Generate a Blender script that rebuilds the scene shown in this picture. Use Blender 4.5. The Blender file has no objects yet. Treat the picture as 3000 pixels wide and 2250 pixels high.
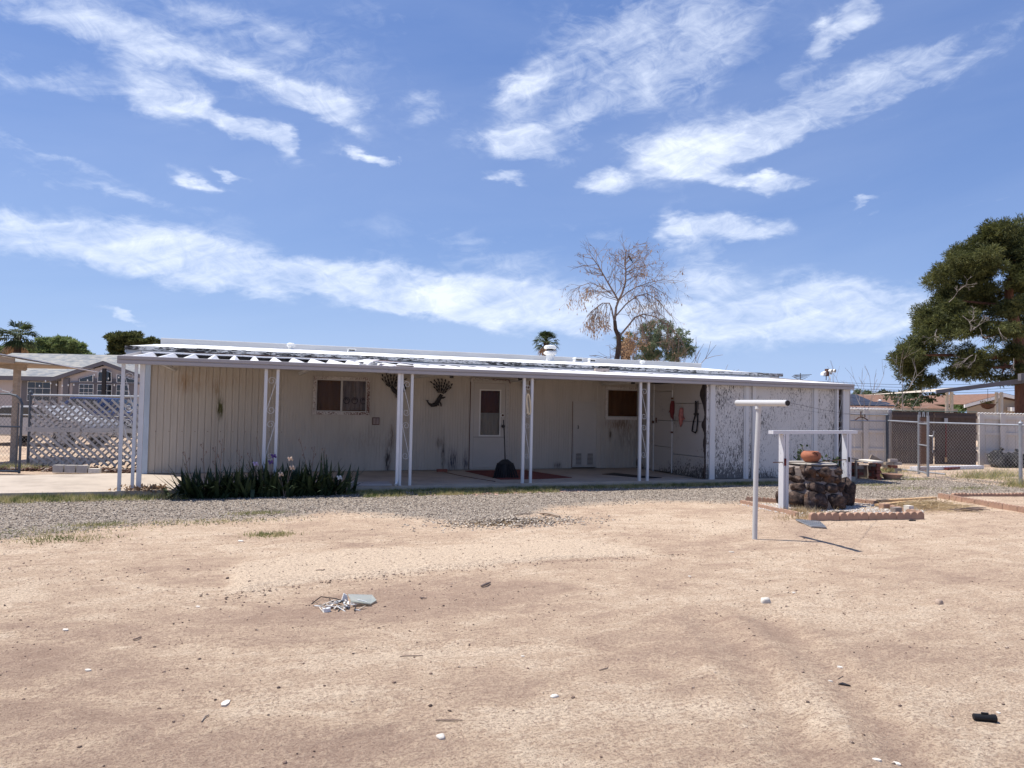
import bpy, math, random
import numpy as np
from mathutils import Vector, noise as mn
random.seed(7); rng = np.random.default_rng(7)
S = bpy.context.scene
COL = S.collection
R = math.radians

# ------------------------------------------------------------------ camera
FOC, PITCH, ROLL, YAW = 2132.5, 0.0327, 0.0196, 0.3578
CAM = np.array([0.0, -12.663, 1.493])
def _axes():
    f = np.array([math.sin(YAW)*math.cos(PITCH), math.cos(YAW)*math.cos(PITCH), math.sin(PITCH)])
    r = np.array([math.cos(YAW), -math.sin(YAW), 0.0]); u = np.cross(r, f)
    return math.cos(ROLL)*r+math.sin(ROLL)*u, -math.sin(ROLL)*r+math.cos(ROLL)*u, f
AR, AU, AF = _axes()
cd = bpy.data.cameras.new('camera'); cam = bpy.data.objects.new('camera', cd); COL.objects.link(cam)
cd.sensor_width = 36; cd.lens = 36*FOC/3000; cd.clip_end = 3000; cd.clip_start = .05
from mathutils import Matrix
cam.matrix_world = Matrix(((AR[0], AU[0], -AF[0], CAM[0]), (AR[1], AU[1], -AF[1], CAM[1]), (AR[2], AU[2], -AF[2], CAM[2]), (0, 0, 0, 1)))
S.camera = cam

# measured points of the place: rays through the survey picture (3000 x 2250)
def ray(x, y): return AF+AR*(x-1500)/FOC-AU*(y-1125)/FOC
def Zp(x, y, z=0.0):
    v = ray(x, y); return CAM+v*(z-CAM[2])/v[2]
def Yp(x, y, yy):
    v = ray(x, y); return CAM+v*(yy-CAM[1])/v[1]
R0 = np.array([math.cos(YAW), -math.sin(YAW), 0]); F0 = np.array([math.sin(YAW), math.cos(YAW), 0])
def Dp(x, y, d):
    v = ray(x, y); return CAM+v*d/(v@F0)
def Lp(x, y, d):                      # (along the view's right, height) at distance d
    p = Dp(x, y, d); return (p-CAM)@R0, p[2]
def cf(p):                            # frame of the far houses: right, forward, up -> world
    q = CAM+R0*p[0]+F0*p[1]; return (q[0], q[1], p[2])

# ------------------------------------------------------------------ sky and sun
SUNV = np.array([.41, -.24, -1.0]); SUNV /= np.linalg.norm(SUNV)     # travel direction of the light
elev = math.asin(-SUNV[2]); az = math.atan2(-SUNV[0], -SUNV[1])       # compass direction towards the sun (from +y)
sl = bpy.data.lights.new('sun', 'SUN'); sl.energy = 4.9; sl.angle = R(.53); sl.color = (1, .95, .87)
so = bpy.data.objects.new('sun', sl); COL.objects.link(so)
so.rotation_euler = Vector(SUNV).to_track_quat('-Z', 'Y').to_euler(); so.location = (0, 0, 30)
W = bpy.data.worlds.new('World'); S.world = W; W.use_nodes = True; W.cycles.sampling_method = 'MANUAL'; W.cycles.sample_map_resolution = 512
nt = W.node_tree; N = nt.nodes; LK = nt.links
bg = N['Background']; bg.inputs[1].default_value = .085
sky = N.new('ShaderNodeTexSky'); sky.sky_type = 'NISHITA'; sky.sun_disc = False
sky.sun_elevation = elev; sky.sun_rotation = az; sky.altitude = 400; sky.air_density = 1.0; sky.dust_density = .4; sky.ozone_density = 1.2
def mth(op, a, b=None, c=None, clamp=False, tree=None):
    tr = tree or nt
    n = tr.nodes.new('ShaderNodeMath'); n.operation = op; n.use_clamp = clamp
    for i, v in enumerate((a, b, c)):
        if v is None: continue
        if isinstance(v, (int, float)): n.inputs[i].default_value = v
        else: tr.links.new(v, n.inputs[i])
    return n.outputs[0]
tc = N.new('ShaderNodeTexCoord'); sp = N.new('ShaderNodeSeparateXYZ'); LK.new(tc.outputs['Generated'], sp.inputs[0])
dx, dy, dz = sp.outputs
rx = mth('ADD', mth('MULTIPLY', dx, R0[0]), mth('MULTIPLY', dy, R0[1])); fx = mth('ADD', mth('MULTIPLY', dx, F0[0]), mth('MULTIPLY', dy, F0[1]))
AZ = mth('ARCTAN2', rx, fx); EL = mth('ARCSINE', dz)
def dirang(px, py):
    v = ray(px, py); v = v/np.linalg.norm(v); return math.atan2(v@R0, v@F0), math.asin(v[2])
def wnoise(scale, sx, sy, rot, dist=0, det=8, rough=.6, off=0):
    c = N.new('ShaderNodeCombineXYZ'); LK.new(AZ, c.inputs[0]); LK.new(EL, c.inputs[1]); c.inputs[2].default_value = off
    m = N.new('ShaderNodeMapping'); m.vector_type = 'TEXTURE'; LK.new(c.outputs[0], m.inputs[0])
    m.inputs['Rotation'].default_value = (0, 0, rot); m.inputs['Scale'].default_value = (sx, sy, 1)
    t = N.new('ShaderNodeTexNoise'); LK.new(m.outputs[0], t.inputs[0]); t.inputs['Scale'].default_value = scale
    t.inputs['Detail'].default_value = det; t.inputs['Roughness'].default_value = rough; t.inputs['Distortion'].default_value = dist
    return t.outputs[0]
nA = wnoise(9, 1.8, .8, .16, .9, 10, .6); nB = wnoise(34, 1.5, .8, -.1, 1.2, 9, .68, 3.1); nC = wnoise(4.5, 3.2, .8, .1, .5, 6, .55, 8)
nD = wnoise(15, 3.0, .5, .3, .7, 9, .6, 5)
# clouds: (centre px, py, half length, half height px, tilt deg, density)
CL = [(300, 80, 560, 60, -8, .75), (760, 105, 480, 48, -10, .5), (90, 235, 330, 45, 6, .55), (640, 205, 380, 34, -4, .42), (1200, 40, 380, 60, 4, .3),
      (1960, 165, 330, 140, 20, 1.0), (1760, 90, 240, 80, 18, .45), (2480, 60, 160, 36, 38, .8), (2290, 330, 370, 52, 14, .95), (2600, 255, 380, 38, 8, .6),
      (1560, 265, 110, 46, 18, 1.0), (1500, 415, 150, 42, -4, 1.1), (1700, 370, 70, 70, 60, .5), (1240, 320, 70, 40, 30, .4), (2320, 405, 200, 22, 8, .45),
      (640, 350, 200, 30, -18, 1.05), (950, 310, 130, 42, -12, .9), (460, 325, 90, 40, -20, .7), (1080, 445, 110, 13, -6, .85), (560, 515, 75, 18, -14, .7), (660, 500, 60, 10, -18, .7), (810, 405, 50, 22, -30, .8),
      (1500, 530, 70, 17, -8, .9), (1760, 525, 90, 24, -12, .75), (2010, 475, 130, 52, -5, 1.0), (2230, 520, 220, 18, -4, .75), (2000, 650, 90, 42, -38, .9), (2150, 655, 120, 36, 2, .9), (2555, 583, 80, 12, 6, .75),
      (700, 770, 1050, 62, -5, .68), (1300, 850, 720, 62, -6, .85), (1700, 905, 640, 58, -5, .85), (350, 745, 620, 46, -2, .6), (1450, 740, 420, 50, -12, .42), (1250, 900, 300, 22, -8, .5),
      (2060, 800, 130, 56, -10, .75), (2180, 925, 260, 60, 4, .8), (2510, 880, 130, 52, -18, .95), (2600, 930, 220, 44, 12, .75), (2750, 960, 160, 62, 10, .6), (2300, 880, 110, 50, 20, .6),
      (380, 905, 90, 8, -8, .7), (120, 440, 200, 20, -12, .45), (300, 545, 280, 16, -9, .42), (1750, 700, 140, 30, -8, .35), (2900, 590, 110, 12, 2, .35), (2550, 640, 150, 8, 5, .3), (210, 660, 320, 14, -4, .3)]
wc = N.new('ShaderNodeTexNoise'); wcv = N.new('ShaderNodeCombineXYZ'); LK.new(AZ, wcv.inputs[0]); LK.new(mth('MULTIPLY', EL, 2.2), wcv.inputs[1]); LK.new(wcv.outputs[0], wc.inputs[0]); wc.inputs['Scale'].default_value = 7; wc.inputs['Detail'].default_value = 5; wc.inputs['Roughness'].default_value = .6
def vec(op, a, b):
    n = N.new('ShaderNodeVectorMath'); n.operation = op
    for i, v in enumerate((a, b)):
        if isinstance(v, tuple): n.inputs[i].default_value = v
        else: LK.new(v, n.inputs[i])
    return n
pv_ = N.new('ShaderNodeCombineXYZ'); LK.new(AZ, pv_.inputs[0]); LK.new(EL, pv_.inputs[1])
warped = vec('ADD', pv_.outputs[0], vec('MULTIPLY', vec('SUBTRACT', wc.outputs['Color'], (.5, .5, .5)).outputs[0], (.15, .085, 0)).outputs[0]).outputs[0]
tot = None
for (px, py, hl, hh, tl, dn) in CL:
    a0, e0 = dirang(px, py)
    m = N.new('ShaderNodeMapping'); m.vector_type = 'TEXTURE'; LK.new(warped, m.inputs[0]); m.inputs['Location'].default_value = (a0, e0, 0); m.inputs['Rotation'].default_value = (0, 0, R(tl)); m.inputs['Scale'].default_value = (hl*.92/FOC, hh*1.0/FOC, 1)
    dt_ = vec('DOT_PRODUCT', m.outputs[0], m.outputs[0]).outputs['Value']
    tot = mth('MULTIPLY_ADD', mth('POWER', .3679, dt_), dn*(1.45 if hh < 45 else 1.2 if hh < 72 else 1.0), tot if tot is not None else 0.0)
# outside the picture the same kind of thin cloud goes on
far = mth('MULTIPLY', mth('SUBTRACT', nC, .47), 3.0, clamp=True)
outm = mth('MULTIPLY', mth('SUBTRACT', mth('ABSOLUTE', AZ), .66), 5, clamp=True)
outm2 = mth('MAXIMUM', outm, mth('MULTIPLY', mth('SUBTRACT', EL, .58), 5, clamp=True))
lowfade = mth('MULTIPLY', EL, 8, clamp=True)
tot = mth('ADD', tot, mth('MULTIPLY', mth('MULTIPLY', far, outm2), mth('MULTIPLY', lowfade, .6)))
tot = mth('MINIMUM', tot, 1.15)
nz = mth('ADD', mth('ADD', mth('MULTIPLY', nA, .42), mth('MULTIPLY', nB, .30)), mth('MULTIPLY', nD, .28))
cl = mth('ADD', mth('MULTIPLY', tot, .95), mth('MULTIPLY', mth('SUBTRACT', nz, .5), 4.6))
cl = mth('MULTIPLY', mth('MULTIPLY', mth('SUBTRACT', cl, .24), .76, clamp=True), mth('MULTIPLY', tot, 1.6, clamp=True))
thin = mth('MULTIPLY', mth('MULTIPLY', mth('SUBTRACT', nC, .42), 1.2, clamp=True), .22)
cl = mth('ADD', mth('MULTIPLY', mth('POWER', cl, 1.25), .84), mth('MULTIPLY', thin, lowfade), clamp=True)
mx = N.new('ShaderNodeMix'); mx.data_type = 'RGBA'; LK.new(cl, mx.inputs[0])
hs = N.new('ShaderNodeHueSaturation'); hs.inputs['Saturation'].default_value = 1.12; hs.inputs['Value'].default_value = 1.0; hs.inputs['Hue'].default_value = .508
LK.new(sky.outputs[0], hs.inputs['Color'])
hz_ = N.new('ShaderNodeMix'); hz_.data_type = 'RGBA'; LK.new(mth('MULTIPLY', mth('POWER', .3679, mth('MULTIPLY', mth('ABSOLUTE', EL), 8.0)), .93), hz_.inputs[0]); LK.new(hs.outputs[0], hz_.inputs[6]); hz_.inputs[7].default_value = (5.8, 7.4, 10.0, 1)
lt_ = N.new('ShaderNodeMix'); lt_.data_type = 'RGBA'; lt_.inputs[0].default_value = .42; LK.new(hz_.outputs[2], lt_.inputs[6]); lt_.inputs[7].default_value = (1.75, 3.15, 7.6, 1)
LK.new(lt_.outputs[2], mx.inputs[6]); mx.inputs[7].default_value = (9.2, 9.9, 11.2, 1); LK.new(mx.outputs[2], bg.inputs[0])
S.view_settings.view_transform = 'Standard'; S.view_settings.look = 'None'; S.view_settings.exposure = 0.40; S.view_settings.gamma = 1; S.view_settings.use_curve_mapping = False
S.render.engine = 'CYCLES'

# ------------------------------------------------------------------ materials
MATS = {}
class Mt:
    def __init__(s, name, rough=.75, metal=0, spec=.3):
        s.m = bpy.data.materials.new(name); s.m.use_nodes = True; s.t = s.m.node_tree; s.b = s.t.nodes['Principled BSDF']
        s.b.inputs['Roughness'].default_value = rough; s.b.inputs['Metallic'].default_value = metal; s.b.inputs['Specular IOR Level'].default_value = spec
        g = s.t.nodes.new('ShaderNodeNewGeometry'); s.pos = g.outputs['Position']; s.geo = g; MATS[name] = s.m
    def mapping(s, sc=(1, 1, 1), rot=(0, 0, 0)):
        m = s.t.nodes.new('ShaderNodeMapping'); m.inputs['Scale'].default_value = sc; m.inputs['Rotation'].default_value = rot
        s.t.links.new(s.pos, m.inputs[0]); return m.outputs[0]
    def noise(s, scale=5, sc=(1, 1, 1), det=6, rough=.6, dist=0, rot=(0, 0, 0)):
        n = s.t.nodes.new('ShaderNodeTexNoise'); s.t.links.new(s.mapping(sc, rot), n.inputs[0]); n.inputs['Scale'].default_value = scale
        n.inputs['Detail'].default_value = det; n.inputs['Roughness'].default_value = rough; n.inputs['Distortion'].default_value = dist
        return n.outputs[0]
    def voro(s, scale, out='Color', sc=(1, 1, 1), feat='F1'):
        n = s.t.nodes.new('ShaderNodeTexVoronoi'); n.feature = feat; s.t.links.new(s.mapping(sc), n.inputs[0]); n.inputs['Scale'].default_value = scale
        return n.outputs[out]
    def ramp(s, f, stops):
        n = s.t.nodes.new('ShaderNodeValToRGB'); s.t.links.new(f, n.inputs[0]); e = n.color_ramp.elements
        while len(e) < len(stops): e.new(.5)
        for k, (p, c) in enumerate(stops):
            e[k].position = p; e[k].color = (*c, 1) if isinstance(c, tuple) else (c, c, c, 1)
        return n.outputs[0]
    def mix(s, f, a, b, mode='MIX'):
        n = s.t.nodes.new('ShaderNodeMix'); n.data_type = 'RGBA'; n.blend_type = mode
        for i, v in ((0, f), (6, a), (7, b)):
            if isinstance(v, tuple): n.inputs[i].default_value = (*v, 1)
            elif isinstance(v, (int, float)): n.inputs[i].default_value = v
            else: s.t.links.new(v, n.inputs[i])
        return n.outputs[2]
    def math(s, op, a, b=None, clamp=False): return mth(op, a, b, None, clamp, s.t)
    def col(s, c): s.t.links.new(c, s.b.inputs['Base Color']); return s
    def bump(s, h, st=.4, d=.01):
        n = s.t.nodes.new('ShaderNodeBump'); n.inputs['Strength'].default_value = st; n.inputs['Distance'].default_value = d
        s.t.links.new(h, n.inputs['Height']); s.t.links.new(n.outputs[0], s.b.inputs['Normal']); return s
def simple(name, c, var=.15, scale=6, rough=.7, metal=0, bump=.2, bs=60, spec=.3, sc=(1, 1, 1), dist=.01):
    m = Mt(name, rough, metal, spec)
    lo = tuple(x*(1-var) for x in c); hi = tuple(min(1, x*(1+var)) for x in c)
    m.col(m.ramp(m.noise(scale, sc), [(.3, lo), (.7, hi)]))
    if bump: m.bump(m.noise(bs), bump, dist)
    return m.m
def paint(name, c, under, thr=.62, sc=(9, 9, 2.2), scale=5, rough=.55, dirt=(.3, .25, .2), dist=.6, low=0, bigk=.55):
    # paint flaked off in streaks down to what is under it
    m = Mt(name, rough)
    n = m.noise(scale, sc, 8, .68, dist)
    big = m.noise(1.3, (1, 1, .7), 3)
    v = m.math('ADD', n, m.math('MULTIPLY', m.math('SUBTRACT', big, .5), bigk))
    if low:                                                  # more worn near the ground (splash zone)
        sx = m.t.nodes.new('ShaderNodeSeparateXYZ'); m.t.links.new(m.pos, sx.inputs[0])
        v = m.math('ADD', v, m.math('MULTIPLY', m.math('SUBTRACT', low, sx.outputs[2], True), .5))
    fl = m.ramp(v, [(thr-.015, 0.0), (thr+.02, 1.0)])
    base = m.mix(m.ramp(m.noise(3, (1, 1, .4)), [(.35, 0.0), (.8, .4)]), c, tuple(a*.6+b*.4 for a, b in zip(c, dirt)))
    un = m.ramp(m.noise(14, (1, 1, .3)), [(.3, tuple(x*.55 for x in under)), (.7, under)])
    m.col(m.mix(fl, base, un)); m.bump(m.math('SUBTRACT', 1, fl), .5, .004); return m.m
WHITE = simple('white_paint', (.70, .70, .70), .06, 4, .45, bump=.05)
WHITE_ROOF = simple('white_roof_coating', (.80, .80, .79), .06, 2, .6, bump=.3, bs=20)
FASCIA = simple('grey_white_fascia', (.36, .335, .33), .05, 3, .4, bump=.03, sc=(.2, 1, 5))
PANM = simple('white_roof_metal', (.74, .73, .73), .08, 3, .45, bump=.03)
ROOFEDGE = paint('peeling_roof_edge', (.62, .62, .60), (.045, .042, .04), .50, (2.2, 2, 16), 4, .8)
POSTM = paint('post_white', (.62, .63, .64), (.28, .2, .15), .78, (6, 6, 2), 5)
BLUE = simple('pale_blue_metal', (.42, .50, .60), .1, 2, .5, bump=.05)
BROWNB = simple('bare_brown_board', (.20, .115, .085), .3, 8, .85, sc=(.2, 1, 3))
def wallmat(name, c, stains):
    m = Mt(name, .6)
    sx = m.t.nodes.new('ShaderNodeSeparateXYZ'); m.t.links.new(m.pos, sx.inputs[0])
    base = m.ramp(m.noise(1.6, (1.6, 1, .35), 6, .6), [(.3, tuple(x*.84 for x in c)), (.7, c)])
    base = m.mix(m.ramp(m.noise(7, (4, 1, .25), 5, .6), [(.52, 0.0), (.75, .35)]), base, (.28, .22, .165))
    for (x, z, rx_, rz, cc, k) in stains:
        a = m.math('MULTIPLY', m.math('SUBTRACT', sx.outputs[0], x), 1/rx_); b = m.math('MULTIPLY', m.math('SUBTRACT', sx.outputs[2], z), 1/rz)
        g = m.math('EXPONENT', m.math('MULTIPLY', m.math('ADD', m.math('MULTIPLY', a, a), m.math('MULTIPLY', b, b)), -1.0))
        g = m.math('MULTIPLY', g, m.ramp(m.noise(16, (3, 1, .45), 4, .6), [(.35, .1), (.62, 1.0)])); g = m.math('MULTIPLY', g, k, True)
        base = m.mix(g, base, cc)
    m.col(base); m.bump(m.noise(120), .08, .003); return m.m
WALL = wallmat('cream_siding', (.47, .425, .37), [(-.35, 1.38, .055, .19, (.06, .06, .015), 1.9), (-.42, 1.75, .08, .14, (.2, .14, .08), .8), (-1.0, 1.85, .12, .2, (.25, .16, .09), .8), (-.75, 1.8, .05, .12, (.25, .16, .09), .7),
                                                  (-.6, 1.95, .9, .22, (.33, .23, .14), .45),
                                                  (2.99, .32, .06, .28, (.05, .04, .035), 1.5), (3.06, .8, .05, .3, (.12, .09, .07), 1.2), (2.55, .75, .6, .25, (.22, .19, .16), .5), (4.42, .28, .12, .25, (.05, .05, .07), 1.3), (4.2, .45, .04, .4, (.06, .05, .05), 1.2), (4.72, .25, .06, .22, (.05, .05, .07), 1.3), (4.1, .7, .06, .1, (.07, .06, .05), 1.0),
                                                  (8.55, 1.15, .35, .12, (.16, .09, .05), 1.1), (8.75, .9, .3, .4, (.12, .1, .08), .7), (8.3, .9, .04, .12, (.10, .08, .05), 1.4), (9.1, .8, .1, .6, (.15, .13, .11), .7), (6.95, .18, .1, .07, (.1, .08, .07), 1.2), (7.6, .6, .2, .5, (.3, .26, .2), .5)])
DOORM = simple('door_cream', (.42, .39, .355), .07, 2, .5, bump=.05)
FRAMEM = paint('worn_window_frame', (.55, .51, .47), (.17, .08, .06), .56, (6, 6, 6), 8)
GLASS = Mt('dark_glass', .08, 0, .22); GLASS.b.inputs['Base Color'].default_value = (.03, .022, .018, 1)
GLASS.b.inputs['Alpha'].default_value = .28; GLASS = GLASS.m
CURT = Mt('lace_curtain', .9); CURT.col(CURT.ramp(CURT.noise(9, (3, 1, .3)), [(.3, (.34, .27, .26)), (.7, (.6, .53, .53))])); CURT = CURT.m
CURTLOW = simple('pale_curtain', (.5, .5, .48), .15, 5, .9, sc=(4, 1, .3))
BLIND = simple('brown_blind', (.24, .11, .05), .25, 3, .8, sc=(3, 1, .2))
PRINT = simple('dark_print', (.03, .025, .03), .1)
DARK = simple('dark_metal', (.025, .022, .022), .2, 8, .6)
BLACKP = simple('black_plastic', (.012, .012, .014), .2, 8, .55, spec=.25)
RUST = simple('rust_metal', (.10, .05, .035), .35, 14, .8)
SHEDP = paint('peeling_shed_paint', (.60, .585, .56), (.16, .155, .15), .545, (10, 10, 2.4), 4.2, .75, dist=1.3, low=.45, bigk=.3)
SHEDP2 = paint('peeling_shed_paint_light', (.60, .585, .56), (.15, .145, .14), .578, (10, 10, 2.6), 4.2, .75, dist=1.3, low=.4, bigk=.42)
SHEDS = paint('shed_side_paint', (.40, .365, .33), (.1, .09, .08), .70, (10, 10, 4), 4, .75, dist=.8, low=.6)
BATTEN = paint('batten_paint', (.62, .62, .61), (.2, .18, .16), .72, (10, 10, 2), 4, .7)
CONC = Mt('patio_concrete', .85)
_n = CONC.noise(2.2, (1, 1, 1), 8, .6); CONC.col(CONC.ramp(_n, [(.25, (.30, .25, .205)), (.5, (.42, .355, .29)), (.75, (.48, .41, .34))])); CONC.bump(CONC.noise(60), .2, .005); CONC = CONC.m
GALV = simple('galvanised_steel', (.34, .35, .37), .12, 12, .45, .5, bump=.05)
GALVD = simple('dull_dark_steel', (.10, .11, .125), .2, 12, .5, .4, bump=.05)
WIREM = simple('chain_link_wire', (.36, .34, .33), .1, 9, .5, .3, bump=0)
POLEM = paint('silver_pole_paint', (.50, .50, .50), (.22, .19, .17), .66, (10, 10, 1.6), 5, .45)
WHITEW = paint('white_frame_paint', (.62, .63, .66), (.26, .24, .22), .70, (9, 9, 2), 5, .55)
TERRA = simple('terracotta_clay', (.34, .125, .07), .18, 7, .75, bump=.1)
EDGE = simple('edging_concrete', (.37, .235, .17), .14, 9, .9, bump=.35, bs=90)
ROCKW = simple('pale_rock', (.62, .57, .50), .2, 9, .9, bump=.4)
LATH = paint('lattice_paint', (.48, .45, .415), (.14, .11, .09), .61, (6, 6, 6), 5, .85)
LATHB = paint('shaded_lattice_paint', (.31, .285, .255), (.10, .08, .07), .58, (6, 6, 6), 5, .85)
WOODP = simple('bare_pine_board', (.50, .33, .18), .2, 8, .8, sc=(1, 4, 1))
WOODG = simple('weathered_tan_timber', (.36, .29, .225), .2, 8, .85, sc=(1, 1, 3))
BRICK = simple('red_brick', (.24, .085, .06), .3, 11, .9, bump=.4)
BRICKP = simple('pale_brick', (.45, .38, .33), .2, 11, .9, bump=.4)
RED = simple('red_cloth', (.13, .022, .022), .3, 12, .85)
RUG = simple('red_brown_rug', (.17, .05, .04), .2, 30, .95)
IRISG = Mt('iris_leaf', .5); IRISG.col(IRISG.ramp(IRISG.noise(5, (1, 1, 1)), [(.3, (.018, .032, .013)), (.55, (.03, .05, .022)), (.8, (.075, .10, .04))])); IRISG = IRISG.m
IRISD = simple('dry_iris_leaf', (.40, .34, .2), .3, 14, .8)
PURPLE = simple('iris_purple', (.11, .06, .22), .25, 14, .6)
LILAC = simple('iris_lilac', (.42, .34, .50), .2, 14, .6)
PEACH = simple('iris_cream', (.70, .52, .38), .15, 14, .6)
def leafmat(name, stops, scale=1.3, rough=.65, trans=.35):
    m = Mt(name, rough); m.b.inputs['Subsurface Weight'].default_value = 0
    n = m.noise(scale, (1, 1, 1), 3); v = m.voro(9); sv = m.t.nodes.new('ShaderNodeSeparateColor'); m.t.links.new(v, sv.inputs[0])
    f = m.math('ADD', m.math('MULTIPLY', n, .6), m.math('MULTIPLY', sv.outputs[0], .4)); m.col(m.ramp(f, stops))
    if trans:                                # light coming through thin leaves
        tl = m.t.nodes.new('ShaderNodeBsdfTranslucent'); ms = m.t.nodes.new('ShaderNodeMixShader'); ms.inputs[0].default_value = trans; m.t.links.new(m.ramp(f, stops), tl.inputs[0])
        out = m.t.nodes['Material Output']; m.t.links.new(m.b.outputs[0], ms.inputs[1]); m.t.links.new(tl.outputs[0], ms.inputs[2]); m.t.links.new(ms.outputs[0], out.inputs[0])
    return m.m
PINE = leafmat('pine_needles', [(.25, (.03, .038, .014)), (.5, (.085, .098, .032)), (.8, (.20, .20, .065))])
MESQ = leafmat('mesquite_leaves', [(.25, (.12, .16, .06)), (.6, (.24, .30, .115)), (.85, (.36, .4, .19))])
DKLEAF = leafmat('dark_leaves', [(.25, (.03, .05, .02)), (.6, (.055, .08, .035)), (.85, (.10, .12, .06))])
WILLOWL = leafmat('grey_green_leaves', [(.25, (.10, .14, .08)), (.6, (.19, .24, .14)), (.85, (.32, .36, .24))])
DRYL = leafmat('dry_leaves', [(.25, (.28, .17, .10)), (.6, (.46, .31, .19)), (.85, (.62, .48, .33))])
PALML = leafmat('palm_leaves', [(.25, (.03, .05, .02)), (.6, (.065, .09, .035)), (.85, (.13, .15, .06))])
BARK = simple('dark_bark', (.06, .042, .033), .3, 9, .95, bump=.6, bs=30, sc=(1, 1, .3))
BARKR = simple('reddish_bark', (.15, .075, .05), .3, 9, .95, bump=.6, bs=30, sc=(1, 1, .3))
DEADT = simple('grey_dead_twigs', (.27, .235, .22), .25, 9, .9, bump=0)
TWIG = simple('brown_twigs', (.21, .155, .125), .25, 9, .9, bump=0)
GRASSG = leafmat('weed_green', [(.3, (.13, .16, .05)), (.45, (.28, .28, .11)), (.65, (.50, .43, .23))], 3)
STRAW = leafmat('straw', [(.3, (.36, .26, .14)), (.55, (.52, .40, .24)), (.8, (.66, .54, .36))], 3)
FENCEP = simple('cream_fence_panel', (.52, .49, .455), .06, 3, .6, bump=.1, sc=(1, 1, .2))
FENCEB = simple('brown_gate_panel', (.08, .058, .05), .12, 3, .7, bump=.1)
ROOFB = simple('brown_shingles', (.20, .115, .082), .22, 5, .95, bump=.6, bs=18)
def shingle(name, cs):
    m = Mt(name, .95); b = m.t.nodes.new('ShaderNodeTexBrick'); m.t.links.new(m.mapping((1, 1, 1), (R(90), 0, -YAW)), b.inputs[0]); 
    n = m.noise(2.3, (1, 1, 6), 8, .7); n2 = m.noise(.5, (1, 1, 1), 3)
    m.t.nodes.remove(b)
    m.col(m.ramp(m.math('ADD', m.math('MULTIPLY', n, .8), m.math('MULTIPLY', n2, .2)), cs)); return m.m
ROOFG = shingle('grey_shingles', [(.36, (.13, .14, .15)), (.48, (.22, .23, .24)), (.56, (.34, .32, .28)), (.66, (.24, .27, .31))])
GREYP = simple('grey_trim_paint', (.135, .13, .14), .06, 3, .6, bump=.03)
PINKW = simple('pinkish_siding', (.46, .41, .39), .05, 3, .7, bump=.05, sc=(4, 4, .2))
TANW = simple('tan_stucco', (.36, .30, .235), .05, 3, .9, bump=.2)
SOLAR = simple('solar_panel_glass', (.03, .032, .045), .15, 2, .45, spec=.3, bump=0)
CARW = simple('white_car_paint', (.42, .41, .40), .03, 2, .25, spec=.6, bump=0)
CARB = simple('blue_car_paint', (.035, .06, .16), .05, 2, .25, spec=.6, bump=0)
TYRE = simple('tyre_rubber', (.02, .02, .02), .1, 5, .8, bump=0)
CARG = simple('car_glass', (.02, .025, .03), .1, 2, .1, spec=.7, bump=0)
BAG = Mt('black_bin_bag', .22, 0, .7); BAG.b.inputs['Base Color'].default_value = (.009, .009, .011, 1); BAG.bump(BAG.noise(14, (1, 1, 1), 8, .7, 1.5), 1.0, .08); BAG = BAG.m
GREENGL = Mt('green_glass', .08, 0, .6); GREENGL.b.inputs['Base Color'].default_value = (.44, .46, .40, 1); GREENGL.b.inputs['Alpha'].default_value = .6; GREENGL = GREENGL.m
BULB = simple('white_bulb', (.75, .75, .72), .02, 2, .4, bump=0)
def rockmat():
    m = Mt('basalt_stone', .95, 0, .08); n = m.noise(9, (1, 1, 1), 10, .7); v = m.noise(3.5, (1, 1, 1.5), 4)
    c = m.ramp(n, [(.3, (.022, .017, .016)), (.5, (.07, .052, .046)), (.6, (.15, .105, .085)), (.72, (.30, .25, .215))])
    c = m.mix(m.ramp(v, [(.54, 0.0), (.66, .6)]), c, (.17, .085, .045)); m.col(c); m.bump(m.noise(28, (1, 1, 1), 8, .7), 1.0, .03); return m.m
ROCK = rockmat()
MORTAR = simple('stone_mortar', (.24, .20, .18), .3, 10, .95, bump=.8, bs=30, dist=.02)

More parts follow.
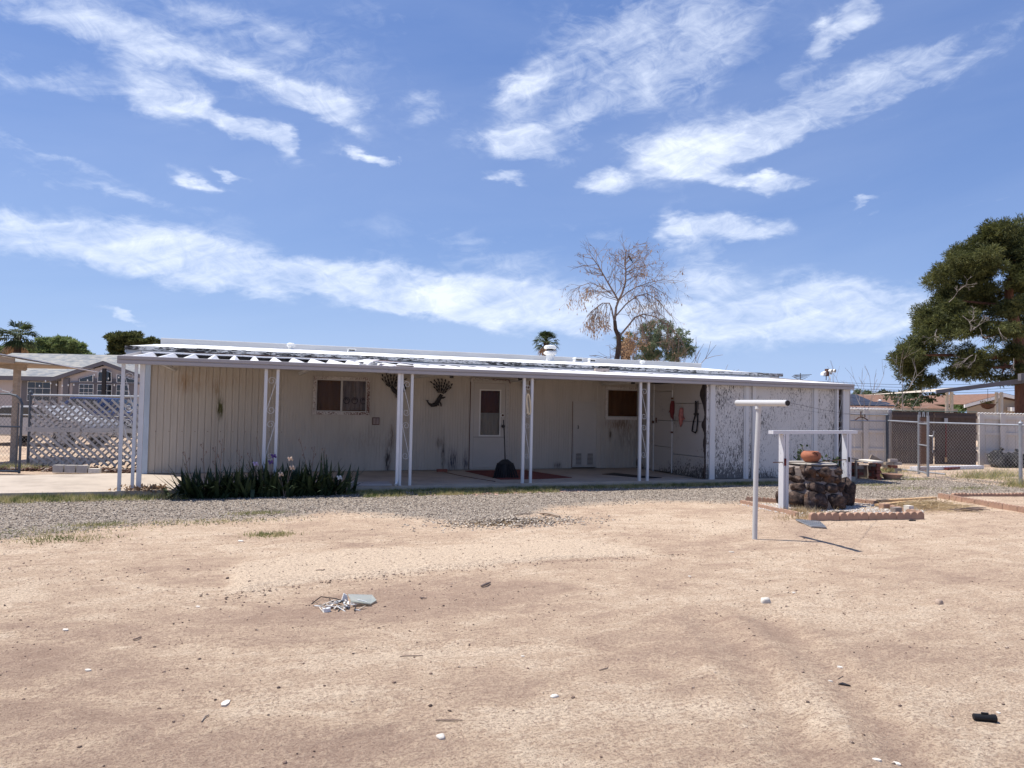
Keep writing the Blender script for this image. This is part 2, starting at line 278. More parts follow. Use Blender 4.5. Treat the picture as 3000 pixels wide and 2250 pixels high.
# ------------------------------------------------------------------ mesh helpers
def props(o, label=None, cat=None, group=None, kind=None):
    for k, v in (('label', label), ('category', cat), ('group', group), ('kind', kind)):
        if v: o[k] = v
    return o
def worg(p):
    v = Vector((0, 0, 0))
    while p is not None: v += p.location; p = p.parent
    return v
def thing(name, label, cat, loc=(0, 0, 0), group=None, kind=None):
    o = bpy.data.objects.new(name, None); COL.objects.link(o); o.location = [float(a) for a in loc]; o.empty_display_size = .2
    return props(o, label, cat, group, kind)
def rawobj(name, me, parent=None, mat=None):
    if mat is not None: me.materials.append(mat)
    o = bpy.data.objects.new(name, me); COL.objects.link(o); o.parent = parent; return o
class MB:
    def __init__(s, xf=None): s.v = []; s.f = []; s.xf = xf
    def add(s, vs, fs):
        b = len(s.v); s.v += [tuple(float(c) for c in v) for v in vs]; s.f += [tuple(i+b for i in f) for f in fs]; return s
    def box(s, x0, x1, y0, y1, z0, z1):
        if x0 > x1: x0, x1 = x1, x0
        if y0 > y1: y0, y1 = y1, y0
        return s.add([(x0, y0, z0), (x1, y0, z0), (x1, y1, z0), (x0, y1, z0), (x0, y0, z1), (x1, y0, z1), (x1, y1, z1), (x0, y1, z1)],
                     [(0, 3, 2, 1), (4, 5, 6, 7), (0, 1, 5, 4), (1, 2, 6, 5), (2, 3, 7, 6), (3, 0, 4, 7)])
    def obox(s, p, q, w, h, up=(0, 0, 1)):      # bar from p to q, width w sideways, h along up
        p = Vector(p); q = Vector(q); d = (q-p).normalized(); u = Vector(up); sd = d.cross(u)
        if sd.length < 1e-4: sd = d.cross(Vector((0, 1, 0)))
        sd.normalize(); u = sd.cross(d).normalized(); a = sd*w/2; b = u*h/2
        vs = [p-a-b, p+a-b, p+a+b, p-a+b, q-a-b, q+a-b, q+a+b, q-a+b]
        return s.add(vs, [(0, 1, 2, 3), (7, 6, 5, 4), (0, 4, 5, 1), (1, 5, 6, 2), (2, 6, 7, 3), (3, 7, 4, 0)])
    def tube(s, pts, rad, n=8, cap=True):
        pts = [Vector([float(c) for c in p]) for p in pts]; m = len(pts); rs = rad if hasattr(rad, '__len__') else [rad]*m
        t0 = (pts[1]-pts[0]).normalized(); ref = Vector((0, 0, 1)) if abs(t0.z) < .9 else Vector((1, 0, 0)); nn = t0.cross(ref).normalized(); vs = []
        for i, p in enumerate(pts):
            t = (pts[min(i+1, m-1)]-pts[max(i-1, 0)])
            t = t.normalized() if t.length > 1e-9 else t0
            nn = (nn-t*nn.dot(t)); nn = nn.normalized() if nn.length > 1e-6 else t.orthogonal().normalized(); bb = t.cross(nn)
            for k in range(n):
                a = 2*math.pi*k/n; vs.append(p+(nn*math.cos(a)+bb*math.sin(a))*rs[i])
        fs = [(i*n+k, i*n+(k+1) % n, (i+1)*n+(k+1) % n, (i+1)*n+k) for i in range(m-1) for k in range(n)]
        if cap: fs += [tuple(range(n-1, -1, -1)), tuple((m-1)*n+k for k in range(n))]
        return s.add(vs, fs)
    def lathe(s, prof, c=(0, 0, 0), n=20, wob=0):
        vs = []
        for (r, z) in prof:
            for k in range(n):
                a = 2*math.pi*k/n; vs.append((c[0]+r*math.cos(a), c[1]+r*math.sin(a), c[2]+z))
        m = len(prof); return s.add(vs, [(i*n+k, i*n+(k+1) % n, (i+1)*n+(k+1) % n, (i+1)*n+k) for i in range(m-1) for k in range(n)]+[tuple(range(n-1, -1, -1))])
    def prism(s, poly, ax, a, b):               # polygon extruded along an axis ('x','y','z') from a to b
        def P(p, t): return {'x': (t, p[0], p[1]), 'y': (p[0], t, p[1]), 'z': (p[0], p[1], t)}[ax]
        n = len(poly); vs = [P(p, a) for p in poly]+[P(p, b) for p in poly]
        return s.add(vs, [tuple(range(n)), tuple(range(2*n-1, n-1, -1))]+[(i, i+n, (i+1) % n+n, (i+1) % n) for i in range(n)])
    def build(s, name, mat, parent=None, smooth=False, world=True, **kw):
        v = [s.xf(p) for p in s.v] if s.xf else s.v
        if world and parent is not None:
            o0 = worg(parent); v = [(a-o0.x, b-o0.y, c-o0.z) for a, b, c in v]
        me = bpy.data.meshes.new(name); me.from_pydata(v, [], s.f)
        import bmesh
        bm = bmesh.new(); bm.from_mesh(me); bmesh.ops.recalc_face_normals(bm, faces=bm.faces); bm.to_mesh(me); bm.free()
        if smooth: me.polygons.foreach_set('use_smooth', [True]*len(me.polygons))
        return props(rawobj(name, me, parent, mat), **kw)
def npmesh(name, V, F, mat, parent=None, world=True, **kw):     # V (n,3), F (m,k)
    V = np.asarray(V, dtype=np.float64); F = np.asarray(F)
    if world and parent is not None:
        o0 = worg(parent); V = V-np.array([o0.x, o0.y, o0.z])
    me = bpy.data.meshes.new(name); k = F.shape[1]
    me.vertices.add(len(V)); me.vertices.foreach_set('co', V.astype(np.float32).ravel())
    me.loops.add(F.size); me.loops.foreach_set('vertex_index', F.astype(np.int32).ravel())
    me.polygons.add(len(F)); me.polygons.foreach_set('loop_start', np.arange(0, F.size, k, dtype=np.int32)); me.polygons.foreach_set('loop_total', np.full(len(F), k, dtype=np.int32))
    me.update(calc_edges=True); return props(rawobj(name, me, parent, mat), **kw)
def P3(p): return (float(p[0]), float(p[1]), float(p[2]))
def copy_tree(o, parent=None):
    c = o.copy(); COL.objects.link(c); c.parent = parent
    for ch in o.children: copy_tree(ch, c)
    return c
ICO_V = None
def ico():
    t = (1+5**.5)/2; v = np.array([(-1, t, 0), (1, t, 0), (-1, -t, 0), (1, -t, 0), (0, -1, t), (0, 1, t), (0, -1, -t), (0, 1, -t), (t, 0, -1), (t, 0, 1), (-t, 0, -1), (-t, 0, 1)])/math.sqrt(1+t*t)
    f = np.array([(0, 11, 5), (0, 5, 1), (0, 1, 7), (0, 7, 10), (0, 10, 11), (1, 5, 9), (5, 11, 4), (11, 10, 2), (10, 7, 6), (7, 1, 8), (3, 9, 4), (3, 4, 2), (3, 2, 6), (3, 6, 8), (3, 8, 9), (4, 9, 5), (2, 4, 11), (6, 2, 10), (8, 6, 7), (9, 8, 1)]); return v, f
IV, IF = ico()
OV = np.array([(1, 0, 0), (-1, 0, 0), (0, 1, 0), (0, -1, 0), (0, 0, 1.), (0, 0, -1)]); OF = np.array([(0, 2, 4), (2, 1, 4), (1, 3, 4), (3, 0, 4), (2, 0, 5), (1, 2, 5), (3, 1, 5), (0, 3, 5)])
def stones(P, size, flat=.6, base=(OV, OF)):     # many little stones as one mesh
    n = len(P); v, f = base; k = len(v)
    a = rng.uniform(0, 2*math.pi, n); s3 = np.stack([size*rng.uniform(.7, 1.3, n), size*rng.uniform(.6, 1.1, n), size*flat*rng.uniform(.6, 1.2, n)], 1)
    jit = rng.uniform(.75, 1.25, (n, k, 1)); q = v[None]*jit*s3[:, None]
    tl = rng.uniform(-.5, .5, n); y = q[..., 1]*np.cos(tl)[:, None]-q[..., 2]*np.sin(tl)[:, None]; z = q[..., 1]*np.sin(tl)[:, None]+q[..., 2]*np.cos(tl)[:, None]
    x = q[..., 0]*np.cos(a)[:, None]-y*np.sin(a)[:, None]; y2 = q[..., 0]*np.sin(a)[:, None]+y*np.cos(a)[:, None]
    V = np.stack([x, y2, z], -1)+P[:, None]; Fx = f[None]+(np.arange(n)*k)[:, None, None]
    return V.reshape(-1, 3), Fx.reshape(-1, 3)
def leaves(P, ln, wd, dirs=None, spread=1.0):    # slim diamond leaves at P
    n = len(P); d = rng.normal(size=(n, 3))*spread
    if dirs is not None: d = d+dirs
    d /= np.linalg.norm(d, axis=1)[:, None]; r = rng.normal(size=(n, 3)); s_ = np.cross(d, r); s_ /= np.linalg.norm(s_, axis=1)[:, None]
    L = (ln*rng.uniform(.6, 1.3, n))[:, None]; w = (wd*rng.uniform(.6, 1.3, n))[:, None]
    V = np.stack([P, P+d*L*.5+s_*w*.5, P+d*L, P+d*L*.5-s_*w*.5], 1).reshape(-1, 3)
    return V, np.arange(4*n).reshape(-1, 4)

# ------------------------------------------------------------------ ground
GRAV = [Zp(-400, 1600), Zp(0, 1585), Zp(400, 1535), Zp(800, 1520), Zp(1000, 1500), Zp(1300, 1525), Zp(1480, 1535), Zp(1640, 1485), Zp(1900, 1468), Zp(2150, 1475), Zp(2300, 1470), Zp(2560, 1465), Zp(2730, 1470), Zp(2760, 1455), Zp(3000, 1450), Zp(3300, 1450)]
GX = [p[0] for p in GRAV]; GY = [p[1] for p in GRAV]
LIP = [Zp(660, 1745), Zp(800, 1722), Zp(1000, 1698), Zp(1200, 1680), Zp(1500, 1652), Zp(1800, 1632), Zp(2000, 1620)]
LX = [p[0] for p in LIP]; LY = [p[1] for p in LIP]
def gravel_mask(x, y):
    b = np.interp(x, GX, GY); return np.clip((y-b)/.95+.5, 0, 1)
def lip_mask(x, y):                       # pale crusted plate north of the lip
    b = np.interp(x, LX, LY, left=-99, right=-99); w = np.clip((x-LX[0])/.15, 0, 1)*np.clip((LX[-1]-x)/1.2, 0, 1)
    return w*np.clip((y-b)/.05, 0, 1)*np.clip((b+1.35-y)/1.0, 0, 1)
def fbm(x, y, s, o=0):
    return mn.noise(Vector((x*s, y*s, o)))+.5*mn.noise(Vector((x*s*2.1, y*s*2.1, o+5)))+.25*mn.noise(Vector((x*s*4.3, y*s*4.3, o+9)))
def gh(x, y): return 0.012*mn.noise(Vector((x*.7, y*1.3, 3)))+.006*mn.noise(Vector((x*2.3, y*4.1, 7)))
gx = np.concatenate([[-900, -400, -200, -100, -60, -35, -22, -14, -9], np.arange(-6, 17.01, .075), [19, 24, 30, 40, 60, 100, 200, 400, 900]])
gy = np.concatenate([[-300, -100, -40, -20, -14], np.arange(-11.8, 1.01, .055), [2, 3, 5, 8, 12, 18, 26, 40, 60, 100, 200, 400, 1200]])
XX, YY = np.meshgrid(gx, gy); nx, ny = len(gx), len(gy)
XF, YF = XX.ravel(), YY.ravel(); ZF = np.zeros(len(XF))
near = (XF > -6.1) & (XF < 17.1) & (YF > -11.9) & (YF < 1.1)
for i in np.nonzero(near)[0]:
    x, y = XF[i], YF[i]
    fade = min(1, max(0, (-.1-y)/.5), (y+12)*2)
    fx2 = max(min((x+6)/1.0, 1), 0)*max(min((17-x)/1.0, 1), 0)
    st = mn.noise(Vector((x*.35+.8*mn.noise(Vector((x*.3, y*.3, 2))), y*2.2+x*.6, 1)))
    ZF[i] = fade*fx2*(.012*mn.noise(Vector((x*.7, y*1.3, 3)))+.006*st+.006*mn.noise(Vector((x*5, y*6, 7)))+.003*mn.noise(Vector((x*13, y*13, 2))))
lm = lip_mask(XF, YF); ZF += lm*.034*near
for pl_, w_, k_ in ((((-300, 2000), (300, 2040), (700, 2070), (1200, 2090)), .10, -.014), (((0, 1865), (600, 1900), (1200, 1912), (1900, 1890)), .10, -.012), (((2230, 1800), (2400, 1930), (2560, 2080), (2720, 2300)), .12, -.016), (((2050, 1800), (2180, 1930), (2290, 2080), (2390, 2300)), .12, -.016), (((1000, 1600), (1500, 1575), (2000, 1555)), .07, .012)):
    q_ = np.array([Zp(*p)[:2] for p in pl_])
    for a_, b_ in zip(q_[:-1], q_[1:]):
        dv = b_-a_; t_ = ((XF-a_[0])*dv[0]+(YF-a_[1])*dv[1])/(dv@dv); ok_ = (t_ >= 0) & (t_ <= 1); ds = np.hypot(XF-a_[0]-t_*dv[0], YF-a_[1]-t_*dv[1]); ZF += near*ok_*k_*(np.exp(-(ds/w_)**2)-.6*np.exp(-((ds-w_*1.7)/(w_*.6))**2))
gm = gravel_mask(XF, YF); gm[(YF > 1.0) & (XF < 15)] = 1.0; gm[(YF > 3.5)] = 0.15; gm[XF > 15.6] = .25
idx = np.arange(nx*ny).reshape(ny, nx)
Fq = np.stack([idx[:-1, :-1], idx[:-1, 1:], idx[1:, 1:], idx[1:, :-1]], -1).reshape(-1, 4)
G = Mt('desert_yard_ground', .95, 0, .15)
def attr(nm):
    a = G.t.nodes.new('ShaderNodeAttribute'); a.attribute_name = nm; return a.outputs['Fac']
ga, la = attr('gravel'), attr('crust')
n1 = G.noise(.6, (1, 1.5, 1), 7, .62, .6, (0, 0, .12)); n2 = G.noise(2.6, (.9, 1.25, 1), 9, .70, .8, (0, 0, .12)); n3 = G.noise(38, (1, 1.3, 1), 6, .75); n4 = G.noise(95, (1, 1, 1), 4, .8)
nS = G.noise(5, (.5, 1.6, 1), 8, .72, 1.6, (0, 0, .3))
f = G.math('ADD', G.math('MULTIPLY', n1, .32), G.math('ADD', G.math('MULTIPLY', n2, .30), G.math('ADD', G.math('MULTIPLY', nS, .22), G.math('MULTIPLY', G.noise(11, (1, 1.2, 1), 9, .78, .5), .16))))
f = G.math('SUBTRACT', G.math('ADD', f, G.math('MULTIPLY', la, .20)), G.math('MULTIPLY', attr('rough'), .065))
dirt = G.ramp(f, [(.37, (.37, .26, .19)), (.435, (.475, .345, .25)), (.495, (.61, .46, .325)), (.555, (.75, .60, .44))])
dirt = G.mix(G.ramp(n3, [(.40, .75), (.52, 0.0)]), dirt, (.31, .21, .155))
dirt = G.mix(G.ramp(n4, [(.36, .95), (.48, 0.0)]), dirt, (.24, .16, .12))
dirt = G.mix(G.ramp(n4, [(.56, 0.0), (.70, .5)]), dirt, (.74, .60, .47))
vc = G.voro(75); sv = G.t.nodes.new('ShaderNodeSeparateColor'); G.t.links.new(vc, sv.inputs[0])
grv = G.ramp(sv.outputs[0], [(.1, (.13, .105, .085)), (.4, (.25, .205, .17)), (.7, (.35, .295, .24)), (.95, (.52, .46, .39))])
gf = G.math('ADD', ga, G.math('MULTIPLY', G.math('SUBTRACT', G.noise(2.4, (1, 1.5, 1), 8, .7), .5), 1.5)); gf = G.ramp(gf, [(.34, 0.0), (.86, .95)])
G.col(G.mix(gf, dirt, grv))
hb = G.math('ADD', G.math('MULTIPLY', n3, .5), G.math('ADD', G.math('MULTIPLY', n4, .25), G.math('ADD', G.math('MULTIPLY', n2, .7), G.math('MULTIPLY', nS, .4))))
G.bump(hb, .95, .045)
go = npmesh('ground', np.stack([XF, YF, ZF], 1), Fq, G.m, kind='structure', label='pinkish tan desert dirt yard with a band of grey gravel')
rgh = np.zeros(len(XF))
for (qx, qy, sx_, sy_, k_) in ((1000, 1790, 1.3, .45, 1), (1350, 1730, 1.4, .35, .8), (250, 2080, .8, .7, 1), (60, 1900, .8, .5, .7), (900, 2200, .8, .35, .6), (2350, 1700, 1.6, .4, .7), (2600, 1560, 1.5, .4, .6), (2050, 2200, .5, .3, .7), (2700, 1950, .9, .3, .4), (500, 1660, .8, .3, .5), (1700, 1700, 1.2, .3, .5)):
    q_ = Zp(qx, qy); rgh += k_*np.exp(-((XF-q_[0])/sx_)**2-((YF-q_[1])/sy_)**2)
trk = np.zeros(len(XF))
for pl_, w_, k_ in ((((-300, 2010), (200, 2040), (600, 2075), (1000, 2095)), .07, -1.1), (((0, 1870), (500, 1905), (1100, 1915), (1700, 1900)), .09, -.9), (((0, 1800), (600, 1830), (1200, 1850)), .08, -.7), (((2250, 1830), (2400, 1950), (2560, 2100), (2700, 2300)), .11, .9), (((2100, 1850), (2200, 1960), (2300, 2100), (2400, 2300)), .10, .8), (((1300, 2140), (1700, 2080), (2300, 2060)), .08, -.7), (((1500, 1650), (1900, 1622), (2400, 1600)), .05, .8), (((1000, 1600), (1500, 1590), (2000, 1560)), .06, .6)):
    q_ = np.array([Zp(*p)[:2] for p in pl_])
    for a_, b_ in zip(q_[:-1], q_[1:]):
        dv = b_-a_; t_ = np.clip(((XF-a_[0])*dv[0]+(YF-a_[1])*dv[1])/(dv@dv), 0, 1); ds = np.hypot(XF-a_[0]-t_*dv[0], YF-a_[1]-t_*dv[1]); e_ = k_*np.exp(-(ds/w_)**2); trk = np.where(np.abs(e_) > np.abs(trk), e_, trk)
rgh = np.clip(rgh, 0, 1)*(1-lm)+trk*.75
for nm, arr in (('gravel', gm), ('crust', lm), ('rough', rgh)):
    a = go.data.attributes.new(nm, 'FLOAT', 'POINT'); a.data.foreach_set('value', arr.astype(np.float32))
go.data.polygons.foreach_set('use_smooth', [True]*len(go.data.polygons))
GZ = ZF.reshape(ny, nx)
def gz(x, y):
    x = np.atleast_1d(np.asarray(x, float)); y = np.atleast_1d(np.asarray(y, float))
    i = np.clip(np.searchsorted(gx, x)-1, 0, nx-2); j = np.clip(np.searchsorted(gy, y)-1, 0, ny-2)
    u = (x-gx[i])/(gx[i+1]-gx[i]); v = (y-gy[j])/(gy[j+1]-gy[j])
    return GZ[j, i]*(1-u)*(1-v)+GZ[j, i+1]*u*(1-v)+GZ[j+1, i]*(1-u)*v+GZ[j+1, i+1]*u*v
def g1(x, y): return float(gz(x, y)[0])

# loose gravel and pebbles (nobody could count them)
def scatter(n, x0, x1, y0, y1, keep):
    x = rng.uniform(x0, x1, n); y = rng.uniform(y0, y1, n); k = keep(x, y) > rng.random(n); x, y = x[k], y[k]
    return np.stack([x, y, gz(x, y)], 1)
def stonemat(name, stops, scale=38):
    m = Mt(name, .9); v = m.voro(scale); s_ = m.t.nodes.new('ShaderNodeSeparateColor'); m.t.links.new(v, s_.inputs[0]); m.col(m.ramp(s_.outputs[0], stops)); return m.m
GRAVM = stonemat('grey_gravel', [(.1, (.11, .087, .07)), (.4, (.245, .20, .16)), (.7, (.37, .31, .25)), (.95, (.66, .58, .48))])
PEBM = stonemat('brown_pebbles', [(.1, (.15, .095, .07)), (.5, (.36, .25, .18)), (.9, (.62, .47, .35))], 60)
CLODM = stonemat('dark_clods', [(.2, (.10, .07, .055)), (.6, (.22, .15, .115)), (.9, (.42, .33, .26))], 30)
WCHIP = stonemat('white_gravel', [(.1, (.5, .46, .42)), (.9, (.8, .77, .73))], 50)
bed = lambda x, y: ((x > 7.6) & (x < 10.0) & (y < -2.9)) | ((x > 11.75) & (y < -2.6))
P = scatter(52000, -5.5, 16.5, -4.4, .0, lambda x, y: np.clip(gravel_mask(x, y)-.12, 0, 1)*(~bed(x, y))*(y < -.12))
V, Fs = stones(P+[0, 0, .003], rng.uniform(.007, .017, len(P))*1.0, .75); npmesh('loose_gravel', V, Fs, GRAVM, kind='stuff', label='band of loose grey gravel along the front of the patio', cat='gravel')
P = scatter(46000, -5, 15, -11.3, -2.4, lambda x, y: np.clip(.55+.9*np.sin(x*1.3+y*2.1)*np.sin(y*1.7-x*.6), .05, 1)*(1-gravel_mask(x, y))*(1-.8*lip_mask(x, y))*np.clip((y+13)/3, .3, 1))
V, Fs = stones(P, rng.uniform(.0022, .0075, len(P))*np.clip((P[:, 1]+13)/5, .55, 1.5)); npmesh('loose_pebbles', V, Fs, PEBM, kind='stuff', label='fine brown pebbles strewn over the dirt yard', cat='pebbles')
P = np.concatenate([scatter(8500, -4, 13, -10.5, -2.4, lambda x, y: (1-gravel_mask(x, y))*.45),
    np.array([(x, y, g1(x, y)) for x, y in [(q[0]+random.gauss(0, .35), q[1]+random.gauss(0, .16)) for q in [Zp(random.choice((560, 640, 900, 1150, 1350, 2250, 2380, 2150, 1750)), random.choice((1640, 1690, 1730, 1750, 1790)))[:2] for _ in range(260)]]])])
lq = np.array([p[:2] for p in LIP]); P2 = []
for _ in range(330):
    i_ = random.randrange(len(lq)-1); t_ = random.random(); q_ = lq[i_]*(1-t_)+lq[i_+1]*t_; y_ = q_[1]-abs(random.gauss(0, .09)); P2.append((q_[0], y_, g1(q_[0], y_)))
P = np.concatenate([P, np.array(P2)])
V, Fs = stones(P+[0, 0, .002], np.minimum(rng.gamma(2.2, .0019, len(P))+.0018, .012), .6, (IV, IF)); npmesh('dark_clods', V, Fs, CLODM, kind='stuff', label='small dark dirt clods scattered over the tan yard', cat='dirt clods')

# ------------------------------------------------------------------ patio slab
SZ = .10; WY = 2.79
slab = MB(); slab.box(-1.74, 12.95, -.07, WY+.3, -.05, SZ); slab.build('patio_slab', CONC, kind='structure', label='tan concrete patio slab in front of the trailer')
sl2 = MB(); sl2.prism([(-6.5, .12), (-1.746, -.06), (-1.746, WY+.25), (-6.5, WY-.1)], 'z', -.05, SZ-.006); sl2.build('walkway_slab', CONC, kind='structure', label='sunlit concrete walk running left of the patio')

# ------------------------------------------------------------------ mobile home
HX0, HX1 = -1.72, 13.2
home = thing('mobile_home', 'long white single storey trailer home with corrugated cream siding and a low white roof', 'mobile home', (5.5, WY, SZ))
OPEN = [(1.44, 2.54, 1.31, 2.04), (8.17, 9.25, 1.29, 2.01), (4.83, 5.67, .12, 2.08), (7.30, 7.93, .13, 1.67)]
PROTO = {}
def rib_profile(a, b):
    pts = []; x = a
    fine = 1.0 < (a+b)/2 < 8.0
    pitch, dep = (.061, .004) if fine else (.122, .011)
    k0 = math.floor(a/pitch)
    xs = [a]
    k = k0
    while k*pitch < b:
        for o_, d_ in ((0, 0), (.14, 1), (.5, .85), (.86, 1), (.93, 0)):
            q = (k+o_)*pitch
            if a+.002 < q < b-.002: xs.append(q)
        k += 1
    xs.append(b)
    def yo(q):
        t = (q/pitch) % 1
        if t < .14: return dep*t/.14
        if t < .86: return dep*(1-.15*math.sin((t-.14)/.72*math.pi))
        if t < .93: return dep*(1-(t-.86)/.07)
        return 0
    return [(q, yo(q)) for q in xs]
def sheet(mb, a, b, z0, z1, y=WY):
    pr = rib_profile(a, b); n = len(pr)
    vs = [(q, y-d, z0) for q, d in pr]+[(q, y-d, z1) for q, d in pr]+[(q, y+.02, z0) for q, d in pr]+[(q, y+.02, z1) for q, d in pr]
    fs = []
    for i in range(n-1): fs += [(i, i+1, n+i+1, n+i), (2*n+i, 3*n+i, 3*n+i+1, 2*n+i+1), (n+i, n+i+1, 3*n+i+1, 3*n+i), (i, 2*n+i, 2*n+i+1, i+1)]
    fs += [(0, n, 3*n, 2*n), (n-1, 3*n-1, 4*n-1, 2*n-1)]
    mb.add(vs, fs)
edges = [-1.60, -.42, .78, 1.98, 3.17, 4.36, 5.55, 6.74, 7.93, 9.12, 9.40, 10.6, 11.8, 13.2]
for a, b in zip(edges[:-1], edges[1:]):
    mb = MB(); cuts = sorted({a, b}|{c for o_ in OPEN for c in o_[:2] if a < c < b})
    for p, q in zip(cuts[:-1], cuts[1:]):
        m_ = (p+q)/2; o_ = [w for w in OPEN if w[0] < m_ < w[1]]
        if not o_: sheet(mb, p+.0008, q-.0008, SZ+.01, 2.33)
        else:
            if o_[0][2] > SZ+.08: sheet(mb, p, q, SZ+.01, o_[0][2])
            sheet(mb, p, q, o_[0][3], 2.33)
    mb.build('wall_panel', WALL, home)
sc = MB()
for k in range(24):
    x = -1.48+k*.23
    if x < 1.0 or x > 8: sc.box(x-.006, x+.006, WY-.016, WY-.010, .905, .917)
for k in range(12): sc.box(-1.5+k*.24, -1.488+k*.24, WY-.016, WY-.01, .16, .17)
sc.build('siding_screws', RUST, home, kind='stuff')
MB().box(-1.72, -1.60, WY-.03, WY+.1, SZ+.005, 2.33).build('corner_trim', BLUE, home)
MB().box(-1.70, -1.66, WY+.1, 6.4, SZ, 2.4).build('end_wall', BLUE, home); MB().box(13.16, 13.2, WY+.03, 6.4, SZ, 2.4).build('end_wall', BLUE, home)
MB().box(-1.72, 13.2, 6.4, 6.45, SZ, 2.4).build('back_wall', PINKW, home)
MB().box(-1.65, 13.15, WY+.95, WY+1.0, SZ, 2.3).build('inner_wall', BLIND, home)
MB().box(-1.65, 13.15, WY+.05, 6.38, SZ+.3, SZ+.34).build('inside_floor', BROWNB, home)
# eave band above the porch roof
MB().box(-2.03, 13.25, WY-.03, WY+.05, 2.30, 2.452).build('eave_band', BLUE, home)
for i, (a, b) in enumerate([(-1.02, .55), (.552, 1.35), (1.352, 2.05)]):
    MB().box(a, b, WY-.062, WY-.032, 2.415+.004*i, 2.452+.002*i).build('eave_board', BROWNB, home)
def roofz(x, y):
    t = (y-WY)/(6.5-WY); arch = math.sin(math.pi*min(max(t, 0), 1))
    k = 1-.0*x
    if x > 11.0: k = 1-((x-11.0)/2.34)**2*.85
    if x < -1.2: k = 1-((-1.2-x)/.85)**2*.5
    return 2.525+.185*arch*k
xs = np.concatenate([np.arange(-2.05, -1.0, .12), np.linspace(-1, 11, 49), np.linspace(11.1, 13.34, 18)]); ys = np.linspace(WY-.06, 6.55, 22)
V = []; 
for y in ys:
    for x in xs: V.append((x, y, roofz(x, y)+.006*mn.noise(Vector((x*1.5, y*2, 0)))))
m_, n_ = len(ys), len(xs); ii = np.arange(m_*n_).reshape(m_, n_); Fr = np.stack([ii[:-1, :-1], ii[:-1, 1:], ii[1:, 1:], ii[1:, :-1]], -1).reshape(-1, 4)
ro = npmesh('roof', V, Fr, WHITE_ROOF, home); ro.data.polygons.foreach_set('use_smooth', [True]*len(ro.data.polygons))
sm_ = ro.modifiers.new('thick', 'SOLIDIFY'); sm_.thickness = -.04; sm_.offset = 1
rd = MB()                                     # ragged peeling drip edge, lap by lap
x = -2.05
while x < 13.3:
    w = random.uniform(.25, .6); x2 = min(13.34, x+w); d = random.uniform(.0, .014)
    rd.box(x, x2-.004, WY-.075-d, WY-.055, 2.448+random.uniform(-.006, .012), roofz(x, WY)+.002+random.uniform(-.004, .006)); x = x2
rd.build('drip_edge', ROOFEDGE, home)
MB().box(-2.05, -2.03, WY-.06, 6.5, 2.40, 2.50).build('end_fascia', BLUE, home)
c0 = Yp(471, 991, 4.65); c1 = Yp(2055, 1067, 4.65)
rc = MB(); rc.prism([(4.65, 2.66), (4.65, c0[2]), (4.66, c0[2]+.012), (4.90, c0[2]+.012), (4.92, 2.66)], 'x', c0[0], c1[0]); rc.build('ridge_curb', simple('grey_white_curb', (.55, .55, .54), .12, 2, .7, bump=.3, bs=20, sc=(.5, 1, 4)), home)
def vent(px, py, w=.12, h=.1, y=3.9, kind=0):
    p = Yp(px, py, y); z0 = roofz(p[0], y); mb = MB()
    if kind == 0: mb.lathe([(w*.35, -.02), (w*.35, h*.35), (w*.55, h*.4), (w*.62, h*.8), (w*.35, h)], (p[0], y, z0), 8)
    elif kind == 1: mb.box(p[0]-w*.7, p[0]+w*.7, y-w*.4, y+w*.4, z0-.02, z0+h*.75); mb.prism([(p[0]-w*.8, z0+h*.75), (p[0]+w*.8, z0+h*.75), (p[0]+w*.5, z0+h), (p[0]-w*.5, z0+h)], 'y', y-w*.5, y+w*.5)
    o = mb.build('roof_vent', BULB, home)
    if kind == 1:
        s_ = MB(); s_.box(p[0]-w*.5, p[0]+w*.5, y-w*.4-.004, y-w*.4-.001, z0+h*.3, z0+h*.6); s_.build('vent_slot', DARK, o)
vent(852, 1025, .15, .14); vent(1030, 1028, .13, .08, kind=1); vent(1734, 1070, .13, .11, kind=1); vent(1882, 1070, .13, .12, kind=0)
vent(1693, 1070, .16, .12, 3.8, 1)
p = Yp(1611, 1055, 4.1); z0 = roofz(p[0], 4.1)
st_ = MB(); st_.lathe([(.10, -.03), (.10, .15), (.115, .15), (.16, .17), (.16, .21), (.10, .25)], (p[0], 4.1, z0), 18); o = st_.build('chimney_stack', BULB, home, smooth=False)
MB().lathe([(.09, .24), (.09, .30)], (p[0], 4.1, z0), 14).build('stack_gap', DARK, o)
MB().lathe([(.12, .295), (.155, .31), (.155, .36), (.12, .385), (.0, .39)], (p[0], 4.1, z0), 18).build('stack_cap', BULB, o)
# windows
def frame(mb, x0, x1, z0, z1, w, y0, y1):
    mb.box(x0, x1, y0, y1, z1-w, z1); mb.box(x0, x1, y0, y1, z0, z0+w); mb.box(x0, x0+w, y0+.001, y1, z0+w, z1-w); mb.box(x1-w, x1, y0+.001, y1, z0+w, z1-w)
def window(x0, x1, z0, z1, two, curt):
    mb = MB(); frame(mb, x0-.03, x1+.03, z0-.03, z1+.03, .06, WY-.045, WY+.02); wo = mb.build('window', FRAMEM, home)
    mb = MB(); frame(mb, x0+.03, x1-.03, z0+.03, z1-.03, .022, WY-.03, WY+.01)
    if two: mb.box((x0+x1)/2-.02, (x0+x1)/2+.02, WY-.034, WY+.008, z0+.052, z1-.052)
    mb.build('sash', simple('sash_metal_%d' % (x0*10), (.42, .39, .36), .08, 5, .4), wo)
    xm = (x0+x1)/2
    for a, b in ((x0+.05, xm-.02), (xm+.02, x1-.05)) if two else ((x0+.05, x1-.05),): MB().box(a, b, WY-.012, WY-.008, z0+.05, z1-.05).build('pane', GLASS, wo)
    return wo
w1 = window(*OPEN[0], True, True); w2 = window(*OPEN[1], False, False)
xm = 1.99
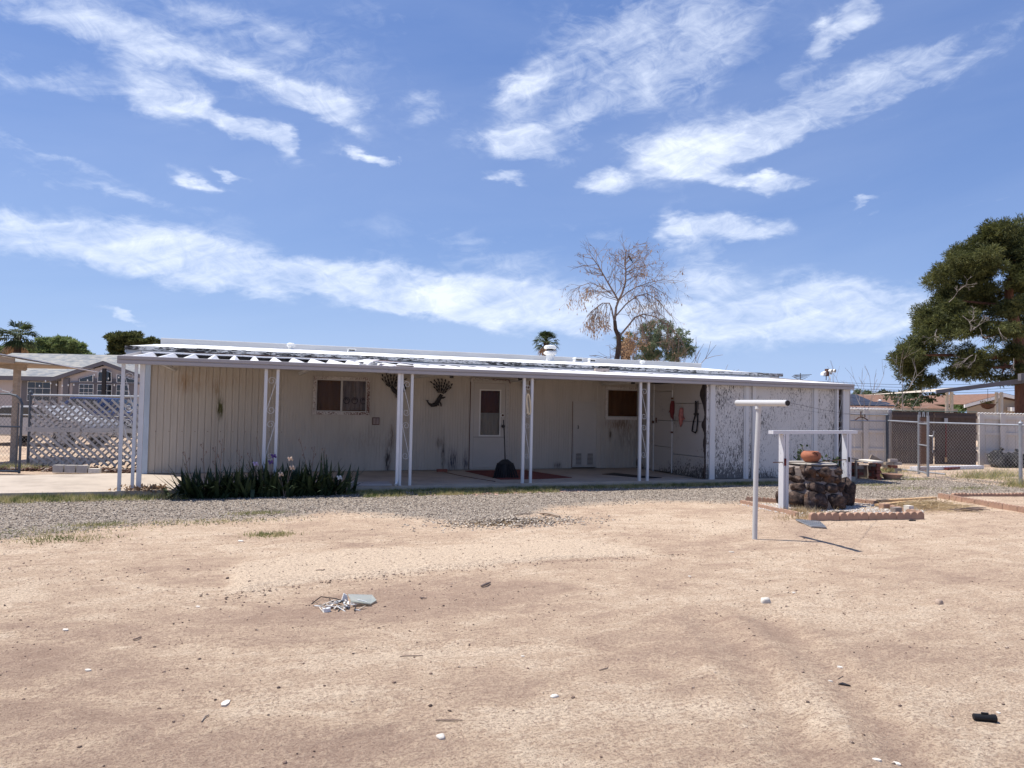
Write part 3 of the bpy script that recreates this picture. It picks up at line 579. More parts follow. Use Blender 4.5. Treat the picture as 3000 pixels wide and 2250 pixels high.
def curtain(x0, x1, z0, z1, y, mat, name, par, folds=9, amp=.015):
    n = folds*6; vs = []
    for i in range(n+1):
        t = i/n; q = x0+(x1-x0)*t; d = amp*math.sin(t*folds*2*math.pi)
        vs += [(q, y+d, z0), (q, y+d, z1)]
    mb = MB(); mb.add(vs, [(2*i, 2*i+2, 2*i+3, 2*i+1) for i in range(n)]); return mb.build(name, mat, par)
curtain(1.45, 1.98, 1.33, 2.03, WY+.07, BLIND, 'blind', w1, 5, .008)
cu = curtain(2.02, 2.53, 1.38, 2.03, WY+.05, CURT, 'curtain', w1, 6)
pr = MB()
for cx in (2.10, 2.27, 2.45):
    c_ = Vector((cx, WY+.03, 1.58))
    for r_, aa in ((.06, (2.4, 7.0)), (.03, (0, 3.1))):
        pr.tube([(c_.x+r_*math.cos(a), c_.y, c_.z+r_*1.15*math.sin(a)) for a in np.linspace(aa[0], aa[1], 10)], .006, 4)
    for k in range(5): pr.tube([(c_.x-.03+.015*k, c_.y, c_.z+.04+.015*(k % 2)), (c_.x-.025+.015*k, c_.y, c_.z+.065)], .005, 4)
pr.build('curtain_print', PRINT, w1)
curtain(8.2, 9.24, 1.3, 2.0, WY+.06, BLIND, 'blind', w2, 7, .01)
# entry door
x0, x1 = 4.88, 5.62
dr = MB(); zg0, zg1 = .87, 1.87; gx0, gx1 = 5.03, 5.49
dr.box(x0, x1, WY-.015, WY+.025, .15, zg0-.002); dr.box(x0, x1, WY-.015, WY+.025, zg1, 2.03); dr.box(x0, gx0, WY-.015, WY+.025, zg0, zg1); dr.box(gx1, x1, WY-.015, WY+.025, zg0, zg1)
door = dr.build('door', DOORM, home)
mb = MB(); frame(mb, gx0-.025, gx1+.025, zg0-.025, zg1+.025, .03, WY-.026, WY-.016); mb.build('glass_trim', simple('door_trim', (.62, .6, .57), .05), door)
MB().box(gx0, gx1, WY-.004, WY, zg0, zg1).build('pane', GLASS, door)
curtain(gx0, gx1, zg0, zg0+.50, WY+.03, CURTLOW, 'curtain', door, 4, .006); curtain(gx0, gx1, zg0+.5, zg1, WY+.06, RUG, 'blind', door, 3, .005)
MB().box(x0, x1, WY-.0185, WY-.0155, zg0-.045, zg0-.038).build('kick_line', DARK, door)
def disc(mb, c, r_, y0, y1, n=14):
    mb.add([(c[0]+r_*math.cos(2*math.pi*k/n), y, c[1]+r_*math.sin(2*math.pi*k/n)) for y in (y0, y1) for k in range(n)], [tuple(range(n)), tuple(range(2*n-1, n-1, -1))]+[(k, (k+1) % n, n+(k+1) % n, n+k) for k in range(n)])
mb = MB(); disc(mb, (5.555, 1.32), .042, WY-.035, WY-.015); mb.build('deadbolt_plate', BULB, door); mb = MB(); disc(mb, (5.555, 1.32), .027, WY-.05, WY-.036); mb.build('deadbolt', RUST, door)
mb = MB(); disc(mb, (5.56, 1.075), .02, WY-.06, WY-.015); disc(mb, (5.56, 1.075), .038, WY-.085, WY-.06); mb.build('knob', DARK, door)
mb = MB(); mb.box(4.80, 4.875, WY-.022, WY+.02, .12, 2.10); mb.box(5.625, 5.70, WY-.022, WY+.02, .12, 2.10); mb.box(4.80, 5.70, WY-.024, WY+.02, 2.035, 2.10); mb.box(4.8, 5.7, WY-.05, WY+.02, .11, .145)
fr_ = mb.build('door_frame', DOORM, home)
sb = MB()
for k in range(18): sb.box(5.672, 5.682, WY-.027, WY-.0225, .2+k*.105, .21+k*.105)
for k in range(8): sb.box(4.86+k*.1, 4.87+k*.1, WY-.028, WY-.0245, 2.075, 2.085)
sb.build('frame_screws', RUST, fr_, kind='stuff')
mb = MB(); mb.tube([(4.80, WY-.06, 2.05), (4.80, WY-.06, 2.10), (4.83, WY-.07, 2.125), (5.68, WY-.07, 2.11), (5.71, WY-.06, 2.085), (5.71, WY-.06, 2.04)], .018, 6); mb.build('drip_cap', FRAMEM, fr_)
MB().box(4.79, 4.80, WY-.026, WY-.0, .12, 2.06).build('rust_line', RUST, fr_)
# water-heater closet
mb = MB(); mb.box(7.335, 7.895, WY-.018, WY+.02, .17, 1.64); cd_ = mb.build('closet_door', DOORM, home)
for vx in (7.40, 7.70):
    mb = MB()
    for k in range(9): mb.obox((vx, WY-.024, .205+k*.03), (vx+.14, WY-.024, .205+k*.03), .010, .016, (0, .5, 1))
    mb.build('louvre', DOORM, cd_); MB().box(vx, vx+.14, WY-.0205, WY-.0185, .19, .46).build('vent_back', DARK, cd_)
mb = MB(); mb.tube([(7.44, WY-.025, 1.12), (7.445, WY-.04, 1.07), (7.44, WY-.025, 1.03)], .008, 5); mb.build('latch', DARK, cd_)
mb = MB(); frame(mb, 7.305, 7.925, .135, 1.67, .028, WY-.016, WY+.02); mb.build('closet_frame', DOORM, home)
MB().box(7.296, 7.304, WY-.02, WY, .135, 1.67).build('closet_gap', RUST, home)
# outlet box
mb = MB(); mb.box(2.64, 2.79, WY-.03, WY-.01, 1.075, 1.235); ob = mb.build('outlet_box', RUST, home)
mb = MB(); mb.box(2.655, 2.71, WY-.038, WY-.031, 1.09, 1.22); mb.box(2.72, 2.775, WY-.038, WY-.031, 1.09, 1.22); mb.build('outlet_flap', simple('outlet_flap_grey', (.25, .2, .19)), ob)
# porch light
mb = MB(); mb.box(6.0, 6.16, WY-.14, WY-.10, 1.95, 2.19); mb.box(6.02, 6.14, WY-.10, WY-.02, 1.98, 2.2); li = mb.build('porch_light', RUST, home)
MB().box(6.05, 6.13, WY-.146, WY-.141, 1.98, 2.15).build('light_pane', CURTLOW, li)

# ------------------------------------------------------------------ patio cover
FX0, FX1, FY = -1.76, 12.83, -.12
cover = thing('patio_cover', 'long metal porch roof with grey fascia on paired white scroll posts along the trailer', 'patio cover', (5.5, 0, SZ))
def fascia(a, b, dz=0):
    mb = MB()
    pr_ = [(FY-.03, 2.052), (FY-.03, 2.10), (FY-.018, 2.108), (FY-.018, 2.115), (FY-.036, 2.122), (FY-.036, 2.168), (FY+.012, 2.175), (FY+.012, 2.168), (FY-.0, 2.16), (FY-.0, 2.06), (FY+.05, 2.055), (FY+.05, 2.048)]
    mb.prism([(y, z+dz) for y, z in pr_], 'x', a, b); mb.build('fascia', FASCIA, cover)
fascia(FX0, 2.40, .004); fascia(2.404, 10.04, .0); fascia(10.044, FX1, -.004)
mb = MB(); mb.prism([(FY, 2.06), (FY, 2.168), (WY-.1, 2.425), (WY-.1, 2.30)], 'x', FX0-.012, FX0+.004); mb.build('side_fascia', FASCIA, cover)
mb = MB(); mb.prism([(FY, 2.06), (FY, 2.168), (WY-.1, 2.425), (WY-.1, 2.30)], 'x', FX1-.004, FX1+.012); mb.build('side_fascia', FASCIA, cover)
def pan(a, w, zf, zb, hf, hb, tw, bw):          # trapezoid-rib roof pan, ribs fore and aft
    y0, y1 = FY+.01, WY-.09; mb = MB(); vs = []
    xs_ = [a, a+bw*.5, a+w/2-tw/2, a+w/2+tw/2, a+w-bw*.5, a+w]; hs_ = [0, 0, 1, 1, 0, 0]
    for y, z, h in ((y0, zf, hf), (y1, zb, hb)):
        for q, k in zip(xs_, hs_): vs.append((q, y, z+h*k))
        for q, k in zip(xs_, hs_): vs.append((q, y, z+h*k-.006))
    fs = []
    for i in range(5): fs += [(i, i+1, 12+i+1, 12+i), (6+i, 18+i, 18+i+1, 6+i+1), (i, 6+i, 6+i+1, i+1), (12+i, 12+i+1, 18+i+1, 18+i)]
    return mb.add(vs, fs)
x = FX0+.005; k = 0
while x < 2.38:
    w = .366; mb = pan(x, w-.001, 2.075, 2.245, .10, .172, .035, .05); mb.build('roof_pan', PANM, cover); x += w; k += 1
xL = x
x = xL+.002
while x < FX1-.05:
    w = min(.345, FX1-x); mb = pan(x, w-.001, 2.125, 2.335, .045, .06, .05, .10); mb.build('roof_pan', PANM, cover); x += .345
mb = MB()                                       # wavy white flashing laid over the backs of the pans
def wavy(a, b, y0, y1, z, amp, nm, mat=PANM, th=.026):
    n = int((b-a)/.12); vs = []
    for i in range(n+1):
        q = a+(b-a)*i/n; dz_ = amp*mn.noise(Vector((q*1.7, 3.3, y0)))
        vs += [(q, y0, z+dz_), (q, y1, z+dz_+.01), (q, y1, z+dz_+.01-th), (q, y0, z+dz_-th)]
    fs = [(4*i+j, 4*i+(j+1) % 4, 4*i+4+(j+1) % 4, 4*i+4+j) for i in range(n) for j in range(4)]+[(0, 1, 2, 3), tuple(4*n+j for j in (3, 2, 1, 0))]
    m2 = MB(); m2.add(vs, fs); return m2.build(nm, mat, cover)
wavy(FX0, xL+.1, WY-.16, WY-.064, 2.425, .016, 'flashing'); wavy(xL+.1, FX1, WY-.2, WY-.08, 2.412, .012, 'flashing')
MB().box(FX0, FX1, WY-.05, WY-.034, 2.2, 2.40).build('back_shade_strip', DARK, cover)  # dark strip standing in for the shaded gap behind the pan ribs
MB().prism([(FY+.02, 2.06), (FY+.02, 2.17), (WY-.09, 2.40), (WY-.09, 2.23)], 'x', xL-.004, xL+.001).build('sun_leak_strip', PANM, cover)  # strip added to block sun leaking through the joint of the roof halves
# loose sheets by the joint of the two halves
mb = MB(); mb.obox((2.0, .2, 2.245), (2.45, 1.9, 2.40), .30, .006); mb.build('loose_sheet', PANM, cover)
mb = MB(); mb.obox((2.35, .9, 2.325), (2.62, .3, 2.28), .22, .006); mb.build('rusty_scrap', simple('rusty_pink_scrap', (.42, .22, .16), .2), cover)
mb = MB(); mb.box(2.55, 2.85, -.11, .0, 2.178, 2.20); mb.build('shim_board', simple('shim_tan', (.30, .24, .2), .2), cover)
# posts and scrolls
def post(x, z1=2.05, w=.045):
    mb = MB(); mb.box(x-w/2, x+w/2, -.065, -.02, SZ, z1); return mb.build('post', POSTM, cover)
def spiral(cx, cz, r0_, turns, a0, sgn, n=22):
    return [(cx+r0_*(1-.72*t)*math.cos(a0+sgn*turns*2*math.pi*t), -.042, cz+r0_*(1-.72*t)*math.sin(a0+sgn*turns*2*math.pi*t)) for t in np.linspace(0, 1, n)]
def scroll(x0_, x1_, flip=False):
    xm_ = (x0_+x1_)/2; hw = (x1_-x0_)/2-.022
    def S_(zc, h, twist):
        top = spiral(xm_, zc+h/2-hw, hw*.95, 1.25, math.pi if flip else 0, -1 if flip else 1)
        bot = spiral(xm_, zc-h/2+hw, hw*.95, 1.25, 0 if flip else math.pi, -1 if flip else 1)
        mb = MB(); s_ = -1 if flip else 1
        mb.tube(list(reversed(top)), .0042, 5)
        a_ = Vector(top[0]); b_ = Vector(bot[0]); m = 16; pts = [a_.lerp(b_, t) for t in np.linspace(0, 1, m)]
        mb.tube(pts, [.0042+.002*(i % 2) for i in range(m)], 5); mb.tube(bot, .0042, 5); mb.build('scroll', POSTM, cover)
    S_(1.62, .62, 1); S_(.88, .66, 1)
pairs = [(-1.69, -1.51), (.40, .585), (2.66, 2.84), (4.96, 5.12), (7.44, 7.62), (12.44, 12.62)]
for i, (a, b) in enumerate(pairs):
    post(a, w=.05 if i != 2 else .045); post(b); scroll(a, b, flip=(i in (0, 2, 3, 4)))
mb = MB(); mb.box(2.585, 2.632, -.07, -.02, .18, 2.06); mb.tube([(2.61, -.045, .2), (2.60, -.07, .15), (2.58, -.12, .12)], .024, 6); mb.build('downspout', WHITE, cover)
mb = MB(); mb.box(-1.465, -1.395, .0, .05, .14, 2.06); mb.build('downspout', WHITE, cover)
mb = MB(); mb.box(-1.46, -1.40, -.005, .055, SZ, .139); mb.build('post_shoe', DARK, cover)
for hx in (3.72, 5.1, 7.6): MB().box(hx-.03, hx+.03, .5, .56, 2.03, 2.10).build('hanger_clip', DARK, cover)
for bx in np.arange(-1.2, 12.6, 2.3): MB().box(bx, bx+.05, 0.0, WY-.08, 2.07, 2.12).build('rafter', simple('rafter_paint', (.5, .47, .43)) if 'rafter_paint' not in MATS else MATS['rafter_paint'], cover)
# ------------------------------------------------------------------ storage shed under the right end
shed = thing('storage_shed', 'white plywood storage shed with badly peeling paint under the right end of the porch roof', 'shed', (11, 0, SZ))
SX = 9.02
def bx(nm, mat, *a): return MB().box(*a).build(nm, mat, shed)
bx('wall_panel', SHEDP, 9.03, 9.10, .0, .03, SZ, 2.06); bx('wall_panel', SHEDP, 9.22, 9.955, .0, .03, SZ+.01, 2.06)
bx('wall_panel', SHEDP2, 10.08, 10.165, .005, .03, SZ+.01, 2.06); bx('wall_panel', SHEDP2, 10.262, 11.20, .0, .03, SZ+.01, 2.06); bx('wall_panel', SHEDP2, 11.204, 11.77, .0, .03, SZ+.01, 2.06)
bx('wall_panel', SHEDP, 11.90, 12.40, .0, .03, SZ+.01, 2.06); bx('wall_panel', RUST, 12.45, 12.62, .06, .08, SZ, 2.06)
for a, b, d in ((9.10, 9.22, .035), (9.957, 9.99, .02), (9.992, 10.07, .03), (10.168, 10.195, .03), (10.198, 10.258, .02), (11.772, 11.80, .01), (11.803, 11.90, .035), (12.402, 12.43, .02)):
    bx('batten', BATTEN, a, b, -.002-d, .03, SZ-.0, 2.055)
bx('corner_board', BATTEN, 12.64, 12.80, -.035, .06, SZ, 2.10)
mb = MB(); mb.prism([(-.03, 2.10), (2.75, 2.22), (2.75, SZ), (-.03, SZ)], 'x', 12.80, 12.83); mb.build('end_wall', SHEDS, shed)
# side wall facing left, three columns of boards and a door
for a, b, zs in ((1.98, 2.76, (SZ, .78, 1.37, 1.93, 2.12)), (.02, 1.19, (SZ, .55, 1.28, 1.66, 2.12))):
    for z0, z1 in zip(zs[:-1], zs[1:]): bx('side_panel', SHEDS, 9.0, 9.028, a, b, z0+.005, z1-.005)
bx('side_trim', BATTEN, 8.985, 9.0, 1.955, 1.99, SZ, 2.10)
sd_ = bx('shed_door', SHEDS, 8.992, 9.02, 1.225, 1.95, .13, .68)
for z0, z1 in ((.69, 1.27), (1.28, 1.92)): MB().box(8.992, 9.02, 1.225, 1.95, z0, z1).build('door_board', SHEDS, sd_)
MB().box(8.985, 8.995, 1.19, 1.222, .12, 1.95).build('door_stile', BATTEN, sd_); MB().box(8.99, 9.02, 1.2, 1.97, 1.93, 2.10).build('door_head', SHEDS, sd_)
MB().box(8.975, 8.99, 1.955, 2.03, 1.2, 1.26).build('hasp', RUST, sd_); MB().box(8.96, 8.985, 1.83, 1.85, 1.22, 1.33).build('handle', RUST, sd_)
for hz in (1.0, 1.75): MB().box(8.98, 8.99, 1.16, 1.25, hz, hz+.04).build('hinge', RUST, sd_)
mb = MB(); zs_ = np.linspace(.12, 2.05, 60); vs_ = []
for z in zs_:
    w_ = .05*max(0, mn.noise(Vector((z*3.1, 1, 0)))+.15)+.10*math.exp(-((z-1.85)/.22)**2)+.05*math.exp(-((z-1.2)/.12)**2)+.006+.02*abs(mn.noise(Vector((z*14, 5, 0))))
    vs_ += [(8.993, .0, z), (8.993, .0+w_*1.6, z), (9.03, .0+w_*1.6, z), (9.03, .0, z)]
n_ = len(zs_); mb.add(vs_, [(4*i+j, 4*i+(j+1) % 4, 4*i+4+(j+1) % 4, 4*i+4+j) for i in range(n_-1) for j in range(4)]+[(0, 1, 2, 3), tuple(4*(n_-1)+j for j in (3, 2, 1, 0))])
mb.build('rotten_corner', simple('rotten_wood', (.04, .03, .027), .4, 9), shed)
# hanging things on the side wall
def onwall(y, z, pts, x=8.975): return [(x, y+a, z+b) for a, b in pts]
for i, (px, py, ln, lab) in enumerate(((1972, 1197, 1, 'dark red glove hanging fingers down, nearer the hasp of the shed door'), (1998, 1218, 1, 'pink and red glove hanging lower, right of the dark red one on the shed door'))):
    v = ray(px, py); t = (8.985-CAM[0])/v[0]; p = CAM+v*t; y, z = p[1], p[2]
    g = thing('work_glove', lab, 'glove', (8.975, y, z), 'gloves hanging on the shed door')
    mb = MB(); s_ = -1 if i == 0 else 1
    mb.tube([(8.975, y, z+.17), (8.965, y, z+.10), (8.96, y, z), (8.965, y+.01, z-.10), (8.97, y+.02, z-.17), (8.975, y+.03*s_, z-.24)], [.035, .05, .055, .05, .035, .012], 8)
    mb.tube([(8.965, y+.05*s_*-1, z-.02), (8.965, y-.10*s_, z-.07), (8.97, y-.12*s_, z-.055)], [.025, .02, .012], 6)
    mb.build('glove_body', RED if i == 0 else simple('pink_glove', (.33, .12, .10), .3, 20), g, smooth=True)
    mb = MB(); mb.tube([(8.975, y, z+.17), (8.98, y-.01, z+.22), (8.985, y-.02, z+.27)], .005, 4); mb.build('hanging_loop', STRAW, g)
v = ray(2033, 1220); t = (8.985-CAM[0])/v[0]; p = CAM+v*t; y, z = p[1], p[2]
g = thing('garden_shears', 'black long handled shears hanging on the shed side wall beside the rotten corner', 'shears', (8.975, y, z))
mb = MB(); mb.tube([(8.97, y-.08, z-.34), (8.97, y+.04, z-.31), (8.97, y+.0, z-.12), (8.97, y-.07, z+.03)], .016, 6); mb.tube([(8.97, y-.08, z-.34), (8.965, y-.13, z-.30), (8.965, y-.16, z-.10), (8.97, y-.14, z+.03)], .016, 6)
mb.build('handle', BLACKP, g); mb = MB(); mb.box(8.955, 8.985, y-.17, y-.03, z+.03, z+.07); mb.box(8.96, 8.98, y-.08, y-.06, z+.07, z+.33); mb.box(8.96, 8.98, y-.13, y-.115, z+.07, z+.31); mb.tube([(8.97, y-.13, z+.31), (8.97, y-.17, z+.33), (8.97, y-.19, z+.15)], .005, 4); mb.build('blades', DARK, g)
# wall ornaments: cut sheet metal
def ornament(px, py, flip, lab, tailbird):
    c = Yp(px, py, WY); cx, cz = c[0], c[2]; y = WY-.05
    g = thing('wall_ornament', lab, 'ornament', (cx, y, cz), 'black sheet metal wall ornaments beside the door')
    f_ = -1 if flip else 1
    def X(a, b): return (cx+f_*a, y, cz+b)
    mb = MB(); root = (.0, -.10)
    for ring, (rr, cnt) in enumerate(((.17, 5), (.24, 7), (.31, 8), (.38, 7))):
        for k in range(cnt):
            a = R(42+ring*2+(95-ring*3)*(k+.5*(ring % 2))/max(1, cnt-1)) if tailbird else R(40+(78)*(k+.5*(ring % 2))/max(1, cnt-1))
            q = (root[0]+rr*math.cos(a), root[1]+rr*math.sin(a)); b = (root[0]+(rr-.055)*math.cos(a-.05), root[1]+(rr-.055)*math.sin(a-.05))
            mb.tube([X(*b), X((b[0]+q[0])/2, (b[1]+q[1])/2), X(*q), X(q[0]+.018*math.cos(a), q[1]+.018*math.sin(a))], [.003, .013, .018, .004], 6)
            mb.tube([X(root[0]+.08*math.cos(a), root[1]+.08*math.sin(a)), X(*b)], .0035, 4)
    mb.build('plume', DARK, g)
    mb = MB()
    if tailbird:
        mb.tube([X(.02, -.03), X(-.05, -.12), X(-.12, -.16), X(-.2, -.15)], [.03, .05, .06, .02], 8); mb.tube([X(-.18, -.15), X(-.24, -.13), X(-.28, -.06), X(-.27, .01), X(-.24, .02)], [.035, .025, .022, .022, .008], 7)
        mb.tube([X(-.11, -.2), X(-.12, -.3)], .012, 5); mb.tube([X(-.08, -.2), X(-.09, -.27)], .01, 5)
    else:
        mb.tube([X(.03, -.06), X(.0, -.12), X(-.04, -.2), X(-.10, -.28), X(-.18, -.30), X(-.25, -.26), X(-.29, -.2)], [.035, .045, .045, .05, .035, .018, .01], 8, True)
        mb.tube([X(-.31, -.19), X(-.29, -.2), X(-.25, -.19)], [.004, .012, .004], 5); mb.tube([X(0, -.13), X(.07, -.13), X(.12, -.11)], [.03, .022, .01], 6); mb.tube([X(-.02, -.2), X(.02, -.26), X(.03, -.32)], [.018, .014, .012], 6); mb.tube([X(-.05, -.23), X(-.03, -.30)], .014, 6)
    mb.build('figure', DARK, g)
ornament(1148, 1128, True, 'black metal bird with a fan of feathers, on the wall behind the second downspout', True)
ornament(1288, 1148, False, 'black metal mermaid with flaring hair and curled tail on the wall left of the door', False)

# ------------------------------------------------------------------ things on the patio
rug = thing('rug', 'worn red brown rug on the patio in front of the door', 'rug', (5.1, 1.5, SZ))
MB().prism([(4.62, 2.5), (4.78, .62), (5.6, .60), (6.35, .75), (6.0, 2.55)], 'z', SZ+.002, SZ+.012).build('rug_pile', RUG, rug)
mt = thing('doormat', 'black mat lying on the patio near the right hand posts', 'mat', (7.8, .8, SZ))
MB().prism([(7.35, 1.35), (7.9, .35), (8.25, .42), (7.75, 1.55)], 'z', SZ+.002, SZ+.012).build('mat_rubber', BLACKP, mt)
bk = thing('loose_brick', 'single red brick left on the patio against the wall, left of the rug', 'brick', (4.1, 2.4, SZ))
MB().obox((3.98, 2.45, SZ+.03), (4.2, 2.42, SZ+.03), .10, .055).build('brick_body', BRICK, bk)
cd2 = MB(); cd2.tube([(4.12, 2.35, SZ+.006), (4.2, 1.6, SZ+.006), (4.35, .9, SZ+.006), (4.55, .3, SZ+.006)], .006, 5); props(cd2.build('cord', RUST), 'thin red brown cord lying across the patio from the loose brick', 'cord')
pd = thing('step_board', 'pale grey board lying on the slab edge right of the iris bed', 'board', (2.1, .0, SZ))
MB().prism([(1.72, .02), (1.75, .42), (2.55, .42), (2.52, -.1)], 'z', SZ+.004, SZ+.03).build('board_body', simple('pale_board', (.40, .37, .36), .05), pd)
rk = thing('yard_broom', 'black fan shaped broom standing by the pair of posts right of the door', 'broom', (5.15, .9, SZ))
mb = MB(); mb.tube([(4.98, .95, .42), (4.97, 1.0, .9), (4.96, 1.05, 1.25)], .012, 6); mb.build('broom_handle', DARK, rk)
mb = MB(); mb.prism([(4.80, .38), (5.14, .38), (5.02, .47), (4.92, .47)], 'y', .9, .95); mb.build('broom_head', BLACKP, rk)
for k in range(30):
    a = -.9+1.8*k/29; mb = MB(); mb.obox((4.97+a*.18, .92, .40), (4.97+a*.30, .86+.03*math.sin(k*2.1)**2, SZ+.012), .020, .012); mb.build('bristle', BLACKP, rk)
hc = thing('cord_hank', 'cream coil of cord hung in the scrollwork of the third pair of posts', 'cord', (5.04, -.06, 1.55))
mb = MB(); mb.tube([(5.045+.035*math.cos(a)-.02*math.sin(a), -.075, 1.57+.19*math.sin(a)) for a in np.linspace(0, 2*math.pi, 18)], .016, 6); mb.tube([(5.02, -.075, 1.39), (5.03, -.075, 1.50)], .014, 6); mb.build('cord_ring', simple('cream_cord', (.62, .52, .36), .1), hc)
bb = thing('roof_brick', 'pale brick lying on the porch roof by the trailer eave', 'brick', (7.85, 2.5, 2.38))
MB().obox((7.72, 2.50, 2.405), (8.05, 2.45, 2.41), .12, .075).build('brick_body', BRICKP, bb)
# dead leaves at the foot of the left posts
P = np.array([(random.gauss(-1.5, .12) if random.random() < .4 else random.gauss(-1.2, .09), random.gauss(-.05, .04), SZ+random.uniform(0, .07)) for _ in range(240)])
V, Fq2 = leaves(P, np.full(len(P), .06), np.full(len(P), .035)); npmesh('dead_leaves', V, Fq2, DRYL, kind='stuff', label='dry brown leaves caught at the foot of the left posts', cat='leaves')

# ------------------------------------------------------------------ iris bed
def leafmesh(nm, ln, lean, curl, w):
    n = 7; vs = []
    for i in range(n+1):
        t = i/n; x = lean*t+curl*t**3; z = ln*(t-.45*max(0, curl)*t**3-.1*lean*t*t); ww = w*(1-t**2.2)*(.75+.5*t)
        vs += [(x, -ww/2, z), (x+.003, 0, z+.002), (x, ww/2, z)]
    fs = []
    for i in range(n): fs += [(3*i, 3*i+1, 3*i+4, 3*i+3), (3*i+1, 3*i+2, 3*i+5, 3*i+4)]
    me = bpy.data.meshes.new(nm); me.from_pydata(vs, [], fs); return me
LM = [leafmesh('iris_leaf_mesh', random.uniform(.46, .68), random.uniform(.02, .3), random.choice((0, 0, .08, .22, .4)), random.uniform(.045, .068)) for _ in range(12)]
for me in LM[:11]: me.materials.append(IRISG)
LM[11].materials.append(IRISD)
spots = [(-.62, -.30, 'spreading dark iris clump at the left end of the bed'), (-.36, -.36, 'iris clump second from the left with tall dry seed stalks'), (-.06, -.33, 'iris clump left of the second post pair with one bare stalk'), (.20, -.38, 'iris clump with pale lilac bloom, just left of the second post pair'),
         (.48, -.33, 'iris clump with dark purple blooms right in front of the second post pair'), (.74, -.38, 'iris clump with cream blooms just right of the second post pair'), (1.0, -.32, 'iris clump with a yellow bent leaf, below the window'), (1.26, -.35, 'tall upright iris clump near the right end of the bed'), (1.58, -.28, 'small iris clump at the right end of the bed with white bloom')]
def bloom(px, mat, par, s=.035):
    mb = MB(); p = Vector(px)
    for k in range(6):
        a = k*math.pi/3; up = .9 if k % 2 else -.5; q = p+Vector((math.cos(a)*s*.9, math.sin(a)*s*.9, s*up))
        mb.tube([p, (p+q)/2+Vector((math.cos(a)*s*.3, math.sin(a)*s*.3, s*.2)), q], [s*.15, s*.42, s*.1], 5)
    mb.build('bloom', mat, par)
def stalk(par, x, y, h, lean, side=0, flower=None, buds=True):
    mb = MB(); p0 = (x, y, .02); p1 = (x+lean*.4, y, h*.5); p2 = (x+lean, y-.01, h); mb.tube([p0, p1, p2], [.007, .006, .004], 5)
    if buds:
        for k in range(3):
            t = .62+.13*k; q = Vector(p1).lerp(Vector(p2), (t-.5)*2); sd = 1 if k % 2 else -1
            e = q+Vector((sd*.035, 0, .05)); mb.tube([q, e], .003, 4); mb.tube([e, e+Vector((.0, 0, .02)), e+Vector((0, 0, .035))], [.005, .012, .004], 5)
    o = mb.build('flower_stalk', TWIG, par)
    if flower: bloom((p2[0], p2[1], p2[2]+.02), flower, par, .045)
for i, (x, y, lab) in enumerate(spots):
    pl = thing('iris_plant', lab, 'iris', (x, y, 0), 'iris plants in the bed at the slab edge')
    nl = 62 if i not in (8,) else 30
    for k in range(nl):
        me = LM[11] if (k == 3 and i in (1, 5, 6)) else random.choice(LM[:11]); o = rawobj('leaf', me, pl)
        a = random.uniform(0, 2*math.pi)
        if i == 0 and k % 3: a = random.gauss(math.pi, .6)
        if i == 8 and k % 2: a = random.gauss(0, .5)
        o.location = (random.gauss(0, .13), random.gauss(.02, .07), 0); tl = abs(random.gauss(.22, .2)) if i else abs(random.gauss(.45, .3))
        o.rotation_euler = (0, tl, a); o.rotation_mode = 'XYZ'
        sc_ = random.uniform(.62, 1.08)*(1.04 if i in (7, 4) else .92); o.scale = (sc_, 1.15, sc_)
        o.rotation_euler = Matrix.Rotation(a, 3, 'Z').__matmul__(Matrix.Rotation(tl, 3, 'Y')).to_euler()
    if i == 0: stalk(pl, x-.05, y, .72, -.1)
    if i == 1: stalk(pl, x-.1, y, .86, -.05); stalk(pl, x+.1, y, .92, .03); stalk(pl, x+.05, y-.02, .8, -.02)
    if i == 2: stalk(pl, x+.1, y, .75, -.02); stalk(pl, x+.22, y, .70, .03)
    if i == 3: stalk(pl, x+.05, y-.05, .5, .02, flower=LILAC, buds=False)
    if i == 4: stalk(pl, x-.0, y-.1, .62, .06, flower=PURPLE, buds=False); stalk(pl, x+.02, y-.08, .52, -.0, flower=PURPLE, buds=False); stalk(pl, x-.05, y-.05, .95, -.16, buds=False)
    if i == 5: stalk(pl, x+.0, y-.12, .58, .05, flower=PEACH, buds=False); stalk(pl, x-.02, y-.14, .44, .10, flower=PEACH, buds=False); stalk(pl, x-.03, y-.14, .34, -.06, flower=PEACH, buds=False)
    if i == 6: stalk(pl, x+.15, y, .95, -.22); stalk(pl, x+.12, y, .8, .06)
    if i == 7: stalk(pl, x+.05, y, .78, .03)
    if i == 8: stalk(pl, x-.05, y-.12, .26, .05, flower=BULB, buds=False)

# ------------------------------------------------------------------ weeds and dry grass
def grass(n, fn, h, mat, nm, lab, w=.010):
    P = np.array([fn() for _ in range(n)]); P[:, 2] = gz(P[:, 0], P[:, 1])-.003 if P.shape[1] > 2 else 0
    d = rng.normal(size=(n, 3))*.55; d[:, 2] = np.abs(rng.normal(1, .25, n)); d /= np.linalg.norm(d, axis=1)[:, None]
    L = (h*rng.uniform(.4, 1.3, n))[:, None]; s_ = np.cross(d, rng.normal(size=(n, 3))); s_ /= np.linalg.norm(s_, axis=1)[:, None]
    V = np.stack([P-s_*w/2, P+s_*w/2, P+d*L], 1).reshape(-1, 3); npmesh(nm, V, np.arange(3*n).reshape(-1, 3), mat, kind='stuff', label=lab, cat='weeds')
def patch(cx, cy, sx, sy): return lambda: (random.gauss(cx, sx), random.gauss(cy, sy), 0.0)
def pp(px, py, sx, sy):
    q = Zp(px, py); return patch(q[0], q[1], sx, sy)
def multi(*fs):
    return lambda: random.choice(fs)()
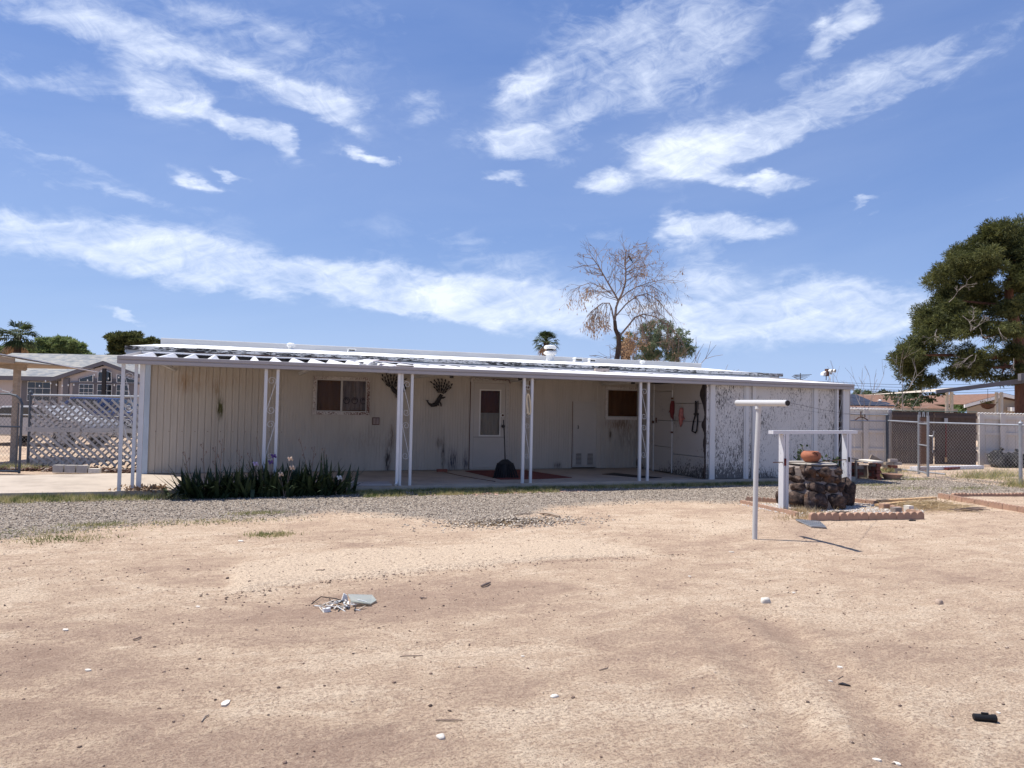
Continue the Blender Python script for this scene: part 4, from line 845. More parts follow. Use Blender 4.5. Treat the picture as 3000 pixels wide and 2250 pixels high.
def band(x0, x1, y0, y1):
    def f():
        while True:
            x = random.uniform(x0, x1)
            if mn.noise(Vector((x*1.6, 4, 0)))+.5*mn.noise(Vector((x*5, 9, 0))) > random.uniform(-.5, .45): return (x, random.uniform(y0, y1), 0.0)
    return f
grass(8000, multi(band(-4.5, -.7, -.50, .0), band(-4.5, -.9, -.34, .12), lambda: (random.uniform(-5, -1.9), random.uniform(-.1, .12), 0)), .10, GRASSG, 'weed_strip', 'green and yellow weeds along the sunlit walk edge')
grass(20000, multi(band(1.6, 12.6, -.42, -.09), band(1.6, 12.6, -.2, -.09), band(1.9, 5.4, -.8, -.35), lambda: (random.uniform(1.7, 12.5), random.uniform(-.2, -.08), 0)), .075, GRASSG, 'weed_strip', 'low green weeds along the front edge of the patio')
grass(5000, multi(pp(790, 1568, .14, .08), pp(180, 1582, .3, .12), pp(120, 1560, .5, .2), pp(620, 1530, .5, .12), pp(2840, 1432, .35, .14), pp(2650, 1432, .4, .15), pp(2560, 1422, .3, .1), pp(2680, 1405, .4, .1), pp(2950, 1405, .35, .2), pp(2890, 1400, .5, .25), pp(280, 1537, .2, .06), pp(760, 1505, .2, .06)), .05, GRASSG, 'weed_tufts', 'scattered green weed tufts in the gravel and by the wire fence')
grass(1400, multi(pp(2935, 1395, .35, .15), pp(2990, 1425, .25, .15), pp(2860, 1400, .35, .2)), .24, GRASSG, 'tall_weeds', 'taller pale green weeds at the foot of the wire fence')
grass(1500, multi(pp(2400, 1515, .35, .1), pp(2350, 1500, .2, .1), pp(2450, 1515, .3, .06)), .10, STRAW, 'dry_tufts', 'dry straw coloured tufts round the foot of the stone well')
grass(500, multi(pp(1460, 1535, .3, .12), pp(1540, 1530, .3, .1)), .06, STRAW, 'dry_grass_patch', 'dry grass on the little gravel mound in the yard')
def straw_pile(cx, cy, sx, sy, n, nm, lab, L=.22):
    V = []; 
    for _ in range(n):
        x = random.gauss(cx, sx); y = random.gauss(cy, sy); k = math.exp(-((x-cx)/sx)**2*.5-((y-cy)/sy)**2*.5)
        V.append((x, y, g1(x, y)+random.uniform(0, .09)*k))
    P = np.array(V); d = rng.normal(size=(n, 3)); d[:, 2] *= .25
    V, F_ = leaves(P, np.full(n, L), np.full(n, .007), d*2, .1); npmesh(nm, V, F_, STRAW, kind='stuff', label=lab, cat='straw')
q = Zp(2715, 1487); straw_pile(q[0], q[1], .42, .22, 2200, 'straw_pile', 'heap of dry straw between the stone well and the right hand bed')
q = Zp(2840, 1497); 
tw = thing('twig_bundle', 'small bundle of dark twigs lying right of the straw heap', 'twigs', P3(q))
for k in range(12):
    a = random.gauss(-.3, .3); mb = MB(); p0 = Vector((q[0]+random.gauss(0, .08), q[1]+random.gauss(0, .04), random.uniform(.01, .06))); mb.tube([p0-Vector((math.cos(a)*.2, math.sin(a)*.2, 0)), p0+Vector((0, 0, .01)), p0+Vector((math.cos(a)*.2, math.sin(a)*.2, 0))], .007, 5); mb.build('twig', TWIG, tw)

# ------------------------------------------------------------------ clothes pole
pb = Zp(2213, 1580); top = 1.585
pole = thing('clothesline_pole', 'silver painted steel T shaped clothesline pole standing alone in the dirt yard', 'clothesline pole', P3(pb))
mb = MB(); mb.tube([(pb[0]-.01, pb[1], -.05), (pb[0], pb[1], .8), (pb[0]+.035, pb[1]+.0, top)], .029, 14); mb.build('upright', POLEM, pole, smooth=False)
e1 = np.array([5.715, -6.15, 1.605]); e2 = np.array([5.80, -5.16, 1.61]); dd = (e2-e1)/np.linalg.norm(e2-e1)
mb = MB(); mb.tube([e1+dd*.002, e2], .036, 16); mb.build('crossbar', POLEM, pole)
mb = MB(); mb.tube([e1-dd*.002, e1-dd*.0005], .031, 16); mb.build('open_end', DARK, pole)
mb = MB(); mb.tube([(pb[0]+.022, pb[1], 1.53), (pb[0]+.032, pb[1], 1.58)], .036, 12); mb.build('weld_collar', POLEM, pole)
wl = thing('clothesline_wire', 'thin wire running from the clothesline pole towards the wire fence', 'wire', (10, -2, 1.5))
A = Vector(e2); B = Vector(P3(Dp(2611, 1210, 18.9))); n = 14
mb = MB()
for off in (0, 1):
    a_ = Vector(P3(e1+(e2-e1)*(.15+.7*off)))+Vector((0, 0, .03)); mb2 = MB(); mb2.tube([a_.lerp(B+Vector((0, .3*off, 0)), t)+Vector((0, 0, -.10*math.sin(math.pi*t))) for t in np.linspace(0, 1, n)], .0014+.0008*(1-off), 4); mb2.build('line', DARK, wl)
hg = thing('clothes_hanger', 'dark clothes hanger left on the top rail behind the shed corner', 'hanger', P3(Dp(2522, 1225, 17.5)))
c_ = Vector(P3(Dp(2522, 1222, 17.5))); r_ = Vector(R0)
mb = MB(); mb.tube([c_+Vector((0, 0, .14)), c_+Vector((0, 0, .05)), c_], .014, 6); mb.tube([c_-r_*.13+Vector((0, 0, -.07)), c_-r_*.05+Vector((0, 0, -.01)), c_, c_+r_*.07+Vector((0, 0, -.01)), c_+r_*.17+Vector((0, 0, -.07))], .015, 6); mb.tube([c_+r_*.10, c_+r_*.09+Vector((0, 0, .07))], .014, 5); mb.build('hanger_frame', RUST, hg)

# ------------------------------------------------------------------ stone wishing well
WC = np.array([8.78, -3.22]); WR = .42
well = thing('wishing_well', 'round dark stone well of rough basalt boulders under a white painted frame', 'well', (WC[0], WC[1], 0))
mb = MB(); mb.lathe([(.50, -.02), (.47, .2), (.40, .42), (.41, .62), (.36, .66), (.28, .665)], (WC[0], WC[1], 0), 26); mb.build('mortar_core', MORTAR, well)
def boulder(c, s, seed, nm='stone', mat=None, par=None, sub=2):
    v, f = IV.copy(), IF.copy()
    for _ in range(sub):
        nf = []; vl = list(map(tuple, v)); cache = {}
        def mid(a, b):
            k = (min(a, b), max(a, b))
            if k not in cache:
                m = (np.array(vl[a])+np.array(vl[b])); m /= np.linalg.norm(m); cache[k] = len(vl); vl.append(tuple(m))
            return cache[k]
        for a, b, c2 in f: ab, bc, ca = mid(a, b), mid(b, c2), mid(c2, a); nf += [(a, ab, ca), (b, bc, ab), (c2, ca, bc), (ab, bc, ca)]
        v = np.array(vl); f = np.array(nf)
    q = []
    for p in v:
        k = 1+.38*mn.noise(Vector(p*1.3)+Vector((seed, 0, 0)))+.16*mn.noise(Vector(p*3.5)+Vector((0, seed, 0)))
        m = np.sign(p)*np.abs(p)**.72; q.append(m*k)
    return np.array(q)*np.array(s), f
k = 0
rows = [(.13, .47, .19, 9), (.33, .45, .125, 10), (.46, .42, .10, 11), (.585, .40, .13, 9)]
for zi, (z, rr, h, cnt) in enumerate(rows):
    for j in range(cnt):
        a = 2*math.pi*(j+.5*(zi % 2)+random.uniform(-.15, .15))/cnt; w = math.pi*rr/cnt*random.uniform(.72, 1.05)
        v, f = boulder(None, (w, h*.75, h*random.uniform(.5, .68)), k*3.7)
        ca, sa = math.cos(a+math.pi/2), math.sin(a+math.pi/2); rot = random.uniform(-.25, .25); cr, sr = math.cos(rot), math.sin(rot)
        v = np.stack([v[:, 0]*cr-v[:, 2]*sr, v[:, 1], v[:, 0]*sr+v[:, 2]*cr], 1)
        r2 = rr-.05+random.uniform(-.02, .03)
        V = np.stack([v[:, 0]*ca-v[:, 1]*sa+WC[0]+r2*math.cos(a), v[:, 0]*sa+v[:, 1]*ca+WC[1]+r2*math.sin(a), v[:, 2]+z+random.uniform(-.02, .02)], 1)
        npmesh('stone', V, f, ROCK, well); k += 1
for (px, py, s_) in ((2395, 1490, (.21, .12, .19)), (2480, 1480, (.10, .12, .26)), (2460, 1515, (.19, .08, .05)), (2325, 1478, (.12, .10, .17))):
    q = Zp(px, py); v, f = boulder(None, s_, k*2.3); npmesh('stone', v+np.array([q[0], q[1], s_[2]*.6]), f, ROCK, well); k += 1
mb = MB(); mb.lathe([(.37, .675), (.385, .68), (.385, .69), (.36, .70), (.0, .702)], (WC[0], WC[1], 0), 28); mb.build('lid', simple('wire_glass_lid', (.36, .33, .29), .2, 40), well)
# frame
def at_cam(px, d, z):                      # point on the line of sight column px at distance d, height z
    p = Dp(px, 1200, d); return Vector((p[0], p[1], z))
zb = 1.17
fl, fr2 = at_cam(2297, 11.38, 0), at_cam(2481, 12.25, 0); ax = (fr2-fl).normalized()
for base, nm in ((fl, 'l'), (fr2, 'r')):
    for s_, th in ((-.045, .035), (.028, .075)):
        c_ = base+ax*s_; mb = MB(); mb.obox(c_, c_+Vector((0, 0, zb)), th, .09, tuple(ax.cross(Vector((0, 0, 1))))); mb.build('frame_post', WHITEW, well)
mb = MB(); mb.obox(fl-ax*.31+Vector((0, 0, zb+.026)), fr2+ax*.24+Vector((0, 0, zb+.026)), .09, .052); mb.build('crossbeam', WHITEW, well)
mb = MB(); mb.tube([fl-ax*.28+Vector((0, -.03, .735)), fl+Vector((0, -.03, .73)), (fl+fr2)/2+Vector((0, -.03, .715)), fr2+Vector((0, -.03, .74))], .008, 6); mb.build('rod', RUST, well)
mb = MB(); mb.obox(fl+Vector((-.02, -.05, .68)), fl+Vector((-.02, -.05, .79)), .03, .03); mb.build('rod_bracket', RED, well)
mb = MB(); mb.obox(fr2+Vector((-.0, -.05, .70)), fr2+Vector((-.0, -.05, .78)), .02, .03); mb.build('rod_bracket', DARK, well)
pt = thing('clay_pot', 'round terracotta pot standing on the lid of the stone well', 'pot', (WC[0]-.06, WC[1]-.05, .705))
pc = (WC[0]-.06, WC[1]-.05, .703); mb = MB(); mb.lathe([(.07, 0), (.11, .02), (.148, .07), (.158, .11), (.145, .15), (.115, .178), (.112, .182), (.095, .176), (.12, .14), (.12, .05), (0, .02)], pc, 30); pot = mb.build('pot_body', TERRA, pt, smooth=True)
mb = MB(); vv = (Vector((CAM[0], CAM[1], 0))-Vector((pc[0], pc[1], 0))).normalized(); rr_ = Vector((-vv.y, vv.x, 0))
mb.tube([Vector(pc)+vv*(.137 if abs(a-1.6) < .8 else .125)+rr_*(.05+.045*math.cos(a))*-1*-1+Vector((0, 0, .12+.05*math.sin(a))) for a in np.linspace(-.2, 3.5, 12)], .010, 5); mb.build('broken_rim', simple('dark_clay', (.12, .045, .03), .2), pt)
vn = thing('vine', 'dark leafy vine behind the stone well against the shed', 'vine', (9.4, -2.55, 0))
P = []
mb = MB()
for cx, h in ((2350, .93), (2340, .8), (2420, .78), (2440, .72), (2455, .75)):
    b = at_cam(cx, 12.7, 0); pts = [b+Vector((.05*math.sin(t*7+cx), .04*math.cos(t*5), h*t)) for t in np.linspace(0, 1, 9)]; mb.tube(pts, .006, 4)
    for _ in range(42): t = random.uniform(.35, 1); q = b+Vector((.05*math.sin(t*7+cx)+random.gauss(0, .04), random.gauss(0, .04), h*t)); P.append(tuple(q))
mb.build('stem', TWIG, vn); P = np.array(P); V, F_ = leaves(P, np.full(len(P), .075), np.full(len(P), .05)); npmesh('foliage', V, F_, DKLEAF, vn)

# ------------------------------------------------------------------ scalloped edging blocks
ORD = ['first', 'second', 'third', 'fourth', 'fifth', 'sixth', 'seventh', 'eighth']
def edging(pa, pb_, h, n, lab, grp, scal=4, th=.06, z=0):
    a = Vector((pa[0], pa[1], 0)); b = Vector((pb_[0], pb_[1], 0)); d = (b-a)/n; L = d.length-.008; ang = math.atan2(d.y, d.x)
    poly = [(0, 0)]; sw = L/scal
    poly.append((0, h*.7))
    for i in range(scal):
        for t in np.linspace(math.pi, 0, 7): poly.append((sw*(i+.5)+sw*.47*math.cos(t), h*.66+h*.34*math.sin(t)))
    poly += [(L, h*.7), (L, 0)]
    mb = MB(); mb.prism(poly, 'y', -th/2, th/2); me = None
    for i in range(n):
        r = thing('edging_block', ORD[i]+' '+lab, 'edging block', (a+d*i).to_tuple(), grp)
        r.rotation_euler = (random.uniform(-.05, .05), random.uniform(-.02, .02), ang+random.uniform(-.02, .02)); r.location.z = z-.008+random.uniform(-.006, .0)
        if me is None: o = mb.build('block', EDGE, r, world=False); me = o.data
        else: rawobj('block', me, r)
edging(Zp(2372, 1524), Zp(2706, 1521), .115, 4, 'scalloped edging block from the left in the front row of the well bed', 'front row of scalloped edging', 4)
edging(Zp(2172, 1474), Zp(2335, 1512), .07, 3, 'scalloped edging block from the back in the left row of the well bed', 'left row of scalloped edging', 4)
edging(Zp(2186, 1466), Zp(2280, 1472), .08, 2, 'scalloped edging block from the left in the short back row of the well', 'back row of scalloped edging', 4)
edging(Zp(2505, 1470), Zp(2575, 1478), .07, 2, 'edging block from the left in the back row right of the well', 'right row of scalloped edging', 3)
edging(Zp(2585, 1486), Zp(2700, 1508), .07, 2, 'edging block from the back on the right side of the well bed', 'right side of scalloped edging', 3)
edging(Zp(2752, 1459), Zp(3080, 1516), .105, 8, 'scalloped edging block from the left in the slanting row at the right', 'slanting row of scalloped edging', 4)
edging(Zp(2790, 1455), Zp(3120, 1453), .075, 8, 'scalloped edging block from the left in the far row of the right bed', 'far row of scalloped edging', 4)
P = scatter(9000, 7.6, 10.4, -4.6, -2.7, lambda x, y: np.array([1.0 if ((a-8.3)/1.0+(b+4.5)/-.0001*0 > -9 and b > np.interp(a, [7.6, 7.8, 9.4, 10.4], [-4.0, -4.45, -4.72, -4.0]) and b < np.interp(a, [7.6, 8.1, 10.4], [-2.9, -2.85, -3.3])) else 0 for a, b in zip(x, y)])*.75)
V, Fs = stones(P+[0, 0, .004], rng.uniform(.006, .015, len(P))); npmesh('white_gravel', V, Fs, WCHIP, kind='stuff', label='white gravel inside the edging round the stone well', cat='gravel')
def liftable(nm, lab, cat, mat, px, py, size, rot=0, grp=None, h=None, kind='box', seed=0, zoff=0):
    q = Zp(px, py); r = thing(nm, lab, cat, (q[0], q[1], g1(q[0], q[1])+zoff), grp); mb = MB()
    if kind == 'box':
        sx, sy, sz = [k_*(.72 if size[2] < .03 else 1) for k_ in size]; c, s_ = math.cos(rot), math.sin(rot)
        P_ = [(x*c-y*s_, x*s_+y*c) for x, y in [(sx*math.cos(t)*random.uniform(.75, 1.1), sy*math.sin(t)*random.uniform(.75, 1.1)) for t in np.linspace(0, 5.5, 7)]] if sz < .02 else [(x*c-y*s_, x*s_+y*c) for x, y in ((-sx, -sy), (sx, -sy*random.uniform(.8, 1)), (sx*random.uniform(.85, 1), sy), (-sx, sy*random.uniform(.85, 1)))]; mb.prism(P_, 'z', -.01, sz*2)
        mb.build(nm+'_body', mat, r, world=False)
    else:
        v, f = boulder(None, tuple(k_*.78 for k_ in size), seed, sub=1); c, s_ = math.cos(rot), math.sin(rot); v = np.stack([v[:, 0]*c-v[:, 1]*s_, v[:, 0]*s_+v[:, 1]*c, v[:, 2]+size[2]*.3], 1); npmesh(nm+'_body', v, f, mat, r, world=False)
    return r
liftable('stone_block', 'short dark block on the white gravel right of the well', 'block', EDGE, 2592, 1490, (.08, .05, .04)); liftable('stone_block', 'small grey block in the white gravel near the right corner of the bed', 'block', MORTAR, 2625, 1500, (.07, .05, .035))
liftable('stone_block', 'pale block by the straw at the right corner of the well bed', 'block', ROCKW, 2662, 1500, (.05, .05, .05)); liftable('loose_stone', 'round pale stone among the white gravel right of the well', 'stone', ROCKW, 2598, 1497, (.05, .04, .035), kind='r', seed=2)
q = Zp(2570, 1478); q2 = Zp(2738, 1467)
bd = thing('timber_board', 'bare pine board lying on the ground behind the straw heap', 'board', P3(q)); mb = MB(); mb.obox((q[0]+.0, q[1]-.03, .06), (q2[0], q2[1], .05), .09, .035); mb.build('board_body', WOODP, bd)
q = Zp(2590, 1486); q2 = Zp(2735, 1470)
bd = thing('timber_board', 'second bare pine board just in front of the longer one by the straw heap', 'board', P3(q)); mb = MB(); mb.obox((q[0]-.1, q[1]+.05, .03), (q2[0]-.3, q2[1]+.02, .03), .08, .03); mb.build('board_body', WOODP, bd)
# floor grate
q = [Zp(*p) for p in ((2332, 1527), (2378, 1548), (2420, 1550), (2402, 1533))]
gr = thing('metal_grate', 'flat grey metal grate lying on the dirt in front of the well bed', 'grate', P3(q[0])); a, b, c, d = [Vector(P3(p)) for p in q]
for i in range(11): t = i/10; mb = MB(); mb.obox(a.lerp(d, t)+Vector((0, 0, .02)), b.lerp(c, t)+Vector((0, 0, .02)), .012, .012); mb.build('grate_bar', GALV, gr)
for i in range(5): t = i/4; mb = MB(); mb.obox(a.lerp(b, t)+Vector((0, 0, .027)), d.lerp(c, t)+Vector((0, 0, .027)), .010, .010); mb.build('cross_bar', GALV, gr)
MB().prism([(a.x, a.y), (b.x, b.y), (c.x, c.y), (d.x, d.y)], 'z', .006, .010).build('backing', MORTAR, gr)
liftable('plastic_scrap', 'flat black plastic scrap in front of the right corner of the well bed', 'scrap', BLACKP, 2672, 1525, (.10, .05, .006), .2)

# ------------------------------------------------------------------ litter in the yard
def chip(px, py, s=.03, lab=None, mat=None, nm='chip', cat='chip'): liftable(nm, lab, cat, mat or ROCKW, px, py, (s, s*.62, s*.09), random.uniform(0, 3), zoff=.002)
liftable('loose_stone', 'large pale stone lying in the middle right of the yard', 'stone', ROCKW, 2242, 1767, (.055, .035, .035), kind='r', seed=5)
liftable('loose_stone', 'tan stone lying alone at the far right of the dirt yard', 'stone', simple('tan_stone', (.42, .32, .25), .2, 9, .9, bump=.4), 2750, 1769, (.04, .03, .033), kind='r', seed=9)
liftable('loose_stone', 'white flat stone near the bottom centre of the yard', 'stone', ROCKW, 1291, 2163, (.025, .03, .012), kind='r', seed=12)
liftable('loose_stone', 'white flat stone right of centre in the foreground', 'stone', ROCKW, 1624, 2042, (.03, .02, .01), .2, kind='r', seed=13)
for i, (px, py, s, lab) in enumerate(((191, 1848, .035, 'round white chip at the left of the foreground'), (258, 1962, .03, 'thin white chip left, below the round one'), (660, 2055, .05, 'long pale tan flake in the left foreground'), (1531, 1925, .02, 'small white chip in the centre of the yard'), (2462, 1950, .028, 'white chip right of centre, above the dark triangular scrap'),
      (2925, 2089, .02, 'white chip next to the black handle at the right'), (2569, 2235, .028, 'cream pebble chip at the very bottom right of centre'), (2628, 2233, .026, 'white chip at the bottom edge, right of the cream one'), (2325, 1736, .03, 'white chip right of the large pale stone'), (2020, 1690, .03, 'pale chip left of the big stone, near the pole'), (2143, 1618, .04, 'pale grey chip just left below the clothes pole'), (580, 1780, .03, 'faint white chip left of the broken glass heap'), (705, 1587, .06, 'white chip on the edge of the dirt near the green tuft'), (2433, 1988, .02, 'small white chip left of the dark triangular scrap'))):
    chip(px, py, s, lab)
for px, py, s, lab in ((816, 2020, .022, 'dark lump in the left foreground'), (631, 2045, .015, 'small dark clod left of the long tan flake'), (666, 1697, .035, 'black clod at the left end of the soil lip'), (551, 1669, .03, 'dark clod left of the pale crusted soil'), (2367, 2057, .022, 'dark brown chip right of centre in the foreground'), (2637, 2067, .02, 'dark bark bit right of the foreground'), (1200, 1705, .02, 'dark chip above the glass heap'), (2334, 1928, .012, 'tiny dark pebble right of centre')):
    liftable('dirt_clod', lab, 'dirt clod', simple('clod_%d' % px, (.10, .07, .06), .3, 12, .95), px, py, (s*.6, s*.45, s*.35), random.uniform(0, 3), kind='r', seed=px*.1)
q = Zp(2476, 1998); sp_ = thing('plastic_scrap', 'dark triangular plastic scrap in the right foreground', 'scrap', (q[0], q[1], 0)); mb = MB(); mb.prism([(q[0]-.03, q[1]+.02), (q[0]+.02, q[1]-.02), (q[0]+.012, q[1]+.03)], 'z', g1(q[0], q[1]), g1(q[0], q[1])+.008); mb.tube([(q[0]-.03, q[1]+.02, .012), (q[0]+.015, q[1]+.03, .02)], .003, 4); mb.build('scrap_body', DARK, sp_)
q = Zp(2885, 2114); hd = thing('rubber_grip', 'black ribbed plastic handle grip lying in the right foreground', 'handle grip', P3(q)); d = Vector((.045, -.026, 0)); c = Vector((q[0], q[1], g1(q[0], q[1])+.017))
mb = MB(); mb.tube([c-d, c-d*.96, c+d*.6, c+d*.62, c+d*.95, c+d], [.012, .016, .0165, .019, .019, .015], 14); mb.build('grip_body', BLACKP, hd); mb = MB(); mb.obox(c-d*.3+Vector((0, 0, .019)), c+d*.3+Vector((0, 0, .019)), .010, .010); mb.build('grip_tab', BLACKP, hd)
def stick(px0, py0, px1, py1, r, lab, mat=None, cat='stick', z=.012):
    a = Zp(px0, py0); b = Zp(px1, py1); mb = MB(); a = Vector((a[0], a[1], g1(a[0], a[1])+r+.001)); b = Vector((b[0], b[1], g1(b[0], b[1])+r+.001)); m = (a+b)/2+Vector((random.uniform(-.02, .02), random.uniform(-.02, .02), r*.6))
    mb.tube([a, a.lerp(m, .5)+Vector((0, 0, r*.2)), m, b], [r*.8, r, r, r*.6], 6); o = mb.build('stick', mat or TWIG, None); oc = Vector((a.x, a.y, 0)); o.data.transform(Matrix.Translation(-oc)); o.location = oc; props(o, lab, cat)
stick(1410, 1722, 1436, 1711, .011, 'short dark stick in the centre of the yard'); stick(1276, 2113, 1355, 2114, .003, 'thin long twig in the centre foreground'); stick(1172, 1919, 1240, 1917, .003, 'thin twig left of centre foreground'); stick(1583, 1506, 1640, 1517, .022, 'pale weathered stick lying on the gravel mound', WOODG)
stick(1505, 1510, 1560, 1506, .010, 'thin grey stick at the back of the gravel mound', WOODG); stick(1510, 1543, 1535, 1545, .016, 'short tan stick in front of the gravel mound', WOODG); stick(390, 1874, 414, 1869, .005, 'dark twig in the left part of the yard'); stick(925, 1684, 949, 1685, .004, 'thin dark twig on the pale crust'); stick(1755, 1965, 1782, 1957, .003, 'thin twig right of the centre'); stick(590, 2122, 612, 2100, .004, 'thin dry twig in the left foreground', WOODG)
stick(1230, 1752, 1250, 1755, .006, 'dark twig right of the broken glass')
# mound of gravel
P = np.array([(x, y, g1(x, y)+.05*math.exp(-((x-Zp(1500, 1530)[0])/.5)**2-((y-Zp(1500, 1530)[1])/.25)**2)*random.random()) for x, y in [(random.gauss(Zp(1500, 1530)[0], .55), random.gauss(Zp(1500, 1530)[1], .22)) for _ in range(1500)]])
V, Fs = stones(P, rng.uniform(.007, .022, len(P)), .7, (IV, IF)); npmesh('gravel_mound', V, Fs, GRAVM, kind='stuff', label='low mound of gravel and bits at the edge of the gravel band', cat='gravel')
# broken glass heap
q = Zp(1000, 1785); hp = thing('glass_shard', 'large pale green sheet of broken glass lying on the rubbish heap', 'glass', P3(q))
a, b, c, d, e = [Vector(P3(Zp(*p)))+Vector((0, 0, z)) for p, z in (((1018, 1762), .05), ((1090, 1752), .02), ((1103, 1766), .015), ((1085, 1776), .012), ((1030, 1777), .03))]
th = Vector((0, 0, .006)); mb = MB(); L_ = [a, b, c, d, e]; mb.add(L_+[p+th for p in L_], [(0, 1, 2, 3, 4), (9, 8, 7, 6, 5)]+[(i, i+5, (i+1) % 5+5, (i+1) % 5) for i in range(5)]); mb.build('sheet', GREENGL, hp)
mb = MB(); mb.obox(e+Vector((-.01, -.01, .012)), d+Vector((0, -.01, .012)), .03, .006); mb.build('second_sheet', GREENGL, hp)
q = Zp(957, 1792); liftable('plaster_lump', 'white broken plaster lump at the left of the rubbish heap', 'rubble', BULB, 957, 1795, (.045, .025, .018), .2)
rb = thing('broken_frame', 'pile of white splintered frame bits in the rubbish heap', 'rubble', P3(Zp(1000, 1783))); c = Zp(1000, 1782)
for k in range(46):
    p = Vector((c[0]+random.gauss(0, .085), c[1]+random.gauss(0, .05), random.uniform(.004, .045))); a = random.uniform(0, 3.1); l = random.uniform(.012, .045); dv = Vector((math.cos(a)*l, math.sin(a)*l, random.uniform(-.3, .3)*l)); mb = MB(); mb.obox(p-dv, p+dv, random.uniform(.004, .012), .005); mb.build('splinter', random.choice((BULB, ROCKW, BULB, DARK, WOODG)), rb)
mb = MB(); p = Vector(P3(Zp(1012, 1765))); mb.prism([(p.x-.035, .0), (p.x+.02, .0), (p.x+.01, .055), (p.x-.015, .07)], 'y', p.y-.01, p.y+.01); mb.build('corner_piece', BULB, rb)
for i, pts in enumerate((((912, 1772), (940, 1758), (985, 1764), (1020, 1770)), ((918, 1778), (950, 1777), (985, 1770), (1005, 1766)))):
    mb = MB(); P_ = [Vector(P3(Zp(*p)))+Vector((0, 0, .006+.02*(j in (1, 2))*(1-i*.7))) for j, p in enumerate(pts)]; mb.tube(P_, .004, 5); o = mb.build('wire', DARK, None); oc = P_[0].copy(); oc.z = 0; o.data.transform(Matrix.Translation(-oc)); o.location = oc; props(o, ('dark curved wire arching out of the left of the rubbish heap', 'dark straight wire lying under the curved one at the rubbish heap')[i], 'wire')
# pink broken paving by the weeds
P = np.array([(random.gauss(4.2, .45), random.gauss(-.72, .06), 0.01) for _ in range(120)]+[(random.gauss(5.6, .3), random.gauss(-.6, .05), .01) for _ in range(70)]); P[:, 2] = gz(P[:, 0], P[:, 1])+.004
V, Fs = stones(P, rng.uniform(.02, .04, len(P)), .25, (IV, IF)); npmesh('pink_paving_bits', V, Fs, simple('pink_paver', (.42, .27, .22), .2), kind='stuff', label='low broken pinkish paving bits in the weeds before the patio', cat='rubble')

# ------------------------------------------------------------------ left side: lattice screen, gate, carport
def linkmesh(nm, par, a, b, z0, z1, s=.058, r=.0018, mat=None):       # chain-link: crossing zigzag wires
    a = Vector(a); b = Vector(b); L = (b-a).length; d = (b-a)/L; V = []; F = []
    def wire(p, q):
        p = Vector(p); q = Vector(q); t = (q-p).normalized(); u = t.cross(Vector((d.y, -d.x, 0))).normalized()*r; w = Vector((d.y, -d.x, 0))*r; k = len(V)
        for c in (p, q):
            for o_ in (u, w*.9-u*.5, -w*.9-u*.5): V.append((c+o_).to_tuple())
        F.extend([(k, k+1, k+4, k+3), (k+1, k+2, k+5, k+4), (k+2, k, k+3, k+5)])
    H = z1-z0; sl = 1.15
    for sgn in (1, -1):
        x = -H/sl
        while x < L:
            x0_, x1_ = x, x+H/sl; za, zb_ = (z0, z1) if sgn > 0 else (z1, z0)
            ta, tb = max(0, -x0_/(H/sl)), min(1, (L-x0_)/(H/sl))
            if tb > ta: wire(a+d*(x0_+ta*H/sl)+Vector((0, 0, za+(zb_-za)*ta)), a+d*(x0_+tb*H/sl)+Vector((0, 0, za+(zb_-za)*tb)))
            x += s*1.3
    return npmesh(nm, V, F, mat or WIREM, par, kind='stuff')
LA = Vector((-4.22, 5.62, 0)); LB = Vector((-1.80, 4.72, 0)); ld = (LB-LA).normalized(); LL = (LB-LA).length; ln_ = Vector((ld.y, -ld.x, 0))
lat = thing('lattice_screen', 'peeling white wooden lattice fixed on a steel frame left of the trailer', 'lattice screen', LA.to_tuple())
def strip(nm, u0, z0, u1, z1, w, off, th=.008, mat=LATH, par=lat):
    mb = MB(); p = LA+ld*u0+ln_*off+Vector((0, 0, z0)); q = LA+ld*u1+ln_*off+Vector((0, 0, z1)); mb.obox(p, q, th, w, (q-p).cross(ln_).normalized()); return mb.build(nm, mat, par)
def clipd(x0_, z0_, x1_, z1_, zl, zh):     # clip a diagonal to the panel
    t0, t1 = 0., 1.
    for lo, hi, a, b in ((0.03, LL-.02, x0_, x1_), (zl, zh, z0_, z1_)):
        d_ = b-a
        ta, tb = sorted(((lo-a)/d_, (hi-a)/d_)); t0, t1 = max(t0, ta), min(t1, tb)
    if t1-t0 < .05: return None
    return x0_+(x1_-x0_)*t0, z0_+(z1_-z0_)*t0, x0_+(x1_-x0_)*t1, z0_+(z1_-z0_)*t1
for zl, zh in ((.07, .80), (.86, 1.50)):
    H = zh-zl; x = -H*1.15-.1
    while x < LL:
        c = clipd(x+random.uniform(-.015, .015), zh, x+H*1.12, zl+.0, zl, zh)
        if c: strip('lath', c[0], c[1]+random.uniform(-.05, .01), c[2], c[3]+random.uniform(0, .06), random.uniform(.042, .056), .012)
        x += .185
    x = -H*1.1
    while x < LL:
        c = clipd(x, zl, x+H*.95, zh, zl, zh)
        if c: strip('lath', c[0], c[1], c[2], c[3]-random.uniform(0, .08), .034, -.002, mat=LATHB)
        x += .14
strip('rail_board', -.03, .83, LL+.02, .845, .10, .03, .02)
for u_ in (.02,):
    mb = MB(); p = LA+ld*u_; mb.tube([p, p+Vector((0, 0, 1.60))], .030, 10); mb.tube([p+Vector((0, 0, 1.60)), p+Vector((0, 0, 1.63)), p+Vector((0, 0, 1.67))], [.038, .038, .01], 10); mb.build('steel_post', GALVD, lat)
mb = MB(); mb.tube([LA+ld*.02+Vector((0, 0, 1.565)), LB+Vector((0, 0, 1.575))], .024, 8); mb.build('top_rail', GALV, lat)
